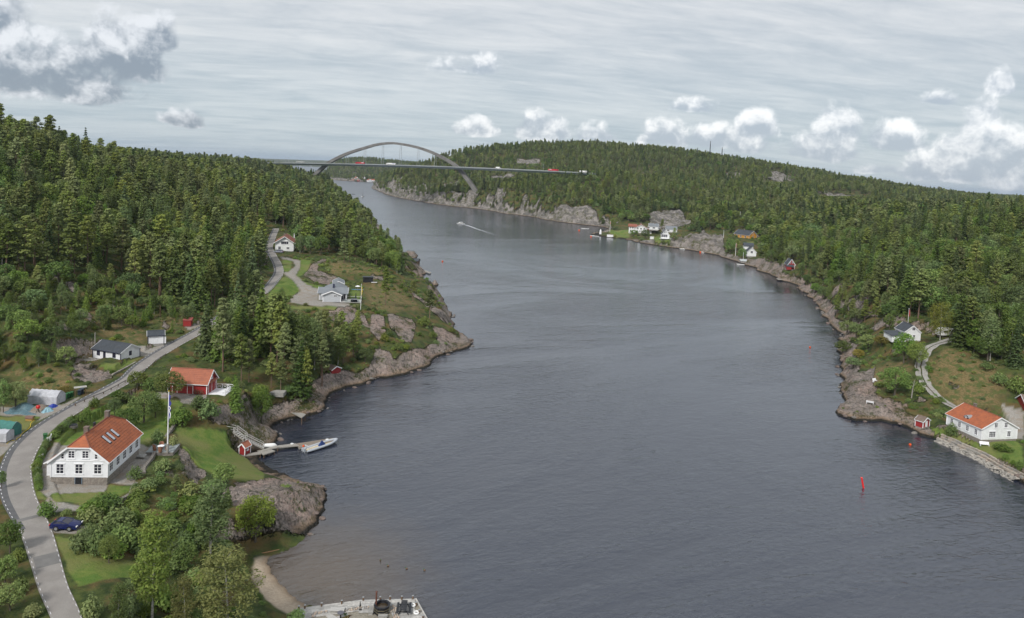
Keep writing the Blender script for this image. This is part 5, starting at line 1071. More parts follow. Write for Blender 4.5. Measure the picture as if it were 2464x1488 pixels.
# --- white house on the right bank
lo, rz, W_, L_ = foot2(cR(1335, 785), cR(1755, 705), cR(920, 530), 2.6); print('right house', W_, L_)
ws = [('S', -.20*W_, 1.75, 1.55, 1.15, 4, 3), ('S', .27*W_, 1.75, .78, 1.1, 2, 3), ('S', -.11*W_, 3.75, .72, .95, 2, 3), ('S', .17*W_, 3.75, .72, .95, 2, 3)]+[('W', f*L_-L_/2, 1.85, .68, 1.15, 2, 3) for f in (.15, .38, .61, .85)]+[('E', -2, 1.8, .7, 1.1, 2, 3), ('E', 2, 1.8, .7, 1.1, 2, 3)]
rh, rro = house('house', 'white house with orange tiled roof and half-round roof window above the sea wall', 'house', lo, rz, W_, L_, 3.15, 2.35, wall='whiteh', roof='tile', base=.55, over=.3, chim=((.5, 2.6, .95, .55),), wins=ws)
yd = .3; dm = MB(); n = 10; x0_, x1_ = -W_*.42, -W_*.10; zb_ = lambda x: 3.15+2.35*(1-abs(x)/(W_/2))+.12
pr = [(math.cos(math.pi*k/n)*.75, math.sin(math.pi*k/n)*.72) for k in range(n+1)]
for k in range(n):
    (a1, b1), (a2, b2) = pr[k], pr[k+1]; dm.add([(x0_, yd+a1, zb_(x0_)+b1), (x0_, yd+a2, zb_(x0_)+b2), (x1_, yd+a2, zb_(x0_)+b2*1.05), (x1_, yd+a1, zb_(x0_)+b1*1.05)], [(0, 1, 2, 3)])
do_ = dm.build('dormer', Mt['metal'], rro, True)
MB().add([(x0_+.02, yd+a, zb_(x0_)+b) for a, b in pr], [tuple(range(n+1))]).build('pane', Mt['glass'], rh)
fb = MB()
for k in (2, 4, 6, 8): fb.beam((x0_-.02, yd, zb_(x0_)+.02), (x0_-.02, yd+pr[k][0]*.95, zb_(x0_)+pr[k][1]*.95), .05)
fb.build('dormer_frame', Mt['trim'], rh)
# red shed on the shore
lo, rz, w, l = foot2(cR(365, 552), cR(490, 527), cR(250, 522), 1.2); print('red shed', w, l)
house('shed', 'small red shed with brown roof and white door on the rocks by the water', 'shed', lo, rz, max(w, 1.8), max(l, 1.8), 1.6, .75, wall='red', roof='brown', base=.08, basem='conc', over=.22, doors=(('S', .05, .1, .75, 1.35, 'doorw'),))
# upper white house
lo, rz, w, l = foot(c4(695, 433), c4(790, 440), c4(790, 440), 12); a = Wz(*c4(690, 435), 12); b = Wz(*c4(792, 440), 12); w = np.linalg.norm((b-a)[:2]); ang = math.atan2((b-a)[1], (b-a)[0]); n_ = np.array([-math.sin(ang), math.cos(ang)])
cen = (a+b)[:2]/2+n_*2.8
uh, _ = house('house', 'white gabled house with dark roof and low side wing above the curved gravel track', 'house', (cen[0], cen[1], 12), ang, w, 5.6, 2.8, 1.9, wall='whiteh', roof='slate', base=.2, basem='conc', over=.25, wins=(('S', .05*w, 3.7, .8, .8, 2, 1), ('S', .1*w, 1.5, .6, .75, 2, 1), ('S', -.3*w, 1.6, .5, .7, 1, 1)))
MB().box(-w/2-4.2, -w/2, -3.6, 1.5, -.5, 1.5).build('wing', Mt['whiteh'], uh); MB().ext([(-w/2-4.5, -3.9, 1.55), (-w/2, -3.9, 1.75), (-w/2, 1.8, 2.2), (-w/2-4.5, 1.8, 2.0)], .12).build('wing_roof', Mt['slate'], uh)
# neighbour's house at the right edge of the picture (only its roof and chimney show)
lo = Wz(2462, 1000, 4.6)
house('house', 'house with brown roof and pale chimney cut by the right edge', 'house', (lo[0]+5.4, lo[1]+2, 4.4), R_(75), 6, 8, 2.7, 1.7, wall='red', roof='brown', base=.2, over=.3, chim=((-.3, 2.2, 1.0, .6),))
# --- far right-bank houses
def farside(name, label, cat, A, B, depth, z, eave, rise, **kw):
    yaw = R_(kw.pop('yaw', -6)); a = Wz(*A, z)[:2]; w = (B[0]-A[0])*a[1]/FOC/math.cos(yaw); b = a+w*np.array([math.cos(yaw), math.sin(yaw)]); n = np.array([-math.sin(yaw), math.cos(yaw)]); cen = (a+b)/2+n*depth/2
    return house(name, label, cat, (cen[0], cen[1], z), yaw-math.pi/2, depth, w, eave, rise, **kw)
def gab(name, label, cat, A, B, z, depth, eave, rise, **kw):
    yaw = R_(kw.pop('yaw', -8)); a = Wz(*A, z)[:2]; w = (B[0]-A[0])*a[1]/FOC/math.cos(yaw); an_ = yaw; b = a+w*np.array([math.cos(yaw), math.sin(yaw)]); n = np.array([-math.sin(an_), math.cos(an_)]); cen = (a+b)/2+n*depth/2
    return house(name, label, cat, (cen[0], cen[1], z), an_, w, depth, eave, rise, **kw)
def upx(A, z, px):   # metres for a length in frame units at that place
    return px*Wz(*A, z)[1]/FOC
A = cK(395, 280); hw_ = upx(A, 4, .156); 
g = gab('house', 'big white villa with red roofs and carved gable behind the lawn on the far bank', 'house', cK(380, 282), cK(562, 272), 4, 11, 85*hw_, 50*hw_, wall='whiteh', roof='tile3', base=.6, over=.8, wins=[('S', u*hw_, 75*hw_, 22*hw_, 24*hw_, 2, 2) for u in (-50, 0, 48)]+[('S', u*hw_, 35*hw_, 14*hw_, 22*hw_, 1, 2) for u in (-55, -15, 30, 60)], each=False)[0]
wg = 92*hw_
MB().box(-91*hw_-wg, -91*hw_, -4, 4.5, -.5, 105*hw_).build('wing', Mt['whiteh'], g)
MB().ext([(-91*hw_-wg-.8, -5, 100*hw_), (-60*hw_, -5, 100*hw_), (-60*hw_, .2, 135*hw_), (-91*hw_-wg-.8, .2, 135*hw_)], .3).ext([(-91*hw_-wg-.8, .2, 135*hw_), (-60*hw_, .2, 135*hw_), (-60*hw_, 5.4, 100*hw_), (-91*hw_-wg-.8, 5.4, 100*hw_)], .3).build('wing_roof', Mt['tile3'], g)
for u in (-160, -125): 
    for zz in (35, 80): window(g, 91*2*hw_, 8.0, 'S', u*hw_, zz*hw_, 14*hw_, 22*hw_, 1, 2, each=False)
MB().box(91*hw_, 165*hw_, 0, 6, -.5, 48*hw_).build('annex', Mt['whiteh'], g); MB().ext([(88*hw_, -.6, 46*hw_), (170*hw_, -.6, 46*hw_), (170*hw_, 4, 78*hw_), (88*hw_, 4, 78*hw_)], .3).build('annex_roof', Mt['tile3'], g)
MB().box(-.9, .9, 3, 4.6, 130*hw_, 155*hw_).build('chimney', Mt['brick'], g)
farside('house', 'white bungalow with grey hipped roof behind the big villa', 'house', cK(600, 228), cK(742, 236), 9, 8, 3.3, 2.6, wall='whiteh', roof='greyr', base=.3, basem='conc', wins=[('E', u, 1.9, 2.2, 1.2, 3, 1) for u in (-5, 0, 5)], each=False, chim=((0, 1, 1, .7),))
farside('house', 'long low white house with grey roof between villa and crag', 'house', cK(862, 262), cK(1025, 268), 8, 7.5, 2.6, 2.8, wall='whiteh', roof='greyr', base=.3, basem='conc', wins=[('E', u, 1.6, 2.0, 1.1, 2, 1) for u in (-8, -3)], each=False)
dh = gab('house', 'white gabled house with dark roof, glazed front and grey basement near the far shore', 'house', cK(788, 412), cK(905, 428), 3, 10, 6.2, 4.6, wall='whiteh', roof='slate', base=2.6, basem='conc', over=.6, wins=[('S', u, 5.2, 1.5, 2.2, 2, 2) for u in (-2.6, -.9, .8)]+[('S', u, 8.3, .5, 1.6, 1, 1) for u in (-.8, .3)], each=False)[0]
MB().box(-5, 5, -6.6, -5, 2.7, 2.9).box(-5, 5, -6.65, -6.55, 3.6, 3.75).build('balcony', Mt['trim'], dh)
gab('shed', 'tiny white shed with flat grey roof on the far bank lawn', 'shed', cK(614, 371), cK(672, 370), 2.6, 2.6, 1.9, .35, wall='white', roof='greyr', base=.05, basem='conc', over=.15, parts=False)
a = Wz(*cK(2137, 398), 9.6); w, l, rz = 9.5, 15.5, R_(32); lo = (a[0]+math.cos(rz)*w/2-math.sin(rz)*l/2, a[1]+math.sin(rz)*w/2+math.cos(rz)*l/2, 9.6)
house('house', 'ochre yellow house with dark roof and white dormers on the far bank', 'house', lo, rz, w, l, 4.6, 3.4, wall='ochre', roof='slate', base=1.0, basem='conc', over=.5, wins=[('S', .3, 2.9, 1.3, 1.6, 2, 2), ('S', 0, 5.9, .8, .8, 1, 1)]+[('W', u, 2.9, 1.4, 1.5, 2, 2) for u in (-5, -1, 4)], each=False, chim=((0, l*.1, 1.1, .8),))
wh = gab('house', 'white house with dark roof and tall dormer half hidden by trees at the far landing', 'house', cK(2112, 640), cK(2240, 612), 4, 9, 3.6, 3.0, wall='whiteh', roof='slate', base=.4, basem='conc', over=.5, wins=[('S', 0, 3.3, 1.5, 1.5, 2, 2)], each=False)[0]
MB().box(-4, 2.5, 5, 9, 3, 7.2).build('upper_storey', Mt['whiteh'], wh); MB().ext([(-4.5, 4.2, 7.2), (3, 4.2, 7.2), (3, 7, 9.2), (-4.5, 7, 9.2)], .3).ext([(-4.5, 7, 9.2), (3, 7, 9.2), (3, 10, 7.2), (-4.5, 10, 7.2)], .3).build('upper_roof', Mt['slate'], wh)
rdh = gab('house', 'dark red wooden house with blue-grey roof and porch among pines on the right bank', 'house', cQ(560, 862), cQ(655, 860), 5.5, 8, 3.9, 2.9, wall='redh', roof='slate', base=.9, basem='conc', over=.5, wins=[('S', u, 5.0, .55, .75, 1, 2) for u in (-.7, .7)]+[('S', 1.1, 2.6, 1.0, 1.0, 2, 1)], each=False)[0]
MB().box(-3, -.3, -6, -4, .6, 2.6).build('porch', Mt['redh'], rdh); MB().ext([(-3.4, -6.3, 2.7), (1.2, -6.3, 2.7), (1.2, -3.9, 3.6), (-3.4, -3.9, 3.6)], .15).build('porch_roof', Mt['slate'], rdh)
# --- village on the far island
vil = [(925,1000,532,455,'white',1.0,'leftmost white village house with orange roof'),(1135,1195,515,448,'white',.9,'white village house on the slope between two others'),(1300,1355,448,393,'white',1.1,'topmost white village house with orange roof'),(1255,1375,577,498,'white',.6,'tall white village house with orange roof on the waterfront'),(1385,1540,562,500,'white',.5,'long white village house with orange roof on the waterfront'),(850,930,577,522,'red',.6,'red boathouse with orange roof at the tip of the village quay'),(980,1055,581,532,'red',.5,'dark red boathouse with white door on the village quay'),(790,826,552,515,'red',.8,'small red hut left of the village boathouses'),(1640,1730,472,442,'white',.4,'low white cottage right of the village'),(1556,1620,547,505,'white',.8,'rightmost waterfront house of the village')]
for (x0, x1, yb, ya, wm_, dp, lb) in vil:
    a = T(*cI(x0, yb+6), 2300); b = Wy(*cI(x1, yb+6), a[1]+6); z = max(a[2], .6); a[2] = z
    w = abs(b[0]-a[0]); hh = (yb-ya)*.0879*a[1]/FOC; rise = hh*.42; along = w > hh*1.9
    lab = lb+' far beyond the bridge'
    if along: house('village_house', lab, 'house', ((a[0]+b[0])/2, a[1]+4, z), R_(-90+6), 8, w, hh-rise, rise, wall=wm_ if wm_ == 'red' else 'whiteh', roof='tile2', base=.2, over=.5, parts=False, wins=[('E', u*w, (hh-rise)*.55, 1.3, 1.5, 1, 1) for u in (-.3, 0, .3)], each=False, group='houses of the village beyond the bridge')
    else: house('village_house', lab, 'house', ((a[0]+b[0])/2+3, a[1]+7, z), R_(35), w*.9, 13, hh-rise, rise, wall=wm_ if wm_ == 'red' else 'whiteh', roof='tile2', base=.2, over=.5, parts=False, wins=[('S', u*w, (hh-rise)*.55, 1.2, 1.5, 1, 1) for u in (-.22, .22)], each=False, group='houses of the village beyond the bridge')
# ------------------------------------------------------------------ bridge
P1 = Wy(560, 391, 1275)[:2]; P2 = Wy(1440, 418, 1050)[:2]; BD = (P2-P1)/np.linalg.norm(P2-P1); BN = np.array([-BD[1], BD[0]]); BL = np.linalg.norm(P2-P1)
def onplane(px, py):
    d = ray(px, py); t = (P1@BN)/(d[0]*BN[0]+d[1]*BN[1]); p = d*t; return float((p[:2]-P1)@BD), CAMZ+p[2]
dk_ = [onplane(*cB(x, y)) for x, y in ((100,250),(400,252),(785-100,257),(1120,268),(1400,274),(1700,284),(1950,295),(2200,308),(2420,322))]
ds_, dz_ = zip(*dk_); deckz = lambda s: float(np.interp(s, ds_, dz_))
pf = np.polyfit(ds_, dz_, 2); deckz = lambda s: float(np.polyval(pf, s))
br = thing('bridge', 'slender concrete arch bridge with a straight road deck across the sound', 'bridge', (P1[0], P1[1], 0), math.atan2(BD[1], BD[0]))
S0, S1 = ds_[0]-20, ds_[-1]+4; ss = np.linspace(S0, S1, 90)
def sweep(mb, S, prof, zf=deckz, cap=True):
    n = len(prof); o = len(mb.v); v = []; f = []
    for s in S: v += [(s, y, zf(s)+z) for y, z in prof]
    for i in range(len(S)-1): f += [(i*n+k, i*n+(k+1) % n, (i+1)*n+(k+1) % n, (i+1)*n+k) for k in range(n)]
    return mb.add(v, f+([tuple(range(n)), tuple(range((len(S)-1)*n, len(S)*n))[::-1]] if cap else []))
for sgn in (-1, 1):
    pr_ = [(sgn*3.6, 0), (sgn*14.2, 0), (sgn*14.2, -.55), (sgn*11.5, -1.2), (sgn*10.2, -3.0), (sgn*5.2, -3.0), (sgn*3.6, -.9)]
    d_ = sweep(MB(), ss, pr_).build('deck', Mt['bsteel'], br)
    sweep(MB(), ss, [(sgn*4.2, .01), (sgn*13.5, .01), (sgn*13.5, .04), (sgn*4.2, .04)]).build('roadway', plainmat('bridge_asphalt', (.10, .10, .105), .9), d_)
    rb = MB(); sweep(rb, ss, [(sgn*14.0, .95), (sgn*14.15, .95), (sgn*14.15, 1.1), (sgn*14.0, 1.1)]); sweep(rb, ss, [(sgn*13.95, .35), (sgn*14.15, .35), (sgn*14.15, .75), (sgn*13.95, .75)]); sweep(rb, ss, [(sgn*4.0, .5), (sgn*4.2, .5), (sgn*4.2, .8), (sgn*4.0, .8)])
    for s in np.arange(S0, S1, 4.0): rb.box(s-.08, s+.08, sgn*14.0, sgn*14.0+sgn*.15, deckz(s), deckz(s)+1.1)
    rb.build('railing', Mt['metal'], d_)
arc = [onplane(*cB(x, y)) for x, y in ((562,362),(585,338),(640,285),(700,240),(805,189),(920,152),(1000,130),(1080,121),(1153,126),(1270,150),(1385,193),(1500,257),(1560,315),(1625,400),(1655,445))]
ap = catmull(np.array([(s, 0, z) for s, z in arc]), 5); crown = ap[np.argmax(ap[:, 2])][2]
am = MB(); v = []; f = []
for i, p in enumerate(ap):
    d = ap[min(i+1, len(ap)-1)]-ap[max(i-1, 0)]; d = d/np.linalg.norm(d); nn = np.array([-d[2], 0, d[0]]); k = (crown-p[2])/crown; th = 1.8+k*1.7; wd = 2.3+k*1.2
    v += [tuple(p+nn*th+np.array([0, -wd, 0])), tuple(p+nn*th+np.array([0, wd, 0])), tuple(p-nn*th+np.array([0, wd, 0])), tuple(p-nn*th+np.array([0, -wd, 0]))]
for i in range(len(ap)-1): f += [(i*4+k, i*4+(k+1) % 4, i*4+4+(k+1) % 4, i*4+4+k) for k in range(4)]
am.add(v, f).build('arch', Mt['bconc'], br)
for x in (805, 920, 1037, 1153, 1270, 1385):
    s, _z0 = onplane(*cB(x, 200)); za = float(np.interp(s, ap[:, 0], ap[:, 2])); 
    for sgn in (-1, 1): MB().tube([(s, sgn*1.9, za), (s, sgn*3.7, deckz(s)-.5)], .26, 5).build('hanger', Mt['metal'], br)
    MB().box(s-.8, s+.8, -3.7, 3.7, deckz(s)-2.4, deckz(s)-.8).build('cross_beam', Mt['bsteel'], br)
for x in (365, 665, 1545):
    s, _z0 = onplane(*cB(x, 270)); 
    if x in (665, 1545): MB().box(s-1, s+1, -6, 6, deckz(s)-2.8, deckz(s)-.9).build('cross_beam', Mt['bsteel'], br); continue
    MB().box(s-.9, s+.9, -8, 8, 15, deckz(s)-3.0).build('pier', Mt['bconc'], br)
mast = MB().box(-.12, .12, -.12, .12, 0, 10).beam((-.9, 0, 9.8), (.9, 0, 9.8), .3).mesh('lamp_post', Mt['metal'])
bpy.context.view_layer.update()
def onbridge(s, y, dz=0.05): return tuple(br.matrix_world @ Vector((s, y, deckz(s)+dz)))
for j, x in enumerate((365, 384, 2075)):
    s, _z0 = onplane(*cB(x, 240)); o = bpy.data.objects.new('lamp_post', mast); COL.objects.link(o); o.location = onbridge(s, 13.8, 0)
    tag(o, ['tall lamp post over the left pier of the bridge', 'second lamp post just right of the pier lamp on the bridge', 'lamp post near the right end of the bridge deck'][j], 'lamp post', 'lamp posts on the bridge')
# trucks and cars
tyre = Mt['bblack']
def truck(label, body, cab, L=16.5, H_=4.0, stripe=None, van=False):
    r = thing('truck' if not van else 'van', label, 'truck' if not van else 'van', (0, 0, 0))
    if van:
        MB().ext([(-L/2, 0, .5), (L/2, 0, .5), (L/2, 0, 1.1), (L/2-.9, 0, 1.4), (L/2-1.6, 0, H_), (-L/2, 0, H_)], (0, 1.9, 0)).build('body', body, r)
        MB().box(L/2-1.75, L/2-1.1, -.01, 1.91, 1.5, H_-.3).build('window', Mt['glass'], r); wx = (-L/2+1, L/2-1)
    else:
        MB().box(-L/2, L/2-3.2, 0, 2.5, 1.15, H_).build('trailer', body, r); MB().ext([(L/2-2.6, 0, .6), (L/2, 0, .6), (L/2, 0, 1.9), (L/2-.2, 0, H_-.7), (L/2-.9, 0, H_-.1), (L/2-2.6, 0, H_-.1)], (0, 2.4, 0)).build('cab', cab, r)
        MB().box(-L/2+.5, L/2-2.6, .6, 1.9, .7, 1.14).build('chassis', Mt['bblack'], r); MB().box(L/2-1.6, L/2-.35, -.01, .02, 1.9, H_-.9).box(L/2-.16, L/2+.01, .2, 2.2, 2.0, H_-.9).build('window', Mt['glass'], r); wx = (-L/2+1.5, -L/2+2.8, -L/2+4.1, L/2-4.2, L/2-1.4)
        if stripe:
            m_ = MB(); xx = L/2-9.6
            for k, wk in enumerate((.45, .4, .5, .35, .5, .4, .45)): m_.box(-L/2+3.4-xx*0+k*.62-2.2, -L/2+3.4+k*.62-2.2+wk, -.03, -.005, 2.4, 3.2)
            m_.build('lettering', stripe, r)
    wm = MB().tube([(0, -.02, .5), (0, .3, .5)], .5, 12).mesh('wheel', tyre)
    for x_ in wx:
        for y_ in (0, 2.2 if not van else 1.6): inst('wheel', wm, r, (x_, y_, 0))
    return r
whp, rdp, gyp = Mt['bwhite'], plainmat('truck_red', (.50, .012, .03), .35, .5), plainmat('truck_grey', (.36, .37, .36), .5)
tr_ = [(487, 565, 'grey lorry leftmost on the bridge before the arch', gyp, gyp, None, 0), (875, 952, 'red articulated lorry with white lettering under the arch', rdp, rdp, whp, 1), (1077, 1153, 'white articulated lorry with blue lettering under the arch', whp, whp, Mt['bluep'], 1), (2137, 2215, 'red articulated lorry with white lettering near the right end of the bridge', rdp, rdp, whp, 0), (2347, 2400, 'white lorry rightmost on the approach road behind the treetops', whp, whp, None, 0)]
for x0, x1, lb, b_, c_, st, rev in tr_:
    s0, _z0 = onplane(*cB(x0, 255)); s1, _z0 = onplane(*cB(x1, 255)); t = truck(lb, b_, c_, min(max(s1-s0, 10), 16), 3.3, st); t.location = onbridge(min((s0+s1)/2, S1-8), -12.5, .06); t.rotation_euler = (0, 0, br.rotation_euler[2]); t['group'] = 'lorries on the bridge'
    if rev: t.scale = (-1, 1, 1)
s0, _z0 = onplane(*cB(1815, 280)); t = truck('small white van on the bridge between the arch and the right end', whp, whp, 8, 2.9, None, True); t.location = onbridge(s0, -12.2, .06); t.rotation_euler = (0, 0, br.rotation_euler[2])
def car(label, paint, loc, rz, L=4.6, W_=1.85, H_=1.5):
    r = thing('car', label, 'car', loc, rz); h = L/2
    side = [(-h, .35), (-h-.02, .75), (-h+.12, .98), (-h+.75, 1.02), (h-1.3, .98), (h-.25, .80), (h, .6), (h-.02, .3)]
    def loft(mb, prof, w0, w1, zt):
        v = []; n = len(prof)
        for y, k in ((-W_/2, 0), (-W_/2+.08, 1), (W_/2-.08, 1), (W_/2, 0)):
            v += [(x*(1 if k else .985), y, z if k else .35+(z-.35)*.9) for x, z in prof]
        f = []
        for i in range(3): f += [(i*n+k, i*n+(k+1) % n, (i+1)*n+(k+1) % n, (i+1)*n+k) for k in range(n)]
        return mb.add(v, f+[tuple(range(n)), tuple(range(3*n, 4*n))[::-1]])
    loft(MB(), side, 0, 0, 0).build('body', paint, r, True)
    cab = [(-h+.25, 1.0, .74), (-h+.85, H_-.03, .60), (h-2.0, H_, .60), (h-1.15, .98, .76)]
    v = [(x, -w, z) for x, z, w in cab]+[(x, w, z) for x, z, w in cab]
    MB().add(v, [(0,1,2,3), (7,6,5,4), (0,4,5,1), (2,6,7,3), (1,5,6,2)]).build('window', Mt['glass'], r)
    v = [(-h+.80, -.61, H_-.02), (h-2.05, -.61, H_+.01), (h-2.05, .61, H_+.01), (-h+.80, .61, H_-.02)]
    ro = MB().ext([(x, y, z+.03) for x, y, z in v], .05); 
    for s in (-1, 1): ro.beam((-h+.85, s*.62, H_), (-h+.3, s*.76, 1.02), .07).beam((h-2.05, s*.62, H_+.01), (h-1.18, s*.77, 1.0), .06).beam((-.3, s*.63, H_), (-.3, s*.75, 1.0), .07)
    ro.build('roof', paint, r)
    wm = MB().tube([(0, -.11, .34), (0, .11, .34)], .34, 16).mesh('wheel', tyre, True); rm = MB().tube([(0, -.12, .34), (0, .12, .34)], .2, 12).mesh('rim', Mt['metal'], True)
    for x_ in (-h+.85, h-.95):
        for y_ in (-W_/2+.08, W_/2-.08): w = inst('wheel', wm, r, (x_, y_, 0)); inst('rim', rm, w)
    hm = MB().box(-.08, .03, -.16, .16, -.06, .06).mesh('headlight', Mt['bwhite']); tm = MB().box(-.03, .06, -.16, .16, -.07, .07).mesh('taillight', Mt['redp'])
    for y_ in (-.68, .68): inst('headlight', hm, r, (h-.02, y_, .68)); inst('taillight', tm, r, (-h-.02, y_, .82))
    return r
cp = T(*c1(405, 942)); bluecar = plainmat('car_blue', (.008, .014, .085), .25, .6)
car('dark blue car parked on gravel beside the bushes', bluecar, (cp[0], cp[1], cp[2]+.03), R_(3), 3.5, 1.6, 1.25)
cp = T(*c3(455, 238)); car('silver car parked in front of the white house at the end of the road', plainmat('car_silver', (.25, .27, .32), .3, .6), (cp[0], cp[1], cp[2]), R_(172), 4.4)
# ------------------------------------------------------------------ road
def ribbon(name, path, offs, mat, dz, parent=None, dash=None):
    P_ = np.array(path); d = np.gradient(P_[:, :2], axis=0); d /= np.linalg.norm(d, axis=1, keepdims=True); n = np.stack([-d[:, 1], d[:, 0]], 1)
    v = []; f = []; k = len(offs)
    for i in range(len(P_)):
        kw_ = float(np.interp(P_[i, 1], [70, 80, 92, 104, 118, 140, 400], [.52, .56, .68, .86, .92, .76, .74]))
        for o in offs: o = o*kw_; v.append((P_[i, 0]+n[i, 0]*o, P_[i, 1]+n[i, 1]*o, P_[i, 2]+dz))
    for i in range(len(P_)-1):
        if dash is not None and not dash(i): continue
        f += [(i*k+j, i*k+j+1, (i+1)*k+j+1, (i+1)*k+j) for j in range(k-1)]
    return MB().add(v, f).build(name, mat, parent, True)
def resample(P_, step):
    P_ = np.array(P_); s = np.append(0, np.cumsum(np.linalg.norm(np.diff(P_, axis=0), axis=1))); t = np.arange(0, s[-1], step); return np.stack([np.interp(t, s, P_[:, k]) for k in range(3)], 1)
rd1 = resample(road, .28)
mt, nt, bs = newmat('asphalt'); P_ = ocoord(nt); n = NZ(nt, P_, .35, 4, .6); n2 = NZ(nt, P_, 9, 3, .7)
c = MX(nt, MR(nt, n, .35, .65), (.235, .215, .20), (.29, .27, .25)); c = MX(nt, MR(nt, n2, .4, .8), c, (.19, .18, .17)); nt.links.new(c, bs.inputs['Base Color']); bs.inputs['Roughness'].default_value = .9; asph = mt
rdo = ribbon('road', rd1, (-2.15, -1.3, 0, 1.3, 2.75), asph, .015); rdo['kind'] = 'structure'
ribbon('dark_asphalt_strip', rd1[125:], (1.55, 2.75), plainmat('dark_asphalt', (.13, .13, .135), .9, .2, .2, 1), .021, rdo)
for a_i, b_i in ((84, 96), (134, 138)): ribbon('dark_patch', rd1[a_i:b_i], (-2.1, 2.1), plainmat('dark_asphalt_patch', (.19, .185, .18), .9, .2, .15, 1), .027, rdo)
dsh = ribbon('edge_dashes', rd1, (-2.0, -1.92), Mt['trim'], .033, rdo, lambda i: i % 5 < 2); dsh['kind'] = 'stuff'
dsh = ribbon('edge_dashes', rd1, (2.40, 2.48), Mt['trim'], .033, rdo, lambda i: i % 5 < 2); dsh['kind'] = 'stuff'
trk_ = resample(track, .6)
def plainribbon(name, path, o0, o1, mat, dz, parent=None):
    d = np.gradient(path[:, :2], axis=0); d /= np.linalg.norm(d, axis=1, keepdims=True); n = np.stack([-d[:, 1], d[:, 0]], 1); v = []; f = []
    for i in range(len(path)):
        w_ = .12*math.sin(i*.7)+random.uniform(-.06, .06)
        for o in (o0, o1): o = o+w_*(1 if abs(o) > 1 else .5); v.append((path[i, 0]+n[i, 0]*o, path[i, 1]+n[i, 1]*o, path[i, 2]+dz))
    for i in range(len(path)-1): f.append((2*i, 2*i+1, 2*i+3, 2*i+2))
    return MB().add(v, f).build(name, mat, parent, True)
tg = plainmat('track_gravel', (.34, .33, .31), .95, .1, nscale=1.5, col2=(.25, .235, .21), bump=.3)
to = plainribbon('gravel_track', trk_, -1.45, -.15, tg, .07); to['kind'] = 'structure'; plainribbon('wheel_track', trk_, .15, 1.45, tg, .07, to)
# ------------------------------------------------------------------ flagpoles
def flagpole(label, base, h, flag=None, r0=.09, grey_base=False):
    r = thing('flagpole', label, 'flagpole', base)
    if grey_base: MB().box(-.16, .16, -.16, .16, 0, 1.5).build('base_post', Mt['wood'], r)
    MB().tube([(0, 0, 0), (0, 0, h)], [r0, r0*.6], 10).build('pole', Mt['trim'], r, True); MB().lathe([(.001, -.12), (.1, -.06), (.12, 0), (.1, .06), (.001, .12)], 10, (0, 0, h+.1)).build('finial', Mt['yell'] if h > 9 else Mt['trim'], r, True)
    if flag:
        z1, z0, mat = flag; n = 16; v = []; f = []
        for i in range(n+1):
            z = z1+(z0-z1)*i/n; w = .42*math.sin(math.pi*min(1, .15+.85*i/n))*(.7+.3*math.sin(i*1.7))
            v += [(.09, 0, z), (.09+w*.5, -.10*math.sin(i*.9), z-.05), (.09+w, .05*math.cos(i*1.3), z-.1)]
        for i in range(n): f += [(3*i, 3*i+1, 3*i+4, 3*i+3), (3*i+1, 3*i+2, 3*i+5, 3*i+4)]
        fo = MB().add(v, f).build('flag', Mt[mat], r, True); sm = fo.modifiers.new('thick', 'SOLIDIFY'); sm.thickness = .02
        if mat == 'bluep':
            zz = [(.16, z1-1.9), (.42, z1-2.2), (.20, z1-2.7), (.44, z1-3.2), (.34, z1-4.0)]; m_ = MB()
            for (a1, b1), (a2, b2) in zip(zz[:-1], zz[1:]): m_.beam((a1, -.16, b1), (a2, -.16, b2), .03, .12, up=(1, 0, 0))
            m_.build('white_stripe', Mt['trim'], fo)
    return r
fb_ = Wz(403, 1089, 7.95); flagpole('tall white flagpole with a limp blue and white pennant on the stone terrace', fb_, 10.4, (9.9, 5.2, 'bluep'), .12, True)
p = T(*c3(1153, 722)); flagpole('white flagpole with thin yellow pennant on the pink rock before the grey house', p, 8.3, (7.6, 4.6, 'yell'), .08)
p = T(*c3(583, 200)); flagpole('white flagpole beside the white house at the end of the road', p, 6.0*p[1]/300, (6.0*p[1]/300, 4, 'trim'), .1)
for (x, yb, yt, lb, fl_) in ((343, 440, 330, 'flagpole with red pennant on the lawn of the big far villa', 'fl'), (1463, 500, 422, 'white flagpole on top of the grey crag between the far houses', None), (1581, 672, 550, 'flagpole with red pennant at the small landing of the white house', 'fl'), (1655, 745, 640, 'thin bare mast by the boathouse roof on the far bank', None), (1623, 340, 236, 'tall mast among the trees above the yellow house', None)):
    p = T(*cH(x, yb), 380); h = (yb-yt)*.2441*p[1]/FOC; flagpole(lb, p, h, (h*.97, h*.6, fl_) if fl_ else None, .16)
p = T(*c4(713, 330)); flagpole('short pole with a red and white flag in the thicket above the upper house', p, 5.2, (5.0, 2.6, 'fl'), .07)
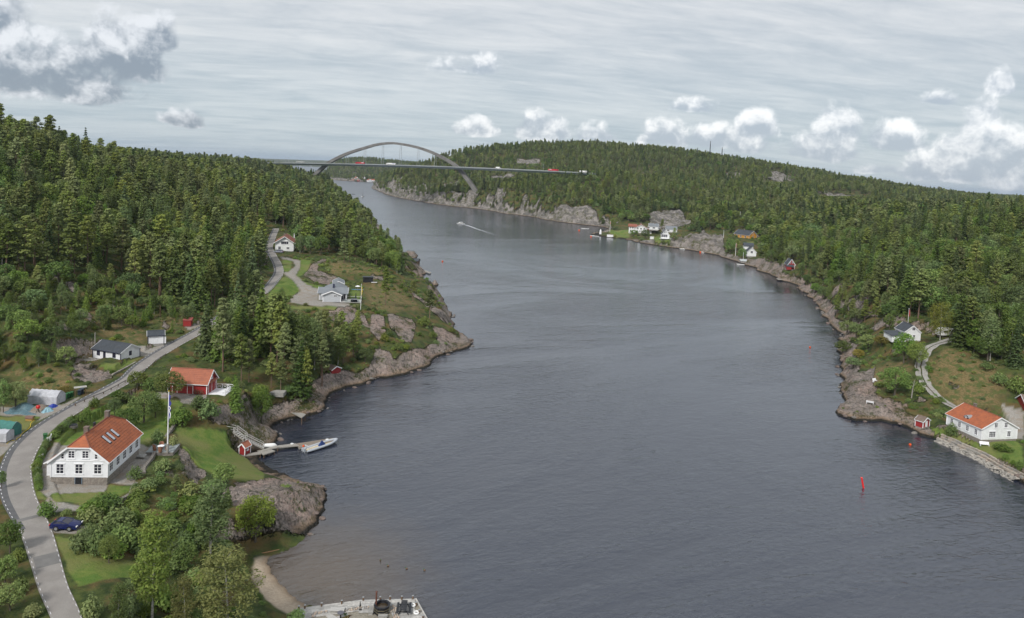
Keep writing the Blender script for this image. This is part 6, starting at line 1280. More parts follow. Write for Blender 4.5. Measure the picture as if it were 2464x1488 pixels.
# ------------------------------------------------------------------ stone terrace, table and chairs
tr = thing('stone_terrace', 'raised slate paved terrace of rough stone carrying the flagpole', 'terrace', Wz(394, 1089, 7.3), R_(8))
MB().ext([(-2.4, -1.6, .62), (2.0, -1.6, .62), (2.0, 2.2, .62), (-2.4, 2.2, .62)], 2.2).build('base', plainmat('terrace_stone', (.26, .235, .21), .9, .2, nscale=2.2, col2=(.12, .11, .10), bump=.9, detail=6), tr)
for i in range(6):
    for j in range(5): MB().box(-2.4+i*.735, -2.4+(i+1)*.735-.02, -1.6+j*.77, -1.6+(j+1)*.77-.02, .622, .66).build('slab', plainmat('slate_slab', (.30, .33, .33), .8, .3, .25, 2) if i+j == 0 else bpy.data.materials['slate_slab'], tr)
tc = Wz(387, 1083, 7.98)
tb = thing('garden_table', 'round white garden table on the stone terrace', 'table', tc); MB().cyl(0, 0, .68, .72, .55, n=20).build('tabletop', Mt['trim'], tb); MB().cyl(0, 0, 0, .68, .06, n=8).cyl(0, 0, 0, .04, .3, n=10).build('leg', Mt['metal'], tb)
def wchair(label, loc, rz):
    r = thing('wicker_chair', label, 'chair', loc, rz, 'wicker chairs around the white garden table')
    MB().lathe([(.26, 0), (.30, .38), (.001, .40)], 12).build('seat', Mt['wicker'], r, True)
    v = []; f = []; n = 10
    for k in range(n+1):
        a = math.pi*(-.15+1.3*k/n); h = .42+.42*math.sin(math.pi*k/n); 
        for q in (.32, .27): v += [(math.cos(a)*q, math.sin(a)*q, .36), (math.cos(a)*q*1.2, math.sin(a)*q*1.2, h+.2)]
    for k in range(n): a = 4*k; f += [(a, a+4, a+5, a+1), (a+2, a+3, a+7, a+6), (a+1, a+5, a+7, a+3)]
    MB().add(v, f).build('backrest', Mt['wicker'], r, True); return r
for k, (a, lb) in enumerate(((200, 'nearest to the house'), (290, 'with its back to the camera'), (20, 'next to the flagpole'), (110, 'behind the table'))):
    wchair('brown wicker chair %s at the round white table' % lb, (tc[0]+.95*math.cos(R_(a)), tc[1]+.95*math.sin(R_(a)), tc[2]), R_(a-90))
# ------------------------------------------------------------------ walls
def wall_run(name, label, pts, h, th, mat, cat='wall', down=1.6):
    P_ = resample(catmull(np.array(pts), 4), .6); d = np.gradient(P_[:, :2], axis=0); d /= np.linalg.norm(d, axis=1, keepdims=True); n = np.stack([-d[:, 1], d[:, 0]], 1)
    v = []; f = []; r = np.random.default_rng(5)
    for i in range(len(P_)):
        t = P_[i, 2]+h+r.uniform(-.05, .05)
        for o, z in ((-th/2-.15, P_[i, 2]-down), (-th/2+r.uniform(-.04, .04), t), (th/2+r.uniform(-.04, .04), t+r.uniform(-.03, .03)), (th/2+.15, P_[i, 2]-down)): v.append((P_[i, 0]+n[i, 0]*o, P_[i, 1]+n[i, 1]*o, z))
    for i in range(len(P_)-1): f += [(4*i+k, 4*i+k+1, 4*i+5+k, 4*i+4+k) for k in range(3)]
    f += [(0, 1, 2, 3), (4*len(P_)-1, 4*len(P_)-2, 4*len(P_)-3, 4*len(P_)-4)]
    o = MB().add(v, f).build(name, mat); tag(o, label, cat); return o
fieldst = stonework('field_stone', (.28, .26, .23), (.20, .18, .165), (.07, .065, .055), .45, .26)
wall_run('stone_wall', 'grey field stone wall from the flagpole terrace up to the bushes', [(*Wz(*c1(x, y), 7.4)[:2], 7.4) for x, y in ((1078, 292), (1040, 350), (1000, 400), (988, 432))], .35, .5, fieldst)
wall_run('stone_wall', 'field stone retaining wall edging the gravel yard towards the slope', [(*Wz(*c1(x, y), 7.8)[:2], 7.8) for x, y in ((945, 478), (905, 540), (880, 575), (880, 605))], .2, .5, fieldst)
wall_run('stone_wall', 'curved field stone wall below the small front lawn of the white house', [(*Wz(*c1(x, y), 7.7)[:2], 7.7) for x, y in ((850, 650), (812, 690), (795, 735), (715, 775))], .25, .5, fieldst)
# block retaining wall by the cabin: single concrete blocks
rw = thing('retaining_wall', 'weathered concrete block retaining wall below the cabin lawn', 'retaining wall', (0, 0, 0)); pw_ = np.array([Wz(*c2(x, y), 9.6) for x, y in ((962, 1072), (1100, 1000), (1242, 915))]); pw_ = resample(catmull(pw_, 6), .82)
blk = [MB().box(-.40, .40, -.2, .2, -.15, .15).mesh('block', plainmat('block_grey%d' % k, c, .9, .2, .3, 2, bump=.3)) for k, c in enumerate(((.30, .28, .25), (.24, .225, .20), (.33, .30, .26)))]
for i in range(len(pw_)-1):
    a = math.atan2(*(pw_[i+1]-pw_[i])[[1, 0]])
    for j in range(3):
        q = pw_[i]+(pw_[i+1]-pw_[i])*(.5 if j % 2 else 0); inst('block', random.choice(blk), rw, (q[0], q[1], 9.35+j*.31), a)
# sea wall: dressed blocks in rows, rubble at its foot
sw = thing('sea_wall', 'pale stone block sea wall along the shore below the right white house', 'sea wall', (0, 0, 0))
swp = resample(catmull(np.array([T(*cR(x, y)) for x, y in ((700, 690), (880, 775), (1000, 850), (1150, 900), (1300, 960), (1500, 1060), (1700, 1165), (1900, 1275), (2060, 1360))]), 5), 1.0)
stn = []
for k in range(5):
    b = bmesh.new(); bmesh.ops.create_cube(b, size=1)
    for v in b.verts: v.co = Vector((v.co.x*(.95+.1*random.random()), v.co.y*.55, v.co.z*.4))+Vector([random.uniform(-.06, .06) for _ in range(3)])
    me = bpy.data.meshes.new('stone'); b.to_mesh(me); b.free(); me.materials.append(plainmat('dressed_stone%d' % k, [(.46, .40, .34), (.40, .36, .31), (.34, .32, .29), (.50, .42, .35), (.30, .28, .26)][k], .9, .2, .3, 2, bump=.4)); stn.append(me)
for i in range(len(swp)-1):
    d = swp[i+1]-swp[i]; a = math.atan2(d[1], d[0]); nrm = np.array([math.sin(a), -math.cos(a)])
    if nrm@(-swp[i][:2]) < 0: nrm = -nrm
    for j in range(3):
        if random.random() < .12 and j: continue
        q = swp[i][:2]+d[:2]*(.5 if j % 2 else 0)+nrm*(j*.65-.3); z = max(swp[i][2], 1.1)+.12-j*.38
        inst('stone', random.choice(stn), sw, (q[0], q[1], z), a+random.uniform(-.12, .12), (1, random.uniform(.8, 1.2), 1))
def rock_mesh(seed, mat, sub=2, flat=.65, name='boulder'):
    r = np.random.default_rng(seed); b = bmesh.new(); bmesh.ops.create_icosphere(b, subdivisions=sub, radius=1); ax = r.normal(size=(7, 3)); ax /= np.linalg.norm(ax, axis=1, keepdims=True); lim = r.uniform(.62, .95, 7)
    for v in b.verts:
        p = np.array(v.co)
        for a_, l_ in zip(ax, lim):
            q = p@a_
            if q > l_: p = p-a_*(q-l_)*.85
        p = p*(1+.06*r.normal()*.5); v.co = (p[0], p[1]*.85, p[2]*flat)
    me = bpy.data.meshes.new(name); b.to_mesh(me); b.free(); me.materials.append(mat); return me
RK = [rock_mesh(i, Mt['rockp' if i % 2 else 'rockg']) for i in range(6)]
rubble = bpy.data.meshes.new('rubble'); bmr = bmesh.new()
for i in range(700):
    k = random.randrange(len(swp)-1); d = swp[k+1]-swp[k]; a = math.atan2(d[1], d[0]); nrm = np.array([math.sin(a), -math.cos(a)]); nrm = nrm if nrm@(-swp[k][:2]) > 0 else -nrm
    t = random.uniform(1.1, 2.7); q = swp[k][:2]+d[:2]*random.random()+nrm*t; s = random.uniform(.1, .32); z = max(swp[k][2], 1.1)-.5-(t-1.1)*.5
    o = len(bmr.verts); tmp = bmesh.new(); bmesh.ops.create_icosphere(tmp, subdivisions=1, radius=s)
    vs_ = [bmr.verts.new((v.co.x*random.uniform(.7, 1.3)+q[0], v.co.y*random.uniform(.7, 1.3)+q[1], v.co.z*.7+z)) for v in tmp.verts]
    for f in tmp.faces: bmr.faces.new([vs_[v.index] for v in f.verts])
    tmp.free()
bmr.to_mesh(rubble); bmr.free(); rubble.materials.append(plainmat('rubble_stone', (.40, .37, .33), .9, .2, nscale=1.3, col2=(.20, .19, .175), detail=3)); ro_ = bpy.data.objects.new('rubble', rubble); COL.objects.link(ro_); ro_['kind'] = 'stuff'
# boulders along the shores
def shore_boulders(poly, cond, step, lo, hi, label, grp):
    P_ = poly; k = 0
    for a, b in zip(P_[:-1], P_[1:]):
        L = np.linalg.norm(b-a)
        for _ in range(int(L/step)+(random.random() < (L/step) % 1)):
            q = a+(b-a)*random.random()+np.array([random.uniform(-.8, .8), random.uniform(-.8, .8)])
            if not cond(q): continue
            s = random.uniform(lo, hi)*random.uniform(.6, 1.4); o = bpy.data.objects.new('boulder', random.choice(RK)); COL.objects.link(o); z = max(float(hgt(q[0], q[1])), -.1)
            o.location = (q[0], q[1], z+s*.15); o.rotation_euler = (random.uniform(-.2, .2), random.uniform(-.2, .2), random.uniform(0, 6.28)); o.scale = (s, s*random.uniform(.6, 1), s*random.uniform(.5, .8)); tag(o, label, 'boulder', grp); k += 1
    return k
nb = shore_boulders(polyL, lambda q: 60 < q[1] < 300 and np.hypot(*(q-beachc)) > 11 and abs(q[0]/q[1]) < .75, 4.2, .35, .8, 'rounded granite boulder lying at the waterline of the left shore', 'boulders along the left shore')
nb += shore_boulders(polyR, lambda q: 120 < q[1] < 420 and q[0] < .75*q[1], 5.5, .4, 1.0, 'pale boulder at the waterline of the right shore', 'boulders along the right shore')
print('boulders', nb)
# ------------------------------------------------------------------ yard by the road: tents, bins, heaps, mixer
def tent(label, A, B, D_, z, eave, rise, mat, n=6, cloth=None):
    lo, rz, w, l = foot2(A, B, D_, z); r = thing('storage_tent', label, 'tent', lo, rz); hw, hl = w/2, l/2; m = MB(); rows = []
    prof = [(-hw, 0), (-hw*1.0, eave*.55), (-hw*.97, eave), (-hw*.5, eave+rise*.62), (0, eave+rise), (hw*.5, eave+rise*.62), (hw*.97, eave), (hw, eave*.55), (hw, 0)]
    K = n*3
    for i in range(K+1):
        y = -hl+l*i/K; sag = .09*(0 if i % 3 == 0 else 1)
        rows.append([(x*(1-sag*.4), y, zz-(sag if zz > eave*.9 else 0)) for x, zz in prof])
    for q in rows: m.v += q
    c_ = len(prof)
    for i in range(K):
        for k in range(c_-1): m.f.append((i*c_+k, i*c_+k+1, (i+1)*c_+k+1, (i+1)*c_+k))
    m.build('cover', Mt[mat], r, True)
    for s_ in (-1, 1): MB().ext([(x*.985, s_*(hl-.03), zz-.02 if zz else 0) for x, zz in prof], (0, -s_*.02, 0)).build('end_flap', Mt[mat], r)
    fr = MB()
    for i in (0, n): 
        y = (-hl+l*i/n)*.99
        for k in range(c_-1): fr.beam((prof[k][0]*.97, y, prof[k][1]-.03), (prof[k+1][0]*.97, y, prof[k+1][1]-.03), .05)
    fr.build('frame', Mt['metal'], r); return r, w, l
cT = lambda x, y: (x*.16129*.6016, (1540+y*.16129)*.6016)
tent('long pale grey storage tent beside the road bend', cT(1400, 520), cT(1575, 410), cT(715, 455), 9.0, 1.65, 1.0, 'tgrey', 6)
tent('green storage tent with round-topped end at the left edge', cT(285, 1300), cT(440, 1190), cT(-300, 1180), 8.85, 1.5, .9, 'tgreen', 4)
tent('low grey covered shelter in front of the green tent', cT(150, 1430), cT(285, 1320), cT(-350, 1380), 8.85, 1.5, .4, 'tgrey', 3)
def heap(name, label, cat, A, sx_, sy_, h, mat, seed=1, rough=.25):
    p = T(*A); m = MB(); n = 22; v = []; f = []; r = np.random.default_rng(seed)
    for j in range(9):
        q = j/8; 
        for k in range(n):
            a = 6.283*k/n; wob_ = 1+rough*(vnoise(np.array([math.cos(a)*2+5]), np.array([math.sin(a)*2+seed*7.]), seed)[0]-.5)*2; zz = h*(math.cos(q*math.pi)*.5+.5)**.8*(1+rough*r.uniform(-.3, .3))
            v.append((math.cos(a)*q*sx_*wob_, math.sin(a)*q*sy_*wob_, zz-.04))
    for j in range(8): f += [(j*n+k, j*n+(k+1) % n, (j+1)*n+(k+1) % n, (j+1)*n+k) for k in range(n)]
    o = m.add(v, f).build(name, mat, None, True); o.location = tuple(p); tag(o, label, cat); return o
heap('gravel_heap', 'heap of brown gravel in front of the grey tent', 'gravel heap', cT(1000, 600), 2.0, 1.7, .95, plainmat('gravel_pile', (.26, .215, .175), .95, .1, .35, 6, bump=.5), 3, .1)
heap('tarpaulin', 'large grey-blue tarpaulin over a high heap left of the gravel', 'tarpaulin', cT(620, 590), 2.5, 1.6, 1.15, Mt['teal'], 4); heap('tarpaulin', 'low crumpled grey-blue tarpaulin at the edge of the lawn by the road', 'tarpaulin', cT(560, 705), 3.0, 1.0, .45, Mt['teal'], 5, .4); heap('tarpaulin', 'small grey-blue tarpaulin mound left of the crumpled one', 'tarpaulin', cT(270, 690), 1.5, 1.0, .55, Mt['teal'], 6)
heap('tarpaulin', 'light blue covered heap beside the road edge', 'tarpaulin', cT(1180, 640), 1.0, 1.3, .75, Mt['lblue'], 7, .35); heap('tarpaulin', 'bright blue tarpaulin heap behind the light blue one', 'tarpaulin', cT(1320, 545), .95, .8, .6, Mt['blue'], 8, .4)
p = T(*cT(945, 690)); cm_ = thing('cement_mixer', 'red cement mixer in front of the gravel heap', 'cement mixer', p, .4); MB().lathe([(.12, 0), (.34, .12), (.38, .38), (.24, .68), (.2, .7)], 14, (0, 0, .75)).build('drum', Mt['redp'], cm_, True); MB().beam((-.35, -.2, 0), (0, 0, .8), .07).beam((.35, -.2, 0), (0, 0, .8), .07).beam((0, .45, 0), (0, 0, .8), .07).build('stand', Mt['bblack'], cm_)
def bin_(label, p, rz, mat, grp):
    r = thing('wheelie_bin', label, 'bin', p, rz, grp); MB().ext([(-.24, -.26, .08), (.24, -.26, .08), (.30, -.32, 1.0), (-.30, -.32, 1.0)], (0, .6, 0)).build('body', mat, r); MB().ext([(-.33, -.37, 1.02), (.33, -.37, 1.02), (.33, .34, 1.12), (-.33, .34, 1.12)], .06).build('lid', mat, r)
    w = MB().tube([(-.32, .24, .1), (-.25, .24, .1)], .1, 10).tube([(.25, .24, .1), (.32, .24, .1)], .1, 10); w.build('wheels', Mt['bblack'], r)
for k, (x, y) in enumerate(((1640, 345), (1708, 325), (1768, 308))): bin_(['leftmost', 'middle', 'rightmost'][k]+' of three green wheelie bins under the yellow bush', T(*cT(x, y)), R_(10), Mt['green'], 'green bins by the road')
for k, (x, y) in enumerate(((1975, 255), (2030, 222))): bin_(['dark wheelie bin nearer the tent under the bin shelter roof', 'dark wheelie bin farther from the tent under the shelter'][k], T(*cT(x, y)), R_(10), plainmat('dark_blue_plastic', (.02, .035, .06), .4, .5), 'dark bins by the road')
bin_('single green wheelie bin beside the white gate', T(*cT(1122, 1365)), R_(30), Mt['green'], None)
p = T(*cT(1990, 265)); bs_ = thing('bin_shelter', 'open bin shelter with a pale slatted roof by the road', 'shelter', p, R_(35))
for x in (-.9, .9):
    for y in (-.35, .35): MB().box(x-.04, x+.04, y-.04, y+.04, 0, 1.7).build('post', Mt['woodd'], bs_)
MB().box(-1.1, 1.1, -.5, -.1, 1.7, 1.76).box(-1.1, 1.1, .05, .5, 1.72, 1.78).build('roof', Mt['pale'], bs_)
p = T(*cT(745, 880)); lb_ = thing('log_box', 'small brown roofed firewood box on the grass', 'firewood box', p, R_(-4)); MB().box(-.6, .6, -.35, .35, 0, .45).build('body', plainmat('log_yellow', (.42, .26, .08), .8), lb_); MB().ext([(-.72, -.5, .5), (.72, -.5, .5), (.72, 0, .85), (-.72, 0, .85)], .06).ext([(-.72, .5, .5), (.72, .5, .5), (.72, 0, .85), (-.72, 0, .85)], .06).build('roof', plainmat('log_roof', (.17, .10, .08), .8), lb_)
hz_ = [T(*cT(x, y)) for x, y in ((850, 880), (770, 950), (740, 1060), (610, 1160), (520, 1240), (500, 1290), (420, 1330), (400, 1370), (250, 1400), (170, 1470))]; ho = MB().tube([tuple(q+np.array([0, 0, .05])) for q in catmull(np.array(hz_), 4)], .045, 5).build('hose', Mt['yell'], None, True); tag(ho, 'yellow hose snaking from the firewood box along the verge', 'hose')
p = T(*cT(1820, 1060)); ww_ = thing('stone_well', 'low round stone well with dark lid behind the roadside hedge', 'well', p); MB().lathe([(.72, 0), (.70, .45), (.5, .46)], 16).build('ring', Mt['rockg'], ww_); MB().cyl(0, 0, .45, .56, .6, n=12).build('lid', Mt['black'], ww_)
# white gates in the hedge
for (x0, y0, x1, y1, lb) in ((1175, 1470, 1262, 1380, 'white picket gate in the hedge nearer the tents'), (10, 0, 0, 0, None)):
    if lb is None: continue
    a, b = T(*cT(x0, y0)), T(*cT(x1, y1)); L = np.linalg.norm((b-a)[:2]); g_ = thing('gate', lb, 'gate', a, math.atan2((b-a)[1], (b-a)[0])); 
    for k in range(9): MB().box(k*L/9+.02, (k+1)*L/9-.04, -.02, .02, .08, 1.0).build('picket', Mt['trim'], g_)
    MB().box(0, L, .021, .05, .25, .33).box(0, L, .021, .05, .8, .88).build('rail', Mt['trim'], g_); MB().box(-.16, -.04, -.06, .06, 0, 1.2).build('post', Mt['trim'], g_); MB().box(L+.04, L+.16, -.06, .06, 0, 1.2).build('post', Mt['trim'], g_)
a = T(*c1(236, 530)); g_ = thing('gate', 'second white gate beside the hedge near the house corner', 'gate', a, R_(80))
for k in range(6): MB().box(k*.16, k*.16+.11, -.02, .02, .08, .95).build('picket', Mt['trim'], g_)
MB().box(0, .95, .021, .05, .3, .38).box(0, .95, .021, .05, .75, .83).build('rail', Mt['trim'], g_)
# little red cabinet and milestone up the road
p = T(*c2(1597, 645)); rc = thing('cabinet', 'small dark red roadside hut with sloping roof above the shed', 'hut', p, R_(10)); MB().box(-1, 1, -.9, .9, 0, 1.7).build('wall', Mt['red'], rc); MB().ext([(-1.15, -1.05, 1.7), (1.15, -1.05, 1.7), (1.15, 1.05, 2.1), (-1.15, 1.05, 2.1)], .1).build('roof', plainmat('faded_red', (.30, .08, .07), .7), rc)
p = T(*c2(1686, 635)); o = MB().box(-.3, .3, -.25, .25, 0, .95).lathe([(.3, .95), (.001, 1.1)], 8).build('stone_post', Mt['rockg']); o.location = tuple(p); tag(o, 'pale stone post at the roadside right of the red hut', 'stone post')
# guard rail along the road's lower side
gr_ = thing('guard_rail', 'low rusty guard rail along the lower side of the road above the garden', 'guard rail', (0, 0, 0)); gp = resample(np.array([T(*c2(x, y)) for x, y in ((640, 1330), (760, 1275), (890, 1225), (1010, 1160), (1130, 1095), (1270, 1010), (1330, 950), (1420, 895))]), 2.4)
for q in gp: MB().box(q[0]-.06, q[0]+.06, q[1]-.06, q[1]+.06, q[2]-.2, q[2]+.55).build('post', Mt['woodd'], gr_)
m = MB()
for a, b in zip(gp[:-1], gp[1:]): m.beam(a+np.array([0, 0, .45]), b+np.array([0, 0, .45]), .07, .16)
m.build('rail', plainmat('rail_grey', (.22, .21, .20), .6, metal=.3), gr_)
gr_ = thing('guard_rail', 'low guard rail on the far road bend above the grey house', 'guard rail', (0, 0, 0)); gp = resample(np.array([T(*c3(x, y)) for x, y in ((490, 440), (440, 490), (400, 550), (360, 590))]), 3)
m = MB()
for q in gp: m.box(q[0]-.08, q[0]+.08, q[1]-.08, q[1]+.08, q[2]-.2, q[2]+.6)
for a, b in zip(gp[:-1], gp[1:]): m.beam(a+np.array([0, 0, .5]), b+np.array([0, 0, .5]), .08, .2)
m.build('rail', Mt['metal'], gr_)
# utility poles on the slope
for (x, yb, yt, lb) in ((1361, 572, 470, 'brown wooden pole leaning wire brace on the slope above the shed'), (1243, 560, 455, 'grey dead trunk pole left of the brown pole'), (807, 800, 700, 'short grey pole behind the cabin')):
    p = T(*c2(x, yb)); h = (yb-yt)*.283*p[1]/FOC; o = MB().tube([(0, 0, -.2), (0, 0, h)], [.14, .1], 7).build('utility_pole', Mt['woodd' if 'brown' in lb else 'wood']); o.location = tuple(p); tag(o, lb, 'pole')
# ------------------------------------------------------------------ barn yard things
cb5 = lambda x, y: (391.04+.08086*x, 866.3+.08086*y)
whl = MB(); n = 18
for k in range(n):
    a, b = 6.283*k/n, 6.283*(k+1)/n; whl.beam((.55*math.cos(a), 0, .58+.55*math.sin(a)), (.55*math.cos(b), 0, .58+.55*math.sin(b)), .07)
for k in range(10): a = 6.283*k/10; whl.beam((0, 0, .58), (.55*math.cos(a), 0, .58+.55*math.sin(a)), .04)
whl = whl.tube([(0, -.08, .58), (0, .08, .58)], .1, 8).mesh('wagon_wheel', Mt['woodd'])
for k, y in enumerate((1.9, 2.95)):
    o = bpy.data.objects.new('wagon_wheel', whl); COL.objects.link(o); o.location = ba[0].matrix_world @ Vector((bw/2+.22, y, .0)); o.rotation_euler = (R_(8), 0, ba[0].rotation_euler[2]+math.pi/2); tag(o, ['left', 'right'][k]+' old wooden wagon wheel leaning on the red barn wall', 'wagon wheel', 'wagon wheels at the barn')
chm = [MB().box(-.25, .25, -.25, .25, .40, .45), MB().ext([(-.25, .2, .45), (.25, .2, .45), (.25, .32, .95), (-.25, .32, .95)], (0, .04, 0)), ]
lg = MB()
for x in (-.22, .22):
    for y in (-.22, .22): lg.box(x-.025, x+.025, y-.025, y+.025, 0, .40)
cmh = [chm[0].mesh('seat', Mt['trim']), chm[1].mesh('backrest', Mt['trim']), lg.mesh('legs', Mt['trim'])]
for k, (x, y, lb) in enumerate(((-.9, 2.9, 'left'), (.1, 3.0, 'middle'), (1.1, 2.8, 'right'))):
    r = thing('garden_chair', lb+' of the white garden chairs on the white barn deck', 'chair', dkp.matrix_basis @ Vector((x, y, .24)), dkp.rotation_euler[2]+R_(10*k), 'white chairs on the barn deck')
    inst('seat', cmh[0], r); inst('backrest', cmh[1], r); inst('legs', cmh[2], r)
p = T(*c1(1140, 165)); o = bpy.data.objects.new('stone_slab', RK[2]); COL.objects.link(o); o.location = tuple(p); o.scale = (1.3, .7, .35); tag(o, 'low pale stone slab at the edge of the barn gravel', 'boulder')
# ------------------------------------------------------------------ stairs, boathouse, jetty
st = thing('stairs', 'long grey wooden stairs with handrails descending to the jetty', 'stairs', (0, 0, 0))
sp = [(*Wz(*c1(1178, 268), 6.4)[:2], 6.4), (*Wz(*c1(1240, 312), 5.5)[:2], 5.5), (*Wz(*c1(1440, 345), 4.3)[:2], 4.3), (*Wz(*c1(1500, 390), 3.2)[:2], 3.2), (*Wz(*c1(1612, 445), .95)[:2], .95)]
for (a, b) in zip(sp[:-1], sp[1:]):
    a, b = np.array(a), np.array(b); d = b-a; L = np.linalg.norm(d[:2]); an_ = math.atan2(d[1], d[0]); side = np.array([-math.sin(an_), math.cos(an_), 0]); n = max(3, int(L/.42)); sm_ = MB().box(-.19, .19, -.55, .55, -.03, .03).mesh('tread', Mt['pale'])
    for k in range(n): q = a+d*(k+.5)/n; inst('tread', sm_, st, tuple(q), an_)
    mb = MB()
    for s_ in (-1, 1): mb.beam(a+side*s_*.58-np.array([0, 0, .12]), b+side*s_*.58-np.array([0, 0, .12]), .07, .22)
    mb.build('stringer', Mt['wood'], st); mb = MB(); npst = max(2, int(L/1.8)+1)
    for s_ in (-1, 1):
        for k in range(npst): q = a+d*k/(npst-1)+side*s_*.6; mb.box(q[0]-.04, q[0]+.04, q[1]-.04, q[1]+.04, q[2]-.9, q[2]+.95)
        mb.beam(a+side*s_*.6+np.array([0, 0, .95]), b+side*s_*.6+np.array([0, 0, .95]), .07, .07).beam(a+side*s_*.6+np.array([0, 0, .5]), b+side*s_*.6+np.array([0, 0, .5]), .05, .05)
    mb.build('handrail', Mt['pale'], st)
def plankdeck(name, label, pts, z, n, mat='wood', along=True, thick=.12, legs=(), cat='jetty', group=None):
    """four corners (picture places on height z), boards laid across the short way"""
    P_ = [Wz(*q, z) for q in pts]; r = thing(name, label, cat, (P_[0][0], P_[0][1], 0), 0, group); o = np.array([P_[0][0], P_[0][1], 0]); P_ = [q-o for q in P_]
    for k in range(n):
        t0, t1 = k/n, (k+.93)/n; a0, a1 = P_[0]+(P_[1]-P_[0])*t0, P_[0]+(P_[1]-P_[0])*t1; b0, b1 = P_[3]+(P_[2]-P_[3])*t0, P_[3]+(P_[2]-P_[3])*t1
        MB().ext([a0, a1, b1, b0], .05).build('plank', Mt[mat], r)
    q_ = [p-np.array([0, 0, .055]) for p in P_]; MB().ext(q_, thick).build('frame', Mt['wood'], r)
    for (i, s) in legs: q = P_[i]*(1-s)+(P_[(i+2) % 4])*s; MB().cyl(q[0], q[1], -2.5, z-.06, .09, n=7).build('pile', Mt['woodd'], r)
    return r
pont = plankdeck('pontoon', 'long floating pontoon with brown top reaching out into the cove', [cJ(1378, 305), cJ(2195, 180), cJ(2250, 238), cJ(1440, 398)], .5, 30, 'woodd', thick=.35)
for ch in pont.children:
    if ch.name.startswith('plank'): ch.data.materials[0] = bpy.data.materials.get('pontoon_top') or plainmat('pontoon_top', (.27, .225, .185), .9, .2, .2, 2)
plankdeck('gangway', 'grey plank gangway joining the shore platform to the pontoon', [cJ(915, 352), cJ(1360, 300), cJ(1432, 350), cJ(975, 392)], .62, 16)
plankdeck('jetty', 'grey plank shore platform at the foot of the long stairs', [cJ(560, 455), cJ(915, 345), cJ(978, 385), cJ(640, 470)], .8, 14, legs=((0, .05), (1, .05), (2, .05), (3, .05)))
plankdeck('jetty', 'small lower plank platform on the water side of the stair foot', [cJ(490, 462), cJ(810, 438), cJ(905, 470), cJ(640, 555)], .7, 12, legs=((2, .05), (3, .05), (0, .1)))
plankdeck('jetty', 'narrow plank walkway on posts beside the red boathouse', [cJ(95, 555), cJ(560, 485), cJ(590, 535), cJ(215, 580)], .75, 16, legs=((3, .03), (2, .05), (3, .3), (2, .3), (0, .05)))
lo, rz, w, l = foot2(cJ(218, 570), cJ(370, 515), cJ(95, 545), .82); print('boathouse', w, l)
A_, B_, D_ = cJ(95, 545), cJ(218, 570), cJ(370, 515)
lo, rz, w, l = foot2(B_, D_, A_, .82); w = max(w, 1.9); l = max(l, 1.5)
a = Wz(*A_, .82); b = Wz(*B_, .82); c = Wz(*D_, .82); wg_ = np.linalg.norm((b-a)[:2]); lg_ = np.linalg.norm((c-b)[:2]); an_ = math.atan2((b-a)[1], (b-a)[0]); nn = np.array([-math.sin(an_), math.cos(an_)]); cen = (a+b)[:2]/2+nn*lg_/2
house('boathouse', 'tiny bright red boathouse with orange roof on posts by the jetty', 'boathouse', (cen[0], cen[1], .82), an_, wg_, lg_, 1.55, .62, wall='red', roof='tile2', base=.02, basem='conc', over=.18, wins=(('E', 0, 1.05, .36, .36, 2, 2),))
bh2 = bpy.data.objects['boathouse']
for ch in list(bh2.children):
    if ch.name.startswith('foundation'): bpy.data.objects.remove(ch)
def boat_hull(L, B, D, bow=.35, n=9, flat=.1):
    v = []; f = []; m = 7
    for i in range(n):
        t = i/(n-1); x = -L/2+L*t; w = B/2*(1-max(0, (t-.45)/.55)**2.2)*(.86+.14*min(1, t*4)); sh = D*(1+bow*t*t); kl = D*.9*max(0, (t-.75)/.25)**2
        for k in range(m): s = -1+2*k/(m-1); v.append((x, s*w, kl+(sh-kl)*abs(s)**2.4 if abs(s) > .2 else kl+flat*0))
    for i in range(n-1): f += [(i*m+k, i*m+k+1, (i+1)*m+k+1, (i+1)*m+k) for k in range(m-1)]
    f.append(tuple(range(m))); return v, f
def openboat(label, p, rz, L=4.5, B=1.7, hull='bwhite', inside_='pale', cover=None, console=True, group=None, name='motorboat', cat='boat'):
    r = thing(name, label, cat, (p[0], p[1], -.08), rz, group); v, f = boat_hull(L, B, .55); h = MB().add(v, f).build('hull', Mt[hull], r, True); s = h.modifiers.new('thick', 'SOLIDIFY'); s.thickness = .06
    fl = [(x, y*.86, z) for x, y, z in boat_hull(L*.94, B, .02, 0)[0]]; n = 9; pts = [(fl[i*7][0], fl[i*7][1], .26) for i in range(n)]+[(fl[i*7+6][0], fl[i*7+6][1], .26) for i in range(n-1, -1, -1)]
    MB().ext(pts, .03).build('deck', Mt[inside_], r); MB().box(-L*.1, L*.02, -B*.4, B*.4, .38, .44).box(-L*.4, -L*.3, -B*.4, B*.4, .38, .44).build('seat', Mt['pale'], r)
    if console: MB().box(L*.05, L*.14, -.3, .3, .28, .95).build('console', Mt[hull], r); MB().add([(L*.14, -.3, .95), (L*.14, .3, .95), (L*.08, .26, 1.25), (L*.08, -.26, 1.25)], [(0, 1, 2, 3)]).build('windscreen', Mt['glass'], r)
    MB().box(-L/2-.32, -L/2-.02, -.17, .17, .25, .85).box(-L/2-.22, -L/2-.12, -.05, .05, -.3, .25).build('outboard_motor', Mt['bblack'], r)
    return r
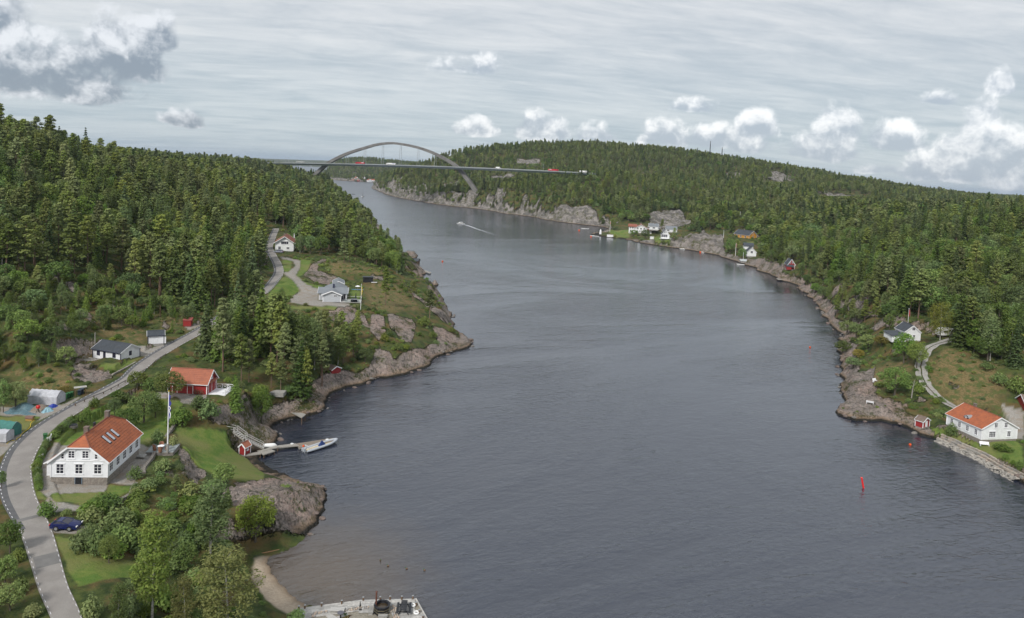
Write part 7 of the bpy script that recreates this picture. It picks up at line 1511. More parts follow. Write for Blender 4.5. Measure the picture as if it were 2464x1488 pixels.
# rigid inflatable at the pontoon
a, b = Wz(*cJ(1560, 480), .2), Wz(*cJ(2275, 255), .2); rbL = np.linalg.norm((b-a)[:2]); an_ = math.atan2((b-a)[1], (b-a)[0]); print('rib', rbL)
rb_ = thing('inflatable_boat', 'grey rigid inflatable boat with navy cover moored at the pontoon', 'boat', ((a[0]+b[0])/2, (a[1]+b[1])/2, -.05), an_)
hL = rbL/2; tp_ = [(-hL, -.85, .45), (-hL*.3, -.88, .46), (hL*.35, -.85, .52), (hL*.75, -.55, .62), (hL*.97, -.12, .70), (hL*.97, .12, .70), (hL*.75, .55, .62), (hL*.35, .85, .52), (-hL*.3, .88, .46), (-hL, .85, .45)]
tpp = catmull(np.array(tp_), 4); MB().tube([tuple(q) for q in tpp], [.16]+[.25]*(len(tpp)-2)+[.16], 10).build('tube', Mt['brub'], rb_, True)
MB().ext([(-hL*.88, -.7, .32), (hL*.4, -.68, .34), (hL*.85, -.1, .45), (hL*.85, .1, .45), (hL*.4, .68, .34), (-hL*.88, .7, .32)], .12).build('deck', Mt['beige'], rb_); v, f = boat_hull(rbL*.94, 1.3, .4); MB().add(v, f).build('hull', Mt['bwhite'], rb_, True)
MB().add([(-.5, -.35, .36), (1.0, -.4, .36), (1.1, .4, .36), (-.5, .35, .36), (.1, -.08, 1.45), (.25, .1, 1.45), (-.3, 0, .8)], [(0, 1, 4), (1, 2, 5, 4), (2, 3, 5), (3, 0, 6), (0, 4, 6), (3, 6, 5), (4, 5, 6)]).build('cover', Mt['bnavy'], rb_)
mb = MB()
for s_ in (-1, 1): mb.beam((-hL+.5, s_*.5, .4), (-hL+.4, s_*.5, 1.35), .05).beam((-hL+1.1, s_*.5, .4), (-hL+.4, s_*.5, 1.3), .05)
mb.beam((-hL+.4, -.5, 1.33), (-hL+.4, .5, 1.33), .05).build('arch_frame', Mt['trim'], rb_)
for s_ in (-.28, .28): MB().box(-hL-.45, -hL-.02, s_-.17, s_+.17, .35, .95).box(-hL-.3, -hL-.15, s_-.06, s_+.06, -.3, .35).build('outboard_motor', Mt['brub'], rb_)
p = Wz(*cJ(785, 345), .95); dg = openboat('white upturned dinghy lying at the stair foot', p, R_(18), 2.7, 1.0, console=False, name='dinghy'); dg.location = (p[0], p[1], 1.35); dg.rotation_euler = (math.pi, 0, R_(18))
for ch in list(dg.children):
    if ch.name.split('.')[0] != 'hull': bpy.data.objects.remove(ch)
for k, (x, y) in enumerate(((1277, 315), (2062, 218))):
    p = Wz(*cJ(x, y), .62 if k == 0 else .5); o = MB().cyl(0, 0, .0, .08, .33, n=16).cyl(0, 0, .08, .3, .05, n=6).build('float_cap', Mt['bwhite']); o.location = tuple(p); tag(o, ['round white lid on the gangway before the pontoon', 'round white lid near the outer end of the pontoon'][k], 'lid')
p = Wz(*cJ(1533, 385), .5); o = MB().lathe([(.001, 0), (.18, .08), (.22, .22), (.15, .38), (.001, .44)], 12).build('buoy', Mt['orange'], None, True); o.location = tuple(p); tag(o, 'orange fender ball by the boat motors at the pontoon', 'buoy')
plankdeck('bathing_platform', 'little weathered plank platform on the rocks across the cove', [c5(408, 230), c5(470, 232), c5(495, 240), c5(470, 262)], 1.6, 8, legs=((2, .05), (3, .05), (1, .05)), cat='platform')
hut_ = across('hut', 'old red hut with dull roof half hidden behind shore trees', 'hut', c3(765, 1255), c3(905, 1300), 3, 2.4, 2.0, .7, wall='red', roof='brown', base=.1, basem='conc', over=.2, parts=False)
p = T(*c3(450, 1450)); o = MB().box(-1.6, 1.6, -1.2, 1.2, 0, .9).build('concrete_slab', Mt['conc']); o.location = tuple(p); tag(o, 'small grey concrete block shelter between cove bushes', 'concrete block')
# dark container and boathouse on the point
p = T(*c3(1215, 485)); o = MB().ext([(-1.9, -1, 1.9), (1.9, -1, 1.9), (1.9, 1, 1.9), (-1.9, 1, 1.9)], 2.1); dco = thing('dark_hut', 'black flat-roofed hut built against the rocks on the point', 'hut', p, R_(15)); o.build('wall', Mt['black'], dco); MB().box(-2.1, 2.1, -1.3, 1.2, 1.92, 2.05).build('roof', Mt['slate'], dco); MB().box(1.2, 3.4, -2.2, -1.5, .05, .2).build('step', Mt['trim'], dco)
p = Wz(*c3(1605, 330), 1.0); bo = thing('boathouse', 'small dark roofed boathouse on the outer shore of the point', 'boathouse', p, R_(-10)); MB().box(-3, 3, -2, 2, -1, 2).build('wall', Mt['woodd'], bo); MB().ext([(-3.5, -2.6, 1.9), (3.5, -2.6, 1.9), (3.5, 0, 3.2), (-3.5, 0, 3.2)], .12).ext([(-3.5, 2.6, 1.9), (3.5, 2.6, 1.9), (3.5, 0, 3.2), (-3.5, 0, 3.2)], .12).build('roof', Mt['slate'], bo)
plankdeck('jetty', 'thin dark jetty on the outer shore of the point', [c3(1650, 368), c3(1755, 405), c3(1740, 412), c3(1640, 376)], .7, 12, legs=((0, .1), (1, .05)))
# trampoline/feeder in the garden of the grey house
p = T(*c3(1128, 560)); o = thing('playground_spinner', 'blue garden climbing frame with white top behind the grey house', 'climbing frame', p); MB().cyl(0, 0, 0, 1.6, .08, n=8).build('pole', Mt['metal'], o); MB().lathe([(1.0, 1.6), (.6, 1.8), (.001, 2.0)], 12).build('top', Mt['trim'], o); MB().box(-2.2, 2.2, -.15, .15, .35, .5).build('beam', plainmat('sky_blue', (.10, .28, .50), .5), o)
# ------------------------------------------------------------------ boats and buoys on the water
def place(cx, x, y, z=0): return Wz(*cx(x, y), z)
p = place(cB, 1548, 650); mbt = openboat('white motorboat heading away with a long foaming wake', p, R_(205), 9.0, 3.0, console=False); MB().ext([(-2.0, -1.0, 1.9), (1.2, -1.0, 1.9), (2.4, -.7, .9), (2.4, .7, .9), (1.2, 1.0, 1.9), (-2.0, 1.0, 1.9)], (0, 0, -.1)).box(-2.0, 1.2, -1.0, 1.0, .6, 1.78).build('cabin', Mt['bwhite'], mbt); MB().box(-1.8, 1.0, -1.02, 1.02, 1.1, 1.6).build('window', Mt['glass'], mbt)
mt, nt, bs = newmat('foam'); bs.inputs['Base Color'].default_value = (.75, .78, .80, 1); bs.inputs['Roughness'].default_value = .8
P_ = wpos(nt); ta = nt.nodes.new('ShaderNodeAttribute'); ta.attribute_name = 'fade'; n_ = NZ(nt, P_, 1.6, 4, .7); al = MR(nt, M_(nt, 'SUBTRACT', n_, ta.outputs['Fac']), .0, .35); tb2 = nt.nodes.new('ShaderNodeBsdfTransparent'); mxn = nt.nodes.new('ShaderNodeMixShader'); nt.links.new(al, mxn.inputs[0]); nt.links.new(tb2.outputs[0], mxn.inputs[1]); nt.links.new(bs.outputs[0], mxn.inputs[2]); nt.links.new(mxn.outputs[0], nt.nodes['Material Output'].inputs[0]); foam = mt
wk = catmull(np.array([place(cB, x, y) for x, y in ((1553, 652), (1600, 664), (1660, 686), (1740, 712), (1800, 730))]), 6); v = []; f = []; fa = []
for i, q in enumerate(wk):
    t = i/(len(wk)-1); d = wk[min(i+1, len(wk)-1)]-wk[max(i-1, 0)]; d /= np.linalg.norm(d); s = np.array([-d[1], d[0], 0]); w = .6+2.8*t
    for k in (-1, -.6, 0, .6, 1): v.append(q+s*w*k+np.array([0, 0, .05])); fa.append((.30 if abs(k) == 1 else (.06 if abs(k) == .6 else .16))+.40*t**.6)
for i in range(len(wk)-1): f += [(i*5+k, i*5+k+1, i*5+6+k, i*5+5+k) for k in range(4)]
wo = MB().add(v, f).build('wake', foam); at = wo.data.attributes.new('fade', 'FLOAT', 'POINT'); at.data.foreach_set('value', np.array(fa, np.float32)); wo['kind'] = 'stuff'; wo['label'] = 'white foaming wake trailing behind the motorboat'; wo['category'] = 'wake'
p = place(cB, 906, 473); sb_ = thing('sailboat', 'small white sailboat under the bridge with its mast bare', 'sailboat', (p[0], p[1], 0), R_(80)); v, f = boat_hull(9, 2.8, .9); MB().add(v, f).build('hull', Mt['bwhite'], sb_, True); MB().ext([(-4.2, -1.1, .95), (2, -1.1, .95), (4.3, 0, 1.1), (2, 1.1, .95), (-4.2, 1.1, .95)], .1).box(-1.5, 1.5, -.7, .7, .95, 1.4).build('deck', Mt['pale'], sb_); MB().cyl(.3, 0, .9, 14.5, .10, n=6).build('mast', Mt['metal'], sb_); MB().ext([(.2, 0, 2.0), (-3.4, 0, 2.0), (.2, 0, 12)], (0, .05, 0)).build('sail', plainmat('sail_cloth', (.55, .55, .56), .9), sb_)
p = place(cB, 843, 457); openboat('small dark boat left of the sailboat near the left headland', p, R_(160), 7, 2.4, hull='bblack')
for (cx_, x, y, L, rz_, lb) in ((cH, 98, 410, 9, 175, 'white motorboat anchored off the grey cliff near the far lawn'), (cH, 192, 484, 9, 160, 'white motorboat moored off the tip of the far lawn'), (cH, 1080, 613, 8.5, 175, 'white motorboat at the shore below the white gabled house'), (cH, 1283, 645, 7, 175, 'white boat moored in front of the grey crag'), (cH, 1515, 660, 5, 30, 'white boat on the little landing of the far white house'), (cH, 1630, 765, 5.5, 172, 'white rowing boat moored near the boathouse roof')):
    p = place(cx_, x, y); openboat(lb, p, R_(rz_), L, L*.3, console=L > 8, group='boats moored along the far bank')
def buoy(cx, x, y, s, lb): p = place(cx, x, y); o = MB().lathe([(.001, -.3), (.8, 0), (1, .5), (.8, 1.1), (.001, 1.4)], 12).build('buoy', Mt['orange'], None, True); o.location = (p[0], p[1], 0); o.scale = (s, s, s); tag(o, lb, 'buoy', 'orange mooring buoys')
buoy(cR, 165, 832, .30, 'orange mooring buoy off the red shed on the right bank'); buoy(cH, 1235, 644, .75, 'orange buoy left of the boat before the crag'); buoy(cH, 158, 489, .8, 'orange buoy by the boat off the far lawn'); buoy(cH, 40, 428, .9, 'orange buoy farthest left off the grey cliff'); buoy(cB, 1848+0, 720, .9, 'orange buoy in mid-channel near the wake') if False else None
buoy(c4, 66, 482, .35, 'small red buoy off the wooded right bank'); buoy(c3, 1849, 314, .5, 'small red buoy right of the skerries')
# red spar buoy
a = Wz(*c4(420, 1410), 0); sbu = thing('spar_buoy', 'tall bright red spar buoy leaning in the sound', 'spar buoy', (a[0], a[1], 0)); top_ = Wy(*c4(407, 1340), a[1])-a; MB().tube([tuple(-top_*.12), tuple(top_*.93)], .17, 12).build('spar', plainmat('spar_red', (.75, .02, .02), .45, .5), sbu, True); MB().tube([tuple(top_*.93), tuple(top_)], .19, 12).build('cap', plainmat('spar_red2', (.85, .05, .03), .45, .5), sbu, True)
# far-bank landings
plankdeck('jetty', 'grey concrete landing below the dark red house', [cQ(388, 978), cQ(550, 992), cQ(545, 1003), cQ(420, 1003)], .9, 8, legs=((0, .1), (3, .1)))
p = T(*cK(2075, 735)); bo = thing('boathouse', 'low pale roofed boathouse with mast on the far rocks', 'boathouse', p, 0); MB().box(-3.2, 3.2, -2, 2, 0, 1.2).build('wall', Mt['wood'], bo); MB().ext([(-3.6, -2.4, 1.2), (3.6, -2.4, 1.2), (3.6, 1.5, 2.2), (-3.6, 1.5, 2.2)], .12).build('roof', plainmat('pale_roof', (.45, .47, .48), .6), bo)
p = T(*cH(250, 462)); o = MB().lathe([(1.2, 0), (1.0, 2.5), (.7, 4.0), (.001, 5.2)], 10).build('beacon', Mt['trim']); o.location = tuple(p); tag(o, 'small white conical beacon on the tip of the far lawn', 'beacon')
p = T(*cH(345, 490)); o = MB().box(-3, 3, -.5, .5, 0, 2.2).build('white_fence', Mt['trim']); o.location = tuple(p); tag(o, 'short white fence screen at the water edge of the far lawn', 'fence')
for (x, yb, yt, lb) in ((1708, 372, 340, 'taller lattice mast on the wooded ridge'), (1737, 374, 355, 'shorter mast on the wooded ridge')):
    p = Wy(x, yb, 1480); h = (yb-yt)*1480/FOC; r = thing('radio_mast', lb, 'mast', p); m = MB()
    for a_ in range(3): m.tube([(1.2*math.cos(a_*2.1), 1.2*math.sin(a_*2.1), 0), (.3*math.cos(a_*2.1), .3*math.sin(a_*2.1), h)], .28, 4)
    for k in range(10): z = h*k/10; q = 1.2-.9*k/10; m.beam((q, 0, z), (-q*.5, q*.87, z+h/10), .25).beam((-q*.5, q*.87, z), (-q*.5, -q*.87, z+h/10), .25)
    m.build('lattice', Mt['bblack'], r); MB().box(-.7, .7, -.3, .3, h*.82, h*.97).build('antenna', Mt['metal'], r)
# bench and small things on the right bank
def bench(label, p, rz, L=1.5):
    r = thing('bench', label, 'bench', p, rz); s = MB().box(-L/2, L/2, -.2, .2, .42, .47).mesh('seat', Mt['trim'])
    inst('seat', s, r); MB().ext([(-L/2, .2, .5), (L/2, .2, .5), (L/2, .32, .95), (-L/2, .32, .95)], (0, .04, 0)).build('backrest', Mt['trim'], r)
    for x in (-L/2+.12, L/2-.12): MB().box(x-.04, x+.04, -.2, .25, 0, .42).build('leg', Mt['trim'], r)
bench('white garden bench in front of the right white house', T(*cR(1395, 850)), R_(-12), 1.9); bench('grey bench on the rocky knoll above the right shore', T(*c4(495, 708)), R_(30), 1.5); bench('white bench on the shore rocks of the right bank', T(*c4(462, 855)), R_(150), 1.8)
p = T(*c4(970, 405)); cv = thing('caravan', 'white caravan parked under trees at the top of the gravel track', 'caravan', p, R_(5)); MB().ext([(-3, -1.1, .4), (3, -1.1, .4), (3.1, -1.1, 1.8), (2.4, -1.1, 2.5), (-2.6, -1.1, 2.5), (-3.1, -1.1, 1.8)], (0, 2.2, 0)).build('body', Mt['bwhite'], cv); MB().box(-2, -.6, -1.13, -1.1, 1.3, 1.9).box(.6, 2, -1.13, -1.1, 1.3, 1.9).build('window', Mt['glass'], cv); MB().tube([(0, -1.12, .35), (0, -.9, .35)], .35, 12).build('wheel', Mt['bblack'], cv)
# ------------------------------------------------------------------ quay at the bottom with hot tub
Zq = 1.15; q0, q1, q2, q3 = [Wz(*cD(x, y), Zq)[:2] for x, y in ((22, 385), (1190, 228), (2195, 203), (2480, 720))]
qy = thing('quay', 'pale plank quay with mooring posts at the bottom edge', 'quay', (0, 0, 0)); pm_ = [plainmat('quay_plank%d' % k, c, .85, .2, nscale=1.2, col2=tuple(v*.68 for v in c), stretch=(2, 2, 2), bump=.2) for k, c in enumerate(((.50, .49, .47), (.44, .43, .41), (.54, .52, .49), (.40, .39, .37)))]
def planks(a, b, rows, w, inward, seg=3.6, lim=None):
    d = b-a; L = np.linalg.norm(d); d /= L; n = np.array([-d[1], d[0]]); n = n if n@inward > 0 else -n
    for r_ in range(rows):
        x = -random.random()*seg
        while x < L:
            x0, x1 = max(x, 0), min(x+seg, L); x += seg
            if x1-x0 < .2 or (lim and not lim(r_, x0, x1)): continue
            p0 = a+d*(x0+.01)+n*(r_*w); p1 = a+d*(x1-.01)+n*(r_*w); p2, p3 = p1+n*(w-.02), p0+n*(w-.02)
            MB().ext([(*p0, Zq), (*p1, Zq), (*p2, Zq), (*p3, Zq)], .05).build('plank', random.choice(pm_), qy)
inw = np.array([0, -1.0]); planks(q0, q1, 9, .26, inw); planks(q1, q2, 11, .26, inw)
e0 = Wz(*cD(1860, 330), Zq)[:2]; e1 = Wz(*cD(2215, 320), Zq)[:2]; dd_ = (q2-q1)/np.linalg.norm(q2-q1); nn_ = np.array([dd_[1], -dd_[0]]); nn_ = nn_ if nn_@inw > 0 else -nn_; Lq = np.linalg.norm(q2-q1); xs0 = (e0-q1)@dd_
de = (q3-q2)/np.linalg.norm(q3-q2)
for r_ in range(11, 26):
    off = r_*.26; xe = Lq+(de@dd_)/(de@nn_)*off; p0 = q1+dd_*xs0+nn_*off; p1 = q1+dd_*xe+nn_*off; p2, p3 = p1+nn_*.24, p0+nn_*.24; mid = (p0+p1)/2
    MB().ext([(*p0, Zq), (*(mid-dd_*.01), Zq), (*(mid-dd_*.01+nn_*.24), Zq), (*p3, Zq)], .05).build('plank', random.choice(pm_), qy); MB().ext([(*(mid+dd_*.01), Zq), (*p1, Zq), (*p2, Zq), (*(mid+dd_*.01+nn_*.24), Zq)], .05).build('plank', random.choice(pm_), qy)
for a, b in ((q0, q1), (q1, q2), (q2, q3)): MB().beam((*a, Zq-.28), (*b, Zq-.28), .12, .42).build('fascia', Mt['wood'], qy)
MB().beam((*(q2+de*.2), Zq+.08), (*q3, Zq+.08), .16, .14).build('kerb_beam', pm_[2], qy)
gb_ = MB().ext([(*q0, Zq-.09), (*q1, Zq-.09), (*q2, Zq-.09), (*q3, Zq-.09), (*(q3+np.array([0, -8])), Zq-.09), (*(q0+np.array([3, -9.])), Zq-.09)], 1.3).build('gravel_bed', plainmat('quay_gravel', (.30, .275, .225), .95, .1, .35, 5, bump=.4), qy)
for (x, y) in ((70, 402), (178, 385), (483, 345), (852, 300), (1245, 238), (1555, 232), (1735, 222), (1948, 220), (2150, 212), (2208, 330), (2265, 470), (2335, 570), (150, 540)):
    p = Wz(*cD(x, y), Zq); MB().cyl(p[0], p[1], -1.5 if y < 420 else Zq-.05, Zq+.42, .11, n=9).build('mooring_post', Mt['woodd'], qy); MB().cyl(p[0], p[1], Zq+.42, Zq+.47, .13, n=9).build('post_cap', Mt['metal'], qy)
def stonerow(label, pts, rows=2):
    r = thing('stone_border', label, 'stone border', (0, 0, 0)); P_ = resample(np.array([Wz(*cD(x, y), Zq) for x, y in pts]), .30); k = 0
    for i in range(len(P_)):
        for j in range(rows):
            if k > 290: break
            s = random.uniform(.13, .20); d = P_[min(i+1, len(P_)-1)]-P_[max(i-1, 0)]; d /= np.linalg.norm(d); q = P_[i]+np.array([-d[1], d[0], 0])*(j-.5)*.28+np.array([random.uniform(-.05, .05), random.uniform(-.05, .05), 0]); o = inst('stone', random.choice(COB), r, (q[0], q[1], Zq+s*.4), random.uniform(0, 6), (s, s, s)); k += 1
COB = [rock_mesh(50+i, plainmat('cobble%d' % i, c, .8, .3, .2, 3), 1, .8, 'stone') for i, c in enumerate(((.42, .37, .31), (.30, .28, .26), (.48, .38, .30), (.36, .35, .34)))]
stonerow('border of round cobbles left of the slate bench', ((340, 530), (345, 480), (420, 470), (600, 455))); stonerow('long border of round cobbles between bench and hot tub', ((860, 425), (1100, 395), (1280, 375), (1455, 370))); stonerow('border of round cobbles between hot tub and picnic table', ((1770, 345), (1775, 430), (1810, 520), (1840, 580)), 3)
def ht():
    p = Wz(*cD(1585, 450), Zq-.09); r = thing('hot_tub', 'black octagonal hot tub with tall stove pipe on the quay', 'hot tub', p, R_(22)); n = 8; s = .98
    MB().lathe([(s, 0), (s*1.02, .95), (s*1.12, .98), (s*1.12, 1.05), (s*.84, 1.05), (s*.82, .15), (.001, .14)], n).build('shell', Mt['black'], r); MB().lathe([(s*.83, .72), (.001, .72)], n).build('water_surface', plainmat('tub_water', (.05, .035, .02), .05, .5), r)
    for z in (.3, .62): MB().lathe([(s*1.015, z), (s*1.04, z+.01), (s*1.04, z+.05), (s*1.015, z+.06)], n).build('hoop', plainmat('brass_hoop', (.35, .30, .18), .4, metal=.6) if z < .4 else bpy.data.materials['brass_hoop'], r)
    MB().tube([(-.72, .28, .8), (-.72, .28, 2.6)], .11, 10).tube([(-.72, .28, 2.6), (-.72, .28, 2.72)], [.16, .08], 10).build('stove_pipe', plainmat('rusty_pipe', (.13, .055, .04), .7), r)
ht()
p = Wz(*cD(1985, 430), Zq); pt = thing('picnic_table', 'black picnic table with attached benches on the quay', 'picnic table', p, R_(4))
for k in range(5): MB().box(-.40+k*.16, -.40+k*.16+.145, -1.15, 1.15, .72, .76).build('plank', Mt['black'], pt)
for s_ in (-1, 1): MB().box(s_*.78-.14, s_*.78+.14, -1.15, 1.15, .42, .46).build('seat', Mt['black'], pt)
for y in (-.8, .8): MB().beam((-.8, y, .40), (.8, y, .40), .08).beam((-.65, y, 0), (-.2, y, .72), .08).beam((.65, y, 0), (.2, y, .72), .08).build('leg', Mt['black'], pt)
for k, (x, y) in enumerate(((2150, 335), (2215, 472))):
    p = Wz(*cD(x, y), Zq+.02); m = MB(); n = 18; v = []; f = []
    for i in range(n):
        for j in range(8): a, b = 6.283*i/n, 6.283*j/8; v.append(((.28+.11*math.cos(b))*math.cos(a), (.28+.11*math.cos(b))*math.sin(a), .1+.11*math.sin(b)))
    for i in range(n): f += [(i*8+j, i*8+(j+1) % 8, ((i+1) % n)*8+(j+1) % 8, ((i+1) % n)*8+j) for j in range(8)]
    o = m.add(v, f).build('tyre', Mt['bwhite'], None, True); o.location = tuple(p); tag(o, ['white painted tyre nearer the quay corner', 'white painted tyre beside the lower mooring post'][k], 'tyre', 'white tyres on the quay')
def block(label, x0, x1, y, h, dpt, mat='conc', name='stone_bench'):
    a, b = Wz(*cD(x0, y), Zq-.09), Wz(*cD(x1, y), Zq-.09); L = np.linalg.norm(b-a); r = thing(name, label, 'bench', a, math.atan2((b-a)[1], (b-a)[0])); MB().box(0, L, .1, dpt-.1, 0, h-.08).build('base', Mt['conc'], r); MB().box(-.05, L+.05, 0, dpt, h-.08, h).build('seat', Mt[mat], r)
block('short stone bench left of the hot tub', 1335, 1412, 520, .45, 1.3); block('stone bench in front of the hot tub at the bottom edge', 1520, 1675, 590, .45, .5); block('long slate topped stone bench behind the round table', 640, 885, 490, .45, .8, 'pale')
p = Wz(*cD(830, 560), Zq-.09); rt = thing('round_table', 'small round dark table on the quay gravel', 'table', p); MB().cyl(0, 0, .68, .73, .42, n=20).build('tabletop', plainmat('dark_slate_top', (.12, .12, .14), .5), rt); MB().cyl(0, 0, 0, .68, .1, n=8).build('leg', Mt['black'], rt)
sl2 = [Wz(*cD(x, y), Zq-.085) for x, y in ((560, 520), (670, 495), (760, 540), (960, 470), (970, 500), (960, 590), (640, 600))]; o = MB().ext([tuple(q+np.array([0, 0, .03])) for q in sl2], .03).build('paving_slabs', Mt['pale']); tag(o, 'pale irregular paving slabs around the small round table', 'paving')
# driftwood pole in the cove and ducks
a, b = Wz(*c5(195, 1098), .3), Wz(*c5(335, 1068), .1); o = MB().tube([tuple(a), tuple(b)], [.09, .05], 7).build('driftwood', plainmat('driftwood', (.40, .22, .12), .8)); tag(o, 'long pale driftwood pole floating by the rock', 'driftwood')
for k, (x, y) in enumerate(((950, 1135), (998, 1170), (1112, 1187), (1221, 1197))):
    p = Wz(*c5(x, y), 0); m = MB().lathe([(.001, -.18), (.10, -.1), (.12, 0), (.09, .12), (.001, .22)], 8); dk2 = thing('duck', ['leftmost', 'second from left', 'third from left', 'rightmost'][k]+' of four dark ducks swimming off the beach', 'duck', (p[0], p[1], .05), random.uniform(0, 6), 'ducks off the beach')
    b = m.mesh('body', Mt['woodd'], True); o = inst('body', b, dk2); o.rotation_euler = (R_(80), 0, 0); MB().tube([(0, -.12, .06), (0, -.18, .18), (0, -.2, .2)], [.05, .04, .05], 7).lathe([(.001, -.06), (.055, 0), (.001, .06)], 8, (0, -.2, .22)).build('head', Mt['green'], dk2, True)
# ------------------------------------------------------------------ single trees and bushes that the picture shows one by one
def PT(kind, conv, bx, by, ty, label, wpx=None, group=None, tag_='near', lean=(0, 0), ymin=60):
    p = T(*conv(bx, by), ymin); sc = abs(conv(0, 1)[1]-conv(0, 0)[1]); h = (by-ty)*sc*p[1]/FOC*(1.0 if p[1] > 140 else 1.12); s = h/KINDH[kind]; nat = {'pine': 6.4, 'spruce': 5.2, 'needle': 5.2, 'birch': 3.9, 'willow': 6.0, 'oak': 7.8, 'yellow': 7.8, 'shrub': 3.4, 'hedge': 3.4}[kind]*s
    sw = (wpx*sc*p[1]/FOC)/nat if wpx else 1.0
    return put_tree(kind, tag_, p[0], p[1], p[2]-.1*s, s, min(max(sw, .5), 2.6), random.uniform(0, 6.28), label, group, lean=lean)
PT('birch', c1, 930, 1500, 880, 'tallest dark birch at the bottom left in front of the field', 260, tag_='big')
PT('birch', c1, 1285, 1090, 700, 'broad birch with hanging twigs left of the beach rock', 260, tag_='big')
PT('willow', c1, 1390, 1560, 1065, 'yellowish birch with white branches above the beach', 440)
PT('willow', c1, 1130, 1540, 1240, 'smaller yellow-green birch between the two tall ones at the bottom', 200)
PT('birch', c1, 720, 1560, 1290, 'pale birch in the high grass at the bottom edge', 120, tag_='big')
PT('oak', c1, 665, 1150, 985, 'small dense blue-green tree standing on the lower field', 125, tag_='big')
for k, (x, y, t, w, lb) in enumerate(((500, 1070, 930, 170, 'left of the row'), (610, 1090, 940, 190, 'in the middle of the row'), (760, 1060, 900, 210, 'right of the row'), (720, 950, 800, 230, 'above the row'), (560, 1010, 900, 150, 'next to the car'))):
    PT('hedge', c1, x, y, t, 'big dark rhododendron bush %s below the car' % lb, w, 'rhododendron bushes below the car')
PT('hedge', c1, 285, 865, 765, 'round yellow-green bush between road and gravel path', 120); PT('hedge', c1, 825, 640, 555, 'dark bush at the corner of the gravel yard', 105)
PT('hedge', c1, 670, 810, 745, 'round dark bush beside the front lawn', 85); PT('shrub', c1, 905, 700, 620, 'bush right below the yard retaining wall', 120); PT('shrub', c1, 1000, 580, 505, 'bright bush under the flagpole terrace', 120); PT('shrub', c1, 840, 780, 700, 'light green bush below the curved wall', 130)
PT('oak', c1, 775, 345, 210, 'old apple tree nearest the white house roof', 190, 'apple trees in the garden', tag_='big'); PT('oak', c1, 880, 290, 105, 'tallest apple tree in the garden behind the white house', 200, 'apple trees in the garden', tag_='big'); PT('oak', c1, 950, 260, 150, 'apple tree on the path side of the garden', 110, 'apple trees in the garden')
PT('oak', c1, 1035, 155, -35, 'leafy tree standing in front of the red barn roof', 190, tag_='big'); PT('oak', c1, 700, 250, 150, 'rounded bush-like tree behind the apple trees', 90)
PT('oak', c1, 840, 90, -30, 'dark roadside tree left of the red barn', 130); PT('hedge', c1, 930, 100, -10, 'dense bush between road and barn', 130)
PT('hedge', c1, 1105, 310, 185, 'large dark bush beside the upper garden wall', 170); PT('hedge', c1, 1215, 200, 110, 'bush in front of the barn deck', 120); PT('hedge', c1, 1275, 265, 150, 'large round bush below the barn deck', 150)
PT('needle', c1, 1440, 215, -5, 'bright conical spruce right of the barn deck', 110); PT('oak', c1, 1600, 300, 70, 'tall leafy tree above the cove', 130, tag_='big'); PT('oak', c1, 1585, 180, 60, 'pale leafy bush-tree behind the cove trees', 110)
PT('hedge', c1, 960, 432, 325, 'clipped hedge block at the edge of the rear lawn', 95); PT('shrub', c1, 1060, 440, 365, 'bush behind the flagpole', 80); PT('hedge', c1, 580, 200, 135, 'dark bush by the road above the hedge', 80); PT('hedge', c1, 500, 290, 225, 'yellow-green round bush at the end of the hedge', 80); PT('hedge', c1, 740, 155, 90, 'wide dark bush on the roadside bank', 110); PT('hedge', c1, 530, 245, 195, 'small bush beside the road hedge', 60)
PT('pine', c1, 1072, 725, 620, 'small young pine on the slope below the terrace', 90); PT('oak', c1, 1370, 685, 545, 'dark round tree on the green slope', 150); PT('spruce', c1, 1392, 795, 695, 'dark juniper between rock and bushes', 75); PT('oak', c1, 1560, 1020, 745, 'large green bush covering the side of the beach rock', 270, tag_='big')
PT('hedge', c1, 1500, 395, 352, 'small bright bush between the stairs and rock', 40); PT('oak', c1, 890, 1400, 1160, 'dense tree behind the tallest birch', 170)
PT('yellow', c1, 395, 125, 62, 'yellow-leaved bush behind the green bins', 90); PT('oak', c1, 95, 210, 50, 'apple tree left of the grey tent', 170, tag_='big'); PT('oak', c1, 20, 230, 40, 'dark tree at the left edge beside the tarpaulins', 90); PT('shrub', c1, 215, 590, 520, 'low bush on the verge inside the bend', 50)
for k, (x, y, t, w, kd, lb) in enumerate(((60, 1090, 900, 150, 'oak', 'dark bush at the left edge below the road bend'), (110, 1140, 1050, 100, 'shrub', 'low bush between road and dark edge bush'), (30, 1280, 1110, 150, 'oak', 'mid-green bush at the left edge'), (130, 1330, 1230, 130, 'shrub', 'bush on the left road verge near the bottom'), (60, 1440, 1280, 170, 'oak', 'large bush in the bottom left corner'), (200, 1480, 1390, 120, 'shrub', 'low bush by the road at the bottom edge'), (10, 700, 590, 60, 'oak', 'small tree at the left edge outside the road bend'), (560, 1500, 1330, 140, 'shrub', 'reddish scrub left of the bottom birches'), (800, 1470, 1330, 150, 'hedge', 'dark scrub at the foot of the tallest birch'), (1130, 1200, 1040, 170, 'oak', 'leafy tree between the two upper birches'), (1180, 1010, 880, 120, 'shrub', 'bush left of the broad birch'), (990, 960, 880, 120, 'shrub', 'bush in the thicket above the tallest birch'))):
    PT(kd, c1, x, y, t, lb, w)
hp = resample(catmull(np.array([T(*c1(x, y)) for x, y in ((322, 392), (350, 365), (400, 320), (445, 285))]), 5), 1.0)
hd = thing('hedge', 'clipped dark green hedge between road and garden of the white house', 'hedge', (0, 0, 0))
for q in hp: o = inst('bush', random.choice(TM[('hedge', 'near')])[0], hd, tuple(q), random.random()*6, (.62, .62, .62))
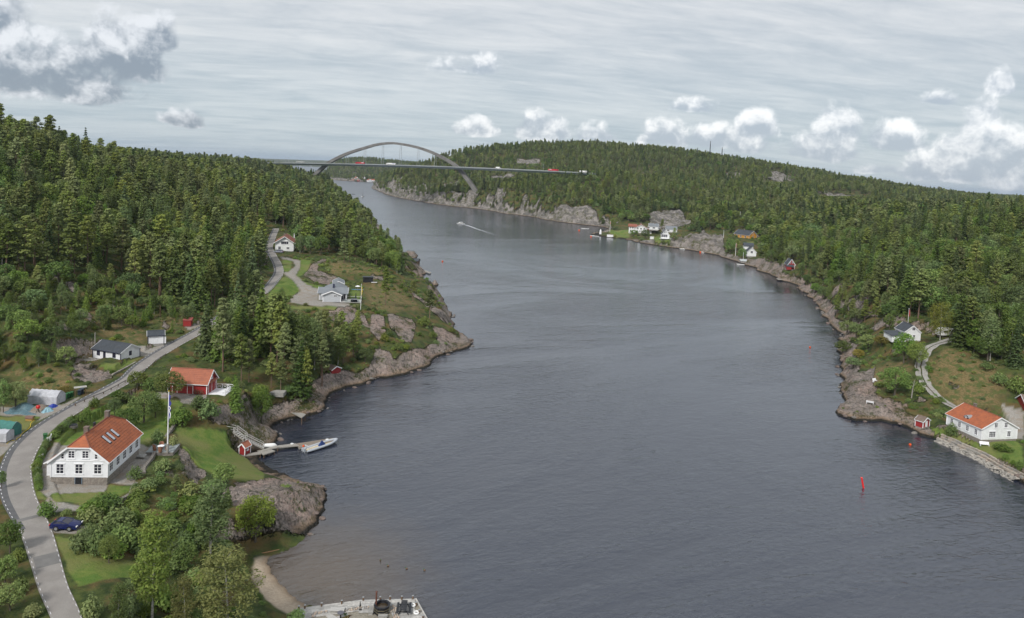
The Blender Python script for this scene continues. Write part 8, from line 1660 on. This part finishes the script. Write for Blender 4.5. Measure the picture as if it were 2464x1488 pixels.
hp = resample(catmull(np.array([T(*c1(x, y)) for x, y in ((285, 425), (262, 480), (245, 520), (228, 580), (232, 640), (238, 715))]), 5), .85)
hd = thing('hedge', 'narrow clipped hedge between the road bend and the gravel yard', 'hedge', (0, 0, 0))
for q in hp: o = inst('bush', random.choice(TM[('hedge', 'near')])[0], hd, tuple(q), random.random()*6, (.40, .40, .55))
# point with the grey house
PT('pine', c3, 1365, 685, 355, 'tall lone pine on the open point right of the grey house', 130); PT('pine', c3, 1012, 325, 112, 'pine with bare trunk on the knoll behind the grey house', 130); PT('pine', c3, 1060, 320, 150, 'second pine on the knoll behind the grey house', 100); PT('pine', c3, 1740, 795, 555, 'leaning pine hanging over the water on the outer shore', 150, lean=(0, .35)); PT('pine', c3, 1595, 650, 480, 'wind-bent pine on the outer rocks of the point', 120, lean=(0, .15)); PT('oak', c3, 1440, 250, 180, 'lone small tree at the tip of the wood by the skerry', 50)
for k, (x, y, t, w, kd, lb) in enumerate(((1190, 1165, 1035, 140, 'oak', 'round bush on the slope above the dark water'), (1010, 985, 900, 90, 'shrub', 'bush below the pink rock slabs'), (1110, 1090, 1000, 110, 'oak', 'bush left of the round one on the point'), (1470, 1065, 985, 100, 'shrub', 'bright bush among the lower shore rocks'), (1355, 990, 900, 90, 'shrub', 'bush between the two rock faces'), (1690, 860, 760, 120, 'shrub', 'bush below the leaning pine'), (1770, 960, 890, 80, 'shrub', 'bush on the outer rock ledge'), (1930, 915, 860, 60, 'shrub', 'thin shrub at the very tip of the point'), (1540, 1060, 1000, 70, 'shrub', 'small bush above the pale shore slab'), (700, 330, 300, 1, 'shrub', 'x'))):
    if lb != 'x': PT(kd, c3, x, y, t, lb, w)
for k, (x, y, t, w, kd) in enumerate(((640, 1180, 745, 190, 'birch'), (760, 1230, 800, 200, 'birch'), (860, 1190, 880, 190, 'birch'), (960, 1190, 930, 150, 'birch'), (560, 1100, 740, 150, 'birch'), (680, 1010, 760, 140, 'birch'))):
    PT(kd, c3, x, y, t, ['tall light birch at the left of the shore birches', 'full birch in front of the red hut', 'birch right above the old red hut', 'lowest birch nearest the dark water', 'birch among the tall pines of the grove', 'birch just below the gravel plot'][k], w, 'birches on the cove side of the point', tag_='big')
PT('spruce', c3, 640, 1440, 960, 'big dark pine-like tree standing over the cove', 230); PT('oak', c3, 580, 1440, 1350, 'bright green bush by the cove rocks', 150); PT('needle', c3, 80, 1480, 1260, 'small bright spruce behind the barn deck', 110); PT('oak', c3, 300, 1480, 1350, 'pale bush between the spruce and the concrete block', 150)
# right bank
PT('oak', c4, 685, 585, 375, 'thin-crowned tree in front of the upper white house', 150); PT('oak', c4, 770, 620, 430, 'bright green tree beside the curved track', 130, tag_='big'); PT('willow', c4, 925, 430, 175, 'broad drooping birch beside the upper white house', 190); PT('birch', c4, 1060, 400, 150, 'birch right of the drooping one at the track top', 110, tag_='big')
for k, (x, y, t, w, kd, lb) in enumerate(((625, 800, 600, 220, 'oak', 'large dark bush mass above the shore rocks'), (350, 620, 540, 110, 'oak', 'bush at the edge of the outer shore slope'), (280, 520, 430, 110, 'oak', 'bush overhanging the outer right shore'), (310, 400, 295, 110, 'oak', 'round bush below the bare slope'), (370, 420, 310, 110, 'oak', 'second round bush below the bare slope'), (450, 490, 390, 140, 'oak', 'bush below the side wing of the upper house'), (540, 470, 400, 110, 'yellow', 'yellowish bush left of the upper house'), (385, 560, 485, 80, 'yellow', 'yellow bush on the shore slope'), (1000, 1065, 955, 70, 'hedge', 'upright bush in front of the right white house'), (1340, 1165, 1105, 130, 'hedge', 'flowering shrub bed right of the white bench'), (1357, 1222, 1170, 50, 'hedge', 'small round bush on the sea wall lawn'), (1450, 1285, 1215, 70, 'hedge', 'bush at the right edge above the sea wall'), (1410, 1255, 1215, 45, 'shrub', 'low bush left of the edge bush'), (1240, 565, 405, 190, 'oak', 'round dark tree in the meadow behind the track'), (1330, 560, 470, 110, 'oak', 'light green tree right of the meadow tree'), (1150, 520, 390, 120, 'oak', 'tree left of the dark meadow tree'), (1425, 330, 65, 150, 'birch', 'tall birch with pale trunk near the right edge'), (900, 850, 812, 60, 'shrub', 'small bush on the slope above the red shed'), (780, 780, 700, 100, 'shrub', 'bush beside the dead tree'), (850, 600, 560, 40, 'shrub', 'tiny dark bush right of the track'), (930, 720, 690, 30, 'shrub', 'lowest tiny bush in the meadow'), (1140, 700, 672, 35, 'shrub', 'small dark bush in mid-meadow'), (1150, 655, 630, 35, 'shrub', 'small dark bush above the mid-meadow one'), (1320, 720, 640, 130, 'hedge', 'olive bush thicket behind the right house'), (1430, 780, 640, 130, 'hedge', 'olive bush thicket at the right edge'), (1240, 620, 575, 120, 'shrub', 'scrub in front of the meadow tree'))):
    PT(kd, c4, x, y, t, lb, w, tag_='big' if kd in ('birch', 'oak') and w > 140 else 'near')
p = T(*c4(737, 815)); dt = thing('dead_tree', 'bare grey dead tree standing above the right shore', 'tree', p); MB().tube([(0, 0, 0), (.1, 0, 2.2), (.5, 0, 4.8)], [.16, .11, .03], 7).build('trunk', Mt['wood'], dt, True)
m = MB()
for k in range(9): a, z = k*2.4, 1.6+k*.34; m.tube([(.1+.06*k*.5, 0, z), (.1+math.cos(a)*.8, math.sin(a)*.8, z+.7)], [.05, .015], 4)
m.build('branch', Mt['wood'], dt)
# far bank trees near the houses
for k, (x, y, t, w, kd, lb) in enumerate(((370, 330, 225, 150, 'oak', 'round tree in front of the big far villa'), (540, 375, 215, 150, 'oak', 'larger round tree at the right corner of the far villa'), (485, 400, 335, 90, 'shrub', 'blue-green bush at the far shore'), (815, 430, 375, 80, 'shrub', 'round bush left of the grey basement house'), (985, 400, 200, 95, 'pine', 'pine right of the grey basement house'), (795, 240, 65, 100, 'pine', 'pine right of the far bungalow'), (2030, 700, 505, 150, 'oak', 'yellow-green tree in front of the landing house'), (1850, 600, 350, 170, 'oak', 'dark tree mass right of the grey crag'), (1960, 560, 380, 130, 'pine', 'pine below the yellow house'), (75, 340, 285, 60, 'shrub', 'round bush on the far lawn'), (40, 230, 40, 130, 'oak', 'large tree at the left of the far lawn'))):
    PT(kd, cK, x, y, t, lb, w, ymin=380)
for k, (x, y, t, w) in enumerate(((1250, 310, 160, 170), (1410, 330, 155, 190))):
    PT('oak', cH, x, y, t, ['left of two big round dark trees above the far houses', 'right of two big round dark trees above the far houses'][k], w, tag_='near', ymin=600)
for k, (x, yb, yt, Y_) in enumerate(((30, 350, 287, 372), (60, 350, 296, 375), (88, 352, 283, 378), (118, 356, 280, 380), (170, 372, 322, 420), (205, 380, 318, 430), (240, 388, 334, 450), (272, 392, 342, 470), (-4, 345, 252, 360))):
    p = Wy(x, yb, Y_); z = float(hgt(p[0], Y_)); top = Wy(x, yt, Y_)[2]; h = top-z; put_tree('pine' if k % 4 != 1 else 'spruce', 'near', p[0], Y_, z-.1, h/13, random.uniform(.9, 1.15), k*1.3, ['leftmost', 'second', 'third', 'fourth', 'fifth', 'sixth', 'seventh', 'eighth', 'left edge'][k]+' tall tree standing out on the crest of the left hill', 'tall trees on the crest of the left hill')
# young trees on the open slope above the tents and the cabin
hill = [(-60,770),(0,700),(60,670),(200,665),(330,705),(440,750),(500,775),(450,790),(400,800),(330,790),(225,815),(200,860),(150,890),(60,905),(-60,900)]
gx_, gy_ = np.meshgrid(np.arange(-190, -60, 2.9), np.arange(120, 262, 2.9)); gx_ = (gx_+rng.uniform(-1.5, 1.5, gx_.shape)).ravel(); gy_ = (gy_+rng.uniform(-1.5, 1.5, gy_.shape)).ravel()
zz = hgt(gx_, gy_); ppx, ppy = project(gx_, gy_, zz); o3 = inpoly(hill, ppx, ppy) & (samp(rock, gx_, gy_) < .5) & (samp(_d, gx_, gy_) > 5.5) & (samp(gravel, gx_, gy_) < .2) & (np.abs(gx_/gy_) < .8)
for (px, py), z, r0, r1 in pads: p = Wz(px, py, z); o3 &= np.hypot(gx_-p[0], gy_-p[1]) > r0+.5
o3 &= rng.random(len(gx_)) < .6+.35*smooth(.4, .6, fbm(gx_/14, gy_/14, 2, 201))
ny = 0
for x, y, z, qy_ in zip(gx_[o3], gy_[o3], zz[o3], ppy[o3]):
    u = random.random(); up = smooth(860, 690, qy_)
    kd = 'birch' if u < .42 else ('needle' if u < .64 else ('pine' if u < .78 else 'oak')); h = random.uniform(2.2, 4.8)+3.2*up*random.random()
    lb = {'birch': 'young light green birch on the open slope above the cabin', 'needle': 'young bright spruce on the open slope above the cabin', 'pine': 'young pine on the open slope above the cabin', 'oak': 'leafy bush on the open slope above the cabin'}[kd]
    pxx = project(x, y, z)[0]; lb = ('low ' if h < 3.2 else ('taller ' if h > 5 else ''))+lb.replace('above the cabin', 'behind the tents' if pxx < 150 else ('above the cabin' if pxx < 320 else 'above the white shed')); put_tree(kd, 'near', x, y, z-.1, h/KINDH[kd], random.uniform(1.0, 1.4), random.uniform(0, 6.28), lb, 'young trees on the open slope'); ny += 1
# scrub on the bank between the garden and the beach
bank = [c1(*p) for p in ((470, 860), (700, 780), (850, 720), (960, 600), (1080, 690), (1200, 730), (1330, 640), (1330, 850), (1440, 1000), (1480, 1150), (1330, 1280), (1250, 1500), (860, 1500), (880, 1240), (880, 1120), (620, 1120), (560, 1040))]
gx_, gy_ = np.meshgrid(np.arange(-75, -25, 2.3), np.arange(70, 122, 2.3)); gx_ = (gx_+rng.uniform(-1, 1, gx_.shape)).ravel(); gy_ = (gy_+rng.uniform(-1, 1, gy_.shape)).ravel(); zz = hgt(gx_, gy_); ppx, ppy = project(gx_, gy_, zz)
o3 = inpoly(bank, ppx, ppy) & (samp(rock, gx_, gy_) < .5) & (samp(gravel, gx_, gy_) < .2) & (samp(lawn, gx_, gy_) < .3) & (rng.random(len(gx_)) < .8) & (samp(dist, gx_, gy_) > 2)
for x, y, z in zip(gx_[o3], gy_[o3], zz[o3]):
    kd = random.choice(('shrub', 'shrub', 'hedge', 'oak')); h = random.uniform(1.0, 2.6); pxx, pyy = project(x, y, z); wh_ = 'below the flagpole terrace' if pyy < 1235 else ('above the beach rock' if pxx > 440 else 'below the parked car'); put_tree(kd, 'near', x, y, z-.1, h/KINDH[kd], random.uniform(.9, 1.3)*(1 if kd != 'oak' else .8), random.uniform(0, 6.28), {'shrub': ('tall ' if h > 1.9 else 'low ')+'green shrub in the thicket '+wh_, 'hedge': ('tall ' if h > 1.9 else 'low ')+'dark dense bush in the thicket '+wh_, 'oak': 'small leafy tree in the thicket '+wh_}[kd], 'thicket between garden and beach')
print('young', ny, 'bank', int(o3.sum()))
# ------------------------------------------------------------------ air
hzb = MB().box(-45000, 45000, -900, 30000, -9, 190).build('haze', None)
hzb['kind'] = 'stuff'; mt = bpy.data.materials.new('haze'); mt.use_nodes = True; nt = mt.node_tree; nt.nodes.clear(); o = nt.nodes.new('ShaderNodeOutputMaterial'); pv_ = nt.nodes.new('ShaderNodeVolumePrincipled')
pv_.inputs['Color'].default_value = (.72, .84, 1, 1); pv_.inputs['Density'].default_value = 5e-5; pv_.inputs['Anisotropy'].default_value = .2; nt.links.new(pv_.outputs[0], o.inputs['Volume']); hzb.data.materials.clear(); hzb.data.materials.append(mt)
